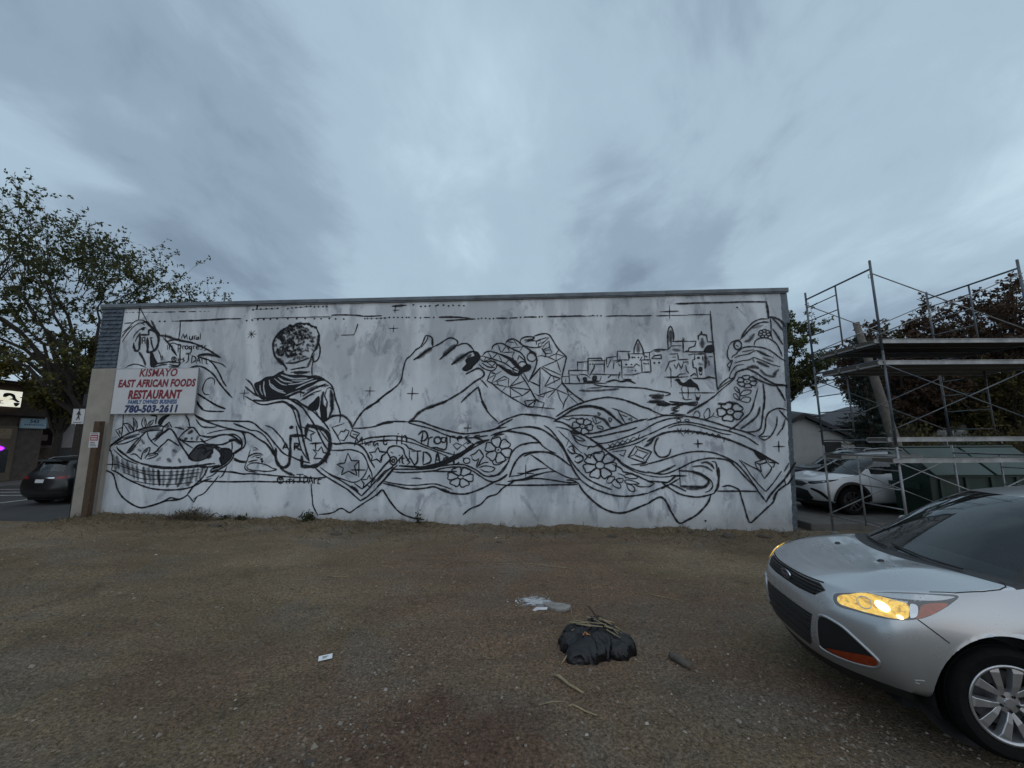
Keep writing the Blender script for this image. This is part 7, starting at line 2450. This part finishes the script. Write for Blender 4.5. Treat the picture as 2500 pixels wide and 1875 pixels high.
shrub('street_tree_foliage' if False else 'golden_shrub', 'dim olive tree top beyond the houses near the wall corner', (26.0, 45.0, 0), (6.0, 4.0, 6.0), 2200, 0.5, M_LEAFB, 131)

# dark car beyond the white one
dc = copy_tree(BCAR); dc.location = (11.2, 15.6, 0.0); dc.rotation_euler = (0, 0, math.radians(183)); dc.name = 'dark_car'; dc['label'] = 'dark car mostly hidden behind the white SUV'; dc['category'] = 'car'

# ---- weeds, dry grass and brush along the foot of the wall
M_STRAW = leaf_mat('dry_grass', (0.075, 0.060, 0.035), (0.135, 0.110, 0.065), (0.21, 0.175, 0.11), 0.2); M_WEED = leaf_mat('weed_leaf', (0.020, 0.030, 0.013), (0.038, 0.052, 0.022), (0.075, 0.085, 0.035))
def wpt(u, d): 
    p = wm @ Vector((u, -d, 0)); return p
r = random.Random(77); lv = Leaves()
for k in range(9000):
    u = r.uniform(-0.4, 18.6); d = abs(r.gauss(0, 0.75))+0.02
    dens = 0.55+0.4*math.sin(u*1.3)*math.sin(u*0.47+1)+(0.3 if u < 8 else 0)
    if r.random() > dens: continue
    p = wpt(u, d); z = gz(p.x, p.y); a = r.uniform(0, 2*math.pi); lean = r.uniform(0.15, 1.6)
    dd = Vector((math.cos(a)*lean, math.sin(a)*lean*0.6, 0.35)); lv.leaf(Vector((p.x, p.y, z-0.01)), dd, r.uniform(0.05, 0.20), r, min(1, max(0, r.gauss(0.4, 0.25))), 0.07)
o = lv.build('dry_grass', M_STRAW, None); tag(o, 'dry grass and litter along the foot of the wall', 'grass', kind='stuff')
for k, (u, d, s, n, lab) in enumerate(((3.85, 0.22, (0.18, 0.10, 0.15), 110, 'small green weed left of the boy mural'), (4.28, 0.2, (0.22, 0.10, 0.17), 130, 'green weed below the star on the cloth'), (6.05, 0.16, (0.24, 0.12, 0.30), 240, 'tall leafy weed clump against the wall foot'), (9.0, 0.12, (0.10, 0.08, 0.32), 70, 'single thin weed at mid wall'))):
    p = wpt(u, d); shrub('weed', lab, (p.x, p.y, gz(p.x, p.y)-0.02), s, n, 0.07, M_WEED, 200+k, 'weeds along the wall foot', 'weed')
p = wpt(3.05, 0.35); bp = empty('brush_heap', (p.x, p.y, gz(p.x, p.y)), WALL_RZ); tag(bp, 'heap of dry brush and dead roots piled against the wall', 'brush heap')
lv = Leaves(); w = MB(); r = random.Random(9)
for k in range(46):
    a = r.uniform(0, math.pi); x = r.uniform(-0.55, 0.45); q0 = Vector((x, r.uniform(-0.15, 0.2), 0.0)); q1 = q0+Vector((r.uniform(-0.4, 0.4), r.uniform(-0.15, 0.15), r.uniform(0.05, 0.32)*(1-abs(x)))); q2 = q1+Vector((r.uniform(-0.3, 0.3), r.uniform(-0.1, 0.1), -r.uniform(0.05, 0.25)))
    w.path([q0, q1, q2], [0.011, 0.009, 0.004], 4, False)
for k in range(900):
    x = r.gauss(0, 0.25); lv.leaf(Vector((x, r.uniform(-0.2, 0.2), r.uniform(0, 0.26)*math.exp(-(x/0.35)**2))), rvec(r), r.uniform(0.06, 0.2), r, r.uniform(0, 0.5), 0.07)
w.build('twigs', simple('dead_twigs', (0.06, 0.045, 0.032), 0.9, var=0.35), bp); lv.build('straw', M_STRAW, bp)

# ---- gravel
def stone(b, x, y, z, s, r):
    o = len(b.v); P = [(1,0,0),(-1,0,0),(0,1,0),(0,-1,0),(0,0,.7),(0,0,-.5)]
    a = r.uniform(0, 6.28); c, s_ = math.cos(a), math.sin(a)
    for q in P:
        k = s*r.uniform(0.65, 1.25); xx, yy = q[0]*k+r.uniform(-.3,.3)*s, q[1]*k*0.8+r.uniform(-.3,.3)*s
        b.v.append((x+xx*c-yy*s_, y+xx*s_+yy*c, z+q[2]*k))
    for f in ((0,2,4),(2,1,4),(1,3,4),(3,0,4),(2,0,5),(1,2,5),(3,1,5),(0,3,5)): b.f.append(tuple(o+i for i in f))
r = random.Random(4); R_ = np.random.RandomState(4); N = 70000
yy_ = 1.0+9.3*R_.rand(N)**1.9; xx_ = R_.uniform(-1.55, 1.25, N)*(yy_+0.5)
dd_ = vnoise(xx_*0.9, yy_*0.9, 31)+0.6*vnoise(xx_*2.7, yy_*2.7, 32)
keep = (xx_ < 8) & (xx_ > -11) & (R_.rand(N) < 0.22+1.3*np.clip(dd_, 0, 1)); xs = list(zip(xx_[keep], yy_[keep]))[:24000]
X_ = np.array(xs); Z_ = ground_z(X_[:, 0], X_[:, 1]); b = MB()
for (x, y), z in zip(xs, Z_): stone(b, x, y, z+0.001, r.choice((0.005, 0.006, 0.008, 0.008, 0.010, 0.013, 0.018)) if r.random() > 0.02 else r.uniform(0.018, 0.036), r)
me = bpy.data.meshes.new('gravel'); me.from_pydata(b.v, [], b.f); me.update()
t = NT('gravel_stone'); ge = t.n.new('ShaderNodeNewGeometry')
t.base(t.ramp(ge.outputs['Random Per Island'], [(0.0, (0.075, 0.062, 0.048)), (0.45, (0.145, 0.122, 0.094)), (0.82, (0.25, 0.215, 0.172)), (0.94, (0.20, 0.135, 0.10)), (1.0, (0.40, 0.37, 0.32))])); t.set(Roughness=0.9)
o = link('gravel', me, t.m); tag(o, 'loose gravel scattered over the dirt lot', 'gravel', kind='stuff')
# scattered straw over the lot
lv = Leaves(); r = random.Random(14)
for k in range(4200):
    y = 1.5+8.8*r.random()**0.9; x = r.uniform(-1.4, 0.9)*(y+0.4)
    if x < -11 or x > 7.5: continue
    a = r.uniform(0, 6.28); lv.leaf(Vector((x, y, gz(x, y)+0.006)), Vector((math.cos(a), math.sin(a), r.uniform(-0.02, 0.12))), r.uniform(0.03, 0.12), r, r.uniform(0.1, 0.8), 0.06)
o = lv.build('loose_straw', M_STRAW, None); tag(o, 'loose straw and leaf litter over the dirt lot', 'straw', kind='stuff')

# ---------------------------------------------------------------- litter on the lot
M_BAG = NT('black_plastic_film'); M_BAG.base((0.006, 0.0065, 0.008)); nz = M_BAG.noise(11, 5, 0.6, 2.2, mscale=(1, 1, 0.6)); M_BAG.set(Roughness=0.2, Specular_IOR_Level=0.4); M_BAG.bump(nz, 0.5, 0.02); M_BAG = M_BAG.m
M_STICK = simple('pale_dry_stalk', (0.27, 0.215, 0.13), 0.8, var=0.3, scale=18); M_STICKD = simple('dark_stick', (0.055, 0.035, 0.022), 0.85, var=0.3, scale=14)
bx, by = 0.83, 4.40; bz = gz(bx, by)
bag = empty('refuse_bag', (bx, by, bz), math.radians(-8)); tag(bag, 'crumpled black refuse bag lying on the dirt', 'bag')
bm = bmesh.new(); bmesh.ops.create_icosphere(bm, subdivisions=6, radius=1.0)
tri = lambda q: 1-2*abs((q/math.pi) % 2-1)
from mathutils import noise as mnoise
for v_ in bm.verts:
    p = v_.co.copy(); a = math.atan2(p.y, p.x)
    rad = 1.0+0.06*math.sin(3*a+0.6)+0.05*math.sin(2*a)
    # outline: wide, pointed tail at the front left, notch in the front middle
    rad += 0.26*math.exp(-((a+2.05)/0.30)**2)-0.13*math.exp(-((a+1.25)/0.35)**2)+0.10*math.exp(-((a+0.35)/0.4)**2)
    x, y = p.x*rad*0.345, p.y*rad*0.34; z = p.z
    z = (abs(z)**0.75*(1 if z > 0 else -0.25))*0.18
    z += 0.045*math.exp(-((p.x-0.1)**2+(p.y-0.75)**2)/0.12)
    q = Vector((x, y, z)); 
    f1 = 1-abs(mnoise.noise(Vector((x*7, y*7, z*5))))*2; f2 = 1-abs(mnoise.noise(Vector((x*16+3, y*14, z*9))))*2
    na = math.atan2(y-0.10, x-0.05); nr = math.hypot(y-0.10, x-0.05); nn1 = mnoise.noise(Vector((x*5, y*5, 2))); f3 = (tri(7*na+5*nn1+nr*6)+0.55*tri(17*na+9*nn1-nr*14)+0.3*tri(37*na+14*nn1))*min(1, nr*7)*(0.6+0.8*abs(mnoise.noise(Vector((x*4, y*4, 9)))))
    d = p.normalized(); q += d*(0.024*f3+0.016*f1+0.010*f2+0.03*mnoise.noise(Vector((x*3.5, y*3.5, 4))))
    q.z = max(q.z, -0.03); v_.co = q
me = bpy.data.meshes.new('film'); bm.to_mesh(me); bm.free(); link('film', me, M_BAG, bag, True)
bb2 = BVHTree.FromPolygons([v_.co.copy() for v_ in me.vertices], [tuple(p.vertices) for p in me.polygons])
# twisted neck
b = MB(); b.path([(0.03, 0.07, 0.15), (0.05, 0.09, 0.20), (0.03, 0.11, 0.215), (-0.01, 0.13, 0.235)], [0.07, 0.035, 0.026, 0.008], 8); b.build('neck', M_BAG, bag, True)
q_ = []
for (x, y) in ((-0.115,-0.125),(-0.055,-0.185),(-0.030,-0.165),(-0.085,-0.105)):
    h = bb2.ray_cast(Vector((x, y, 1)), Vector((0, 0, -1)))[0]; q_.append(h+Vector((0, -0.004, 0.006)))
b = MB(); b.poly(q_, (0, -0.002, 0.004), 'z'); b.build('torn_label', simple('orange_scrap', (0.36, 0.15, 0.05), 0.7), bag)
r = random.Random(2)
wbm = Matrix.Translation((bx, by, bz)) @ Matrix.Rotation(math.radians(-8), 4, 'Z')
def stalk(name, label, pts, rad, m, group=None):
    b = MB(); n = len(pts); b.path(pts, [rad*(1-0.45*k/(n-1)) for k in range(n)], 6); o = b.build(name, m, None, True); tag(o, label, 'stick', group); return o
SL = [((-0.24,0.17),(0.06,0.13),0.009,'pale stalk lying across the left of the bag top'),((-0.14,0.10),(0.10,0.03),0.009,'pale stalk slanting down the middle of the bag'),((0.08,0.20),(0.34,0.17),0.008,'long pale stalk along the right back edge of the bag'),((-0.05,0.21),(0.24,0.215),0.010,'thick pale stalk along the back edge of the bag'),
      ((0.12,0.10),(0.27,0.085),0.008,'short pale stalk on the right shoulder of the bag'),((0.14,0.06),(0.27,-0.02),0.008,'pale stalk pointing down the right side of the bag'),((-0.22,0.04),(-0.16,0.11),0.005,'thin short stalk on the left shoulder of the bag'),((-0.06,0.12),(0.0,0.05),0.005,'thin stalk crossing the middle of the bag top'),((-0.20,0.20),(0.14,0.08),0.007,'long pale stalk crossing the whole bag top'),((-0.17,0.13),(-0.02,0.02),0.008,'pale stalk sloping down the left front of the bag'),((0.02,0.17),(0.30,0.11),0.007,'pale stalk crossing the right back of the bag'),((0.20,0.12),(0.25,0.01),0.006,'thin stalk pointing forward on the right of the bag')]
for (a, c2, rad, lab) in SL:
    pts = []
    for k in range(4):
        s = k/3; x, y = a[0]+(c2[0]-a[0])*s, a[1]-0.07+(c2[1]-a[1])*s
        h = bb2.ray_cast(Vector((x, y, 1)), Vector((0, 0, -1)))[0]; z = (h.z if h is not None else 0.1)
        pts.append(Vector((x, y, z)))
    zmax0, zmax1 = pts[0].z+0.012, pts[-1].z+0.012
    lift = max(0, max(p.z-(zmax0+(zmax1-zmax0)*k/3) for k, p in enumerate(pts)))+0.008
    P = [wbm @ Vector((p.x, p.y, zmax0+(zmax1-zmax0)*k/3+lift)) for k, p in enumerate(pts)]
    stalk('dry_stalk', lab, P, rad, M_STICK, 'dry stalks on the bag')
h = bb2.ray_cast(Vector((0.04, 0.15, 1)), Vector((0, 0, -1)))[0]
stalk('dry_stalk', 'dark stick poking up from the bag top', [wbm @ (h+Vector((0.03, -0.02, -0.01))), wbm @ (h+Vector((-0.02, 0.03, 0.06))), wbm @ (h+Vector((-0.07, 0.06, 0.11)))], 0.013, M_STICKD, 'dry stalks on the bag')
for k, (x0, dz, lab) in enumerate(((-0.20, 0.16, 'thin upright stalk behind the left of the bag'), (-0.03, 0.10, 'thin upright stalk behind the middle of the bag'))):
    p = wbm @ Vector((x0, 0.24, 0.10)); stalk('dry_stalk', lab, [p, p+Vector((-0.01, 0.02, dz*0.6)), p+Vector((-0.015, 0.03, dz))], 0.006, M_STICK, 'dry stalks on the bag')
def gstick(pts, rad, m, lab, g='sticks on the lot'):
    P = [Vector((x, y, gz(x, y)+rad*0.8+dz)) for x, y, dz in pts]; stalk('stick', lab, P, rad, m, g)
gstick([(0.45, 4.02, 0.0), (0.55, 4.14, 0.05), (0.66, 4.25, 0.10)], 0.008, M_STICK, 'thin stick leaning on the left side of the bag')
gstick([(0.36, 3.83, 0), (0.40, 3.80, 0.005), (0.47, 3.68, 0.005), (0.58, 3.58, 0)], 0.017, M_STICK, 'thick bent pale stick in front of the bag')
gstick([(0.44, 3.44, 0), (0.475, 3.46, 0), (0.57, 3.38, 0), (0.64, 3.33, 0)], 0.010, M_STICK, 'pale stick nearest the camera below the bag')
gstick([(0.20, 3.46, 0), (0.30, 3.50, 0), (0.42, 3.50, 0)], 0.006, M_STICK, 'thin reddish stalk left of the nearest pale stick')
gstick([(-1.98, 2.70, 0), (-1.86, 2.62, 0.01), (-1.62, 2.62, 0)], 0.006, M_STICK, 'thin forked stalk at the bottom left')
gstick([(-1.86, 2.63, 0), (-1.78, 2.72, 0.01), (-1.72, 2.80, 0.01)], 0.005, M_STICK, 'short thin stalk beside the forked stalk')
gstick([(-1.95, 2.42, 0), (-1.80, 2.48, 0.01), (-1.62, 2.56, 0.0)], 0.006, M_STICK, 'thin bowed stalk at the bottom edge')
gstick([(1.9, 5.9, 0), (2.15, 5.72, 0), (2.35, 5.62, 0)], 0.007, M_STICK, 'faint thin stalk right of the white powder')
gstick([(-2.95, 6.55, 0), (-2.7, 6.5, 0), (-2.6, 6.52, 0)], 0.009, M_STICK, 'pale stalk in the middle distance left')
gstick([(1.0, 7.0, 0), (0.2, 7.25, 0), (-0.4, 7.2, 0)], 0.006, M_STICK, 'long faint stalk before the powder patch')
# card
cx_, cy_ = -1.86, 4.19; cdm = empty('paper_card', (cx_, cy_, gz(cx_, cy_)+0.012), math.radians(22)); tag(cdm, 'small white printed card lying flat on the dirt', 'card'); cdm.rotation_euler = (0.05, -0.03, math.radians(22))
b = MB(); b.box((-0.062, -0.042, 0), (0.062, 0.042, 0.003)); b.build('sheet', simple('card_white', (0.72, 0.75, 0.76), 0.5, var=0.04), cdm)
for (x0, y0, x1, y1) in ((-0.03, 0.010, 0.025, 0.018), (-0.025, -0.004, 0.015, 0.003), (-0.03, -0.018, 0.01, -0.012)):
    b = MB(); b.box((x0, y0, 0.0032), (x1, y1, 0.0036)); b.build('print', M_INK, cdm)
# white powder spill and the slab beside it
fx_, fy_ = 0.30, 5.52
t = NT('white_powder'); ao = t.sepc(); rad_ = t.n.new('ShaderNodeVectorMath'); rad_.operation = 'LENGTH'; t.l.new(t.tc.outputs['Object'], rad_.inputs[0])
nn_ = t.noise(9, 6, 0.75, 1.2); al = t.math('SUBTRACT', t.math('MULTIPLY', nn_, 2.1), t.math('ADD', t.math('MULTIPLY', rad_.outputs['Value'], 2.9), 0.36)); al = t.math('MULTIPLY', al, 2.4, True)
t.base(t.ramp(t.noise(22, 4), [(0.3, (0.30, 0.31, 0.32)), (0.7, (0.58, 0.59, 0.60))])); t.set(Alpha=al, Roughness=0.9)
n_ = 44; vs = []; r_ = 0.42
for j in range(n_):
    for i in range(n_):
        x = -r_+2*r_*i/(n_-1); y = -r_+2*r_*j/(n_-1); vs.append((x, y, gz(fx_+x, fy_+y)+0.006+0.02*max(0, 1-math.hypot(x, y)/0.25)*(0.5+mnoise.noise(Vector((x*9, y*9, 1)))) ))
b = MB(); b.add(vs, [(j*n_+i, j*n_+i+1, (j+1)*n_+i+1, (j+1)*n_+i) for j in range(n_-1) for i in range(n_-1)]); o = b.build('powder_spill', t.m, None, True, loc=(fx_, fy_, 0)); tag(o, 'patch of white powder spilled on the dirt', 'powder')
b = MB(); rp_ = random.Random(8)
for k in range(60):
    x, y = fx_+rp_.gauss(-0.02, 0.12), fy_+rp_.gauss(0, 0.10); stone(b, x, y, gz(x, y)+0.006, rp_.choice((0.005, 0.007, 0.010, 0.016)), rp_)
o = b.build('powder_crumbs', simple('powder_lump', (0.52, 0.53, 0.54), 0.9, var=0.25, scale=30), None); tag(o, 'white crumbs scattered over the powder spill', 'powder', kind='stuff')
sl = empty('stone_slab', (0.55, 5.28, gz(0.55, 5.28)), math.radians(-14)); tag(sl, 'flat pale stone slab at the edge of the powder spill', 'stone')
b = MB(); P = smooth_poly([(-0.17,0.07),(-0.05,0.10),(0.10,0.10),(0.17,0.06),(0.15,-0.03),(0.06,-0.09),(-0.04,-0.07),(-0.13,-0.01)], 3); b.poly([(x, y, -0.01) for x, y in P], (0, 0, 0.045), 'z'); b.build('slab', simple('pale_slab', (0.24, 0.225, 0.205), 0.75, var=0.3, scale=12, bump=0.5), sl, bevel=0.012)
wr = empty('paper_scrap', (0.33, 5.25, gz(0.33, 5.25)), 0.4); tag(wr, 'torn white wrapper scrap at the left of the slab', 'wrapper')
b = MB(); P = [(-0.10,0.0,0.005),(-0.03,0.03,0.022),(0.04,0.0,0.012),(0.10,-0.03,0.02),(0.07,-0.06,0.006),(-0.02,-0.03,0.012),(-0.08,-0.03,0.004)]; b.poly(P, (0, 0, 0.003), 'z'); b.build('scrap', simple('wrapper_white', (0.55, 0.55, 0.56), 0.5), wr)
# brick fragment, log, small dark hole-like clods
bk = empty('brick_fragment', (-1.25, 5.57, gz(-1.25, 5.57)), 0.25); tag(bk, 'broken piece of brown timber lying left of the powder', 'timber offcut')
b = MB(); b.hexa([(-0.10,-0.035,-0.01),(0.09,-0.045,-0.01),(0.11,0.03,-0.01),(-0.09,0.035,-0.01),(-0.085,-0.03,0.045),(0.08,-0.035,0.055),(0.10,0.025,0.05),(-0.08,0.03,0.035)]); b.build('block', simple('worn_brown', (0.15, 0.105, 0.075), 0.85, var=0.3, scale=20, bump=0.6), bk, bevel=0.008)
lg = empty('log_piece', (1.62, 4.12, gz(1.62, 4.12)+0.03), math.radians(-58)); tag(lg, 'short grey log piece right of the refuse bag', 'log')
b = MB(); b.path([(-0.12,0,0),(-0.04,0.005,0.004),(0.05,-0.004,0),(0.12,0,0)], [0.030, 0.036, 0.036, 0.034], 12); b.build('bark', simple('grey_bark', (0.10, 0.088, 0.072), 0.9, var=0.35, scale=26, bump=0.8), lg, True)
b = MB(); b.lathe([(0.0, 0.1215), (0.031, 0.1215)], 'x', 14); b.build('cut_end', simple('cut_wood', (0.15, 0.11, 0.075), 0.8, scale=40), lg)
r = random.Random(6)
cl_ = simple('dark_clod', (0.075, 0.062, 0.048), 0.95, var=0.3, scale=30, bump=0.6)
for k, (x, y, s) in enumerate(((-0.62, 2.30, 0.05), (-0.58, 2.12, 0.06), (-1.35, 2.9, 0.035), (-4.0, 9.2, 0.10), (-7.3, 9.9, 0.12), (2.3, 9.4, 0.10), (5.1, 9.6, 0.14), (5.9, 9.5, 0.12), (-0.3, 8.7, 0.05))):
    bm = bmesh.new(); bmesh.ops.create_icosphere(bm, subdivisions=2, radius=s)
    for v_ in bm.verts: v_.co = Vector((v_.co.x*1.3, v_.co.y*0.9, v_.co.z*0.55))*(1+0.5*mnoise.noise(v_.co*(0.9/s)+Vector((k*3, 0, 0))))
    me = bpy.data.meshes.new('clod'); bm.to_mesh(me); bm.free(); o = link('clod', me, cl_, loc=(x, y, gz(x, y))); tag(o, ['dark clod nearest the camera', 'larger dark clod nearest the camera', 'small clod left of the nearest clods', 'dark clod below the boy mural', 'clod under the basket mural', 'clod below the painted flowers', 'big clod below the right drape', 'clod at the right end of the wall foot', 'small clod in the middle of the lot'][k], 'clod', 'dirt clods')
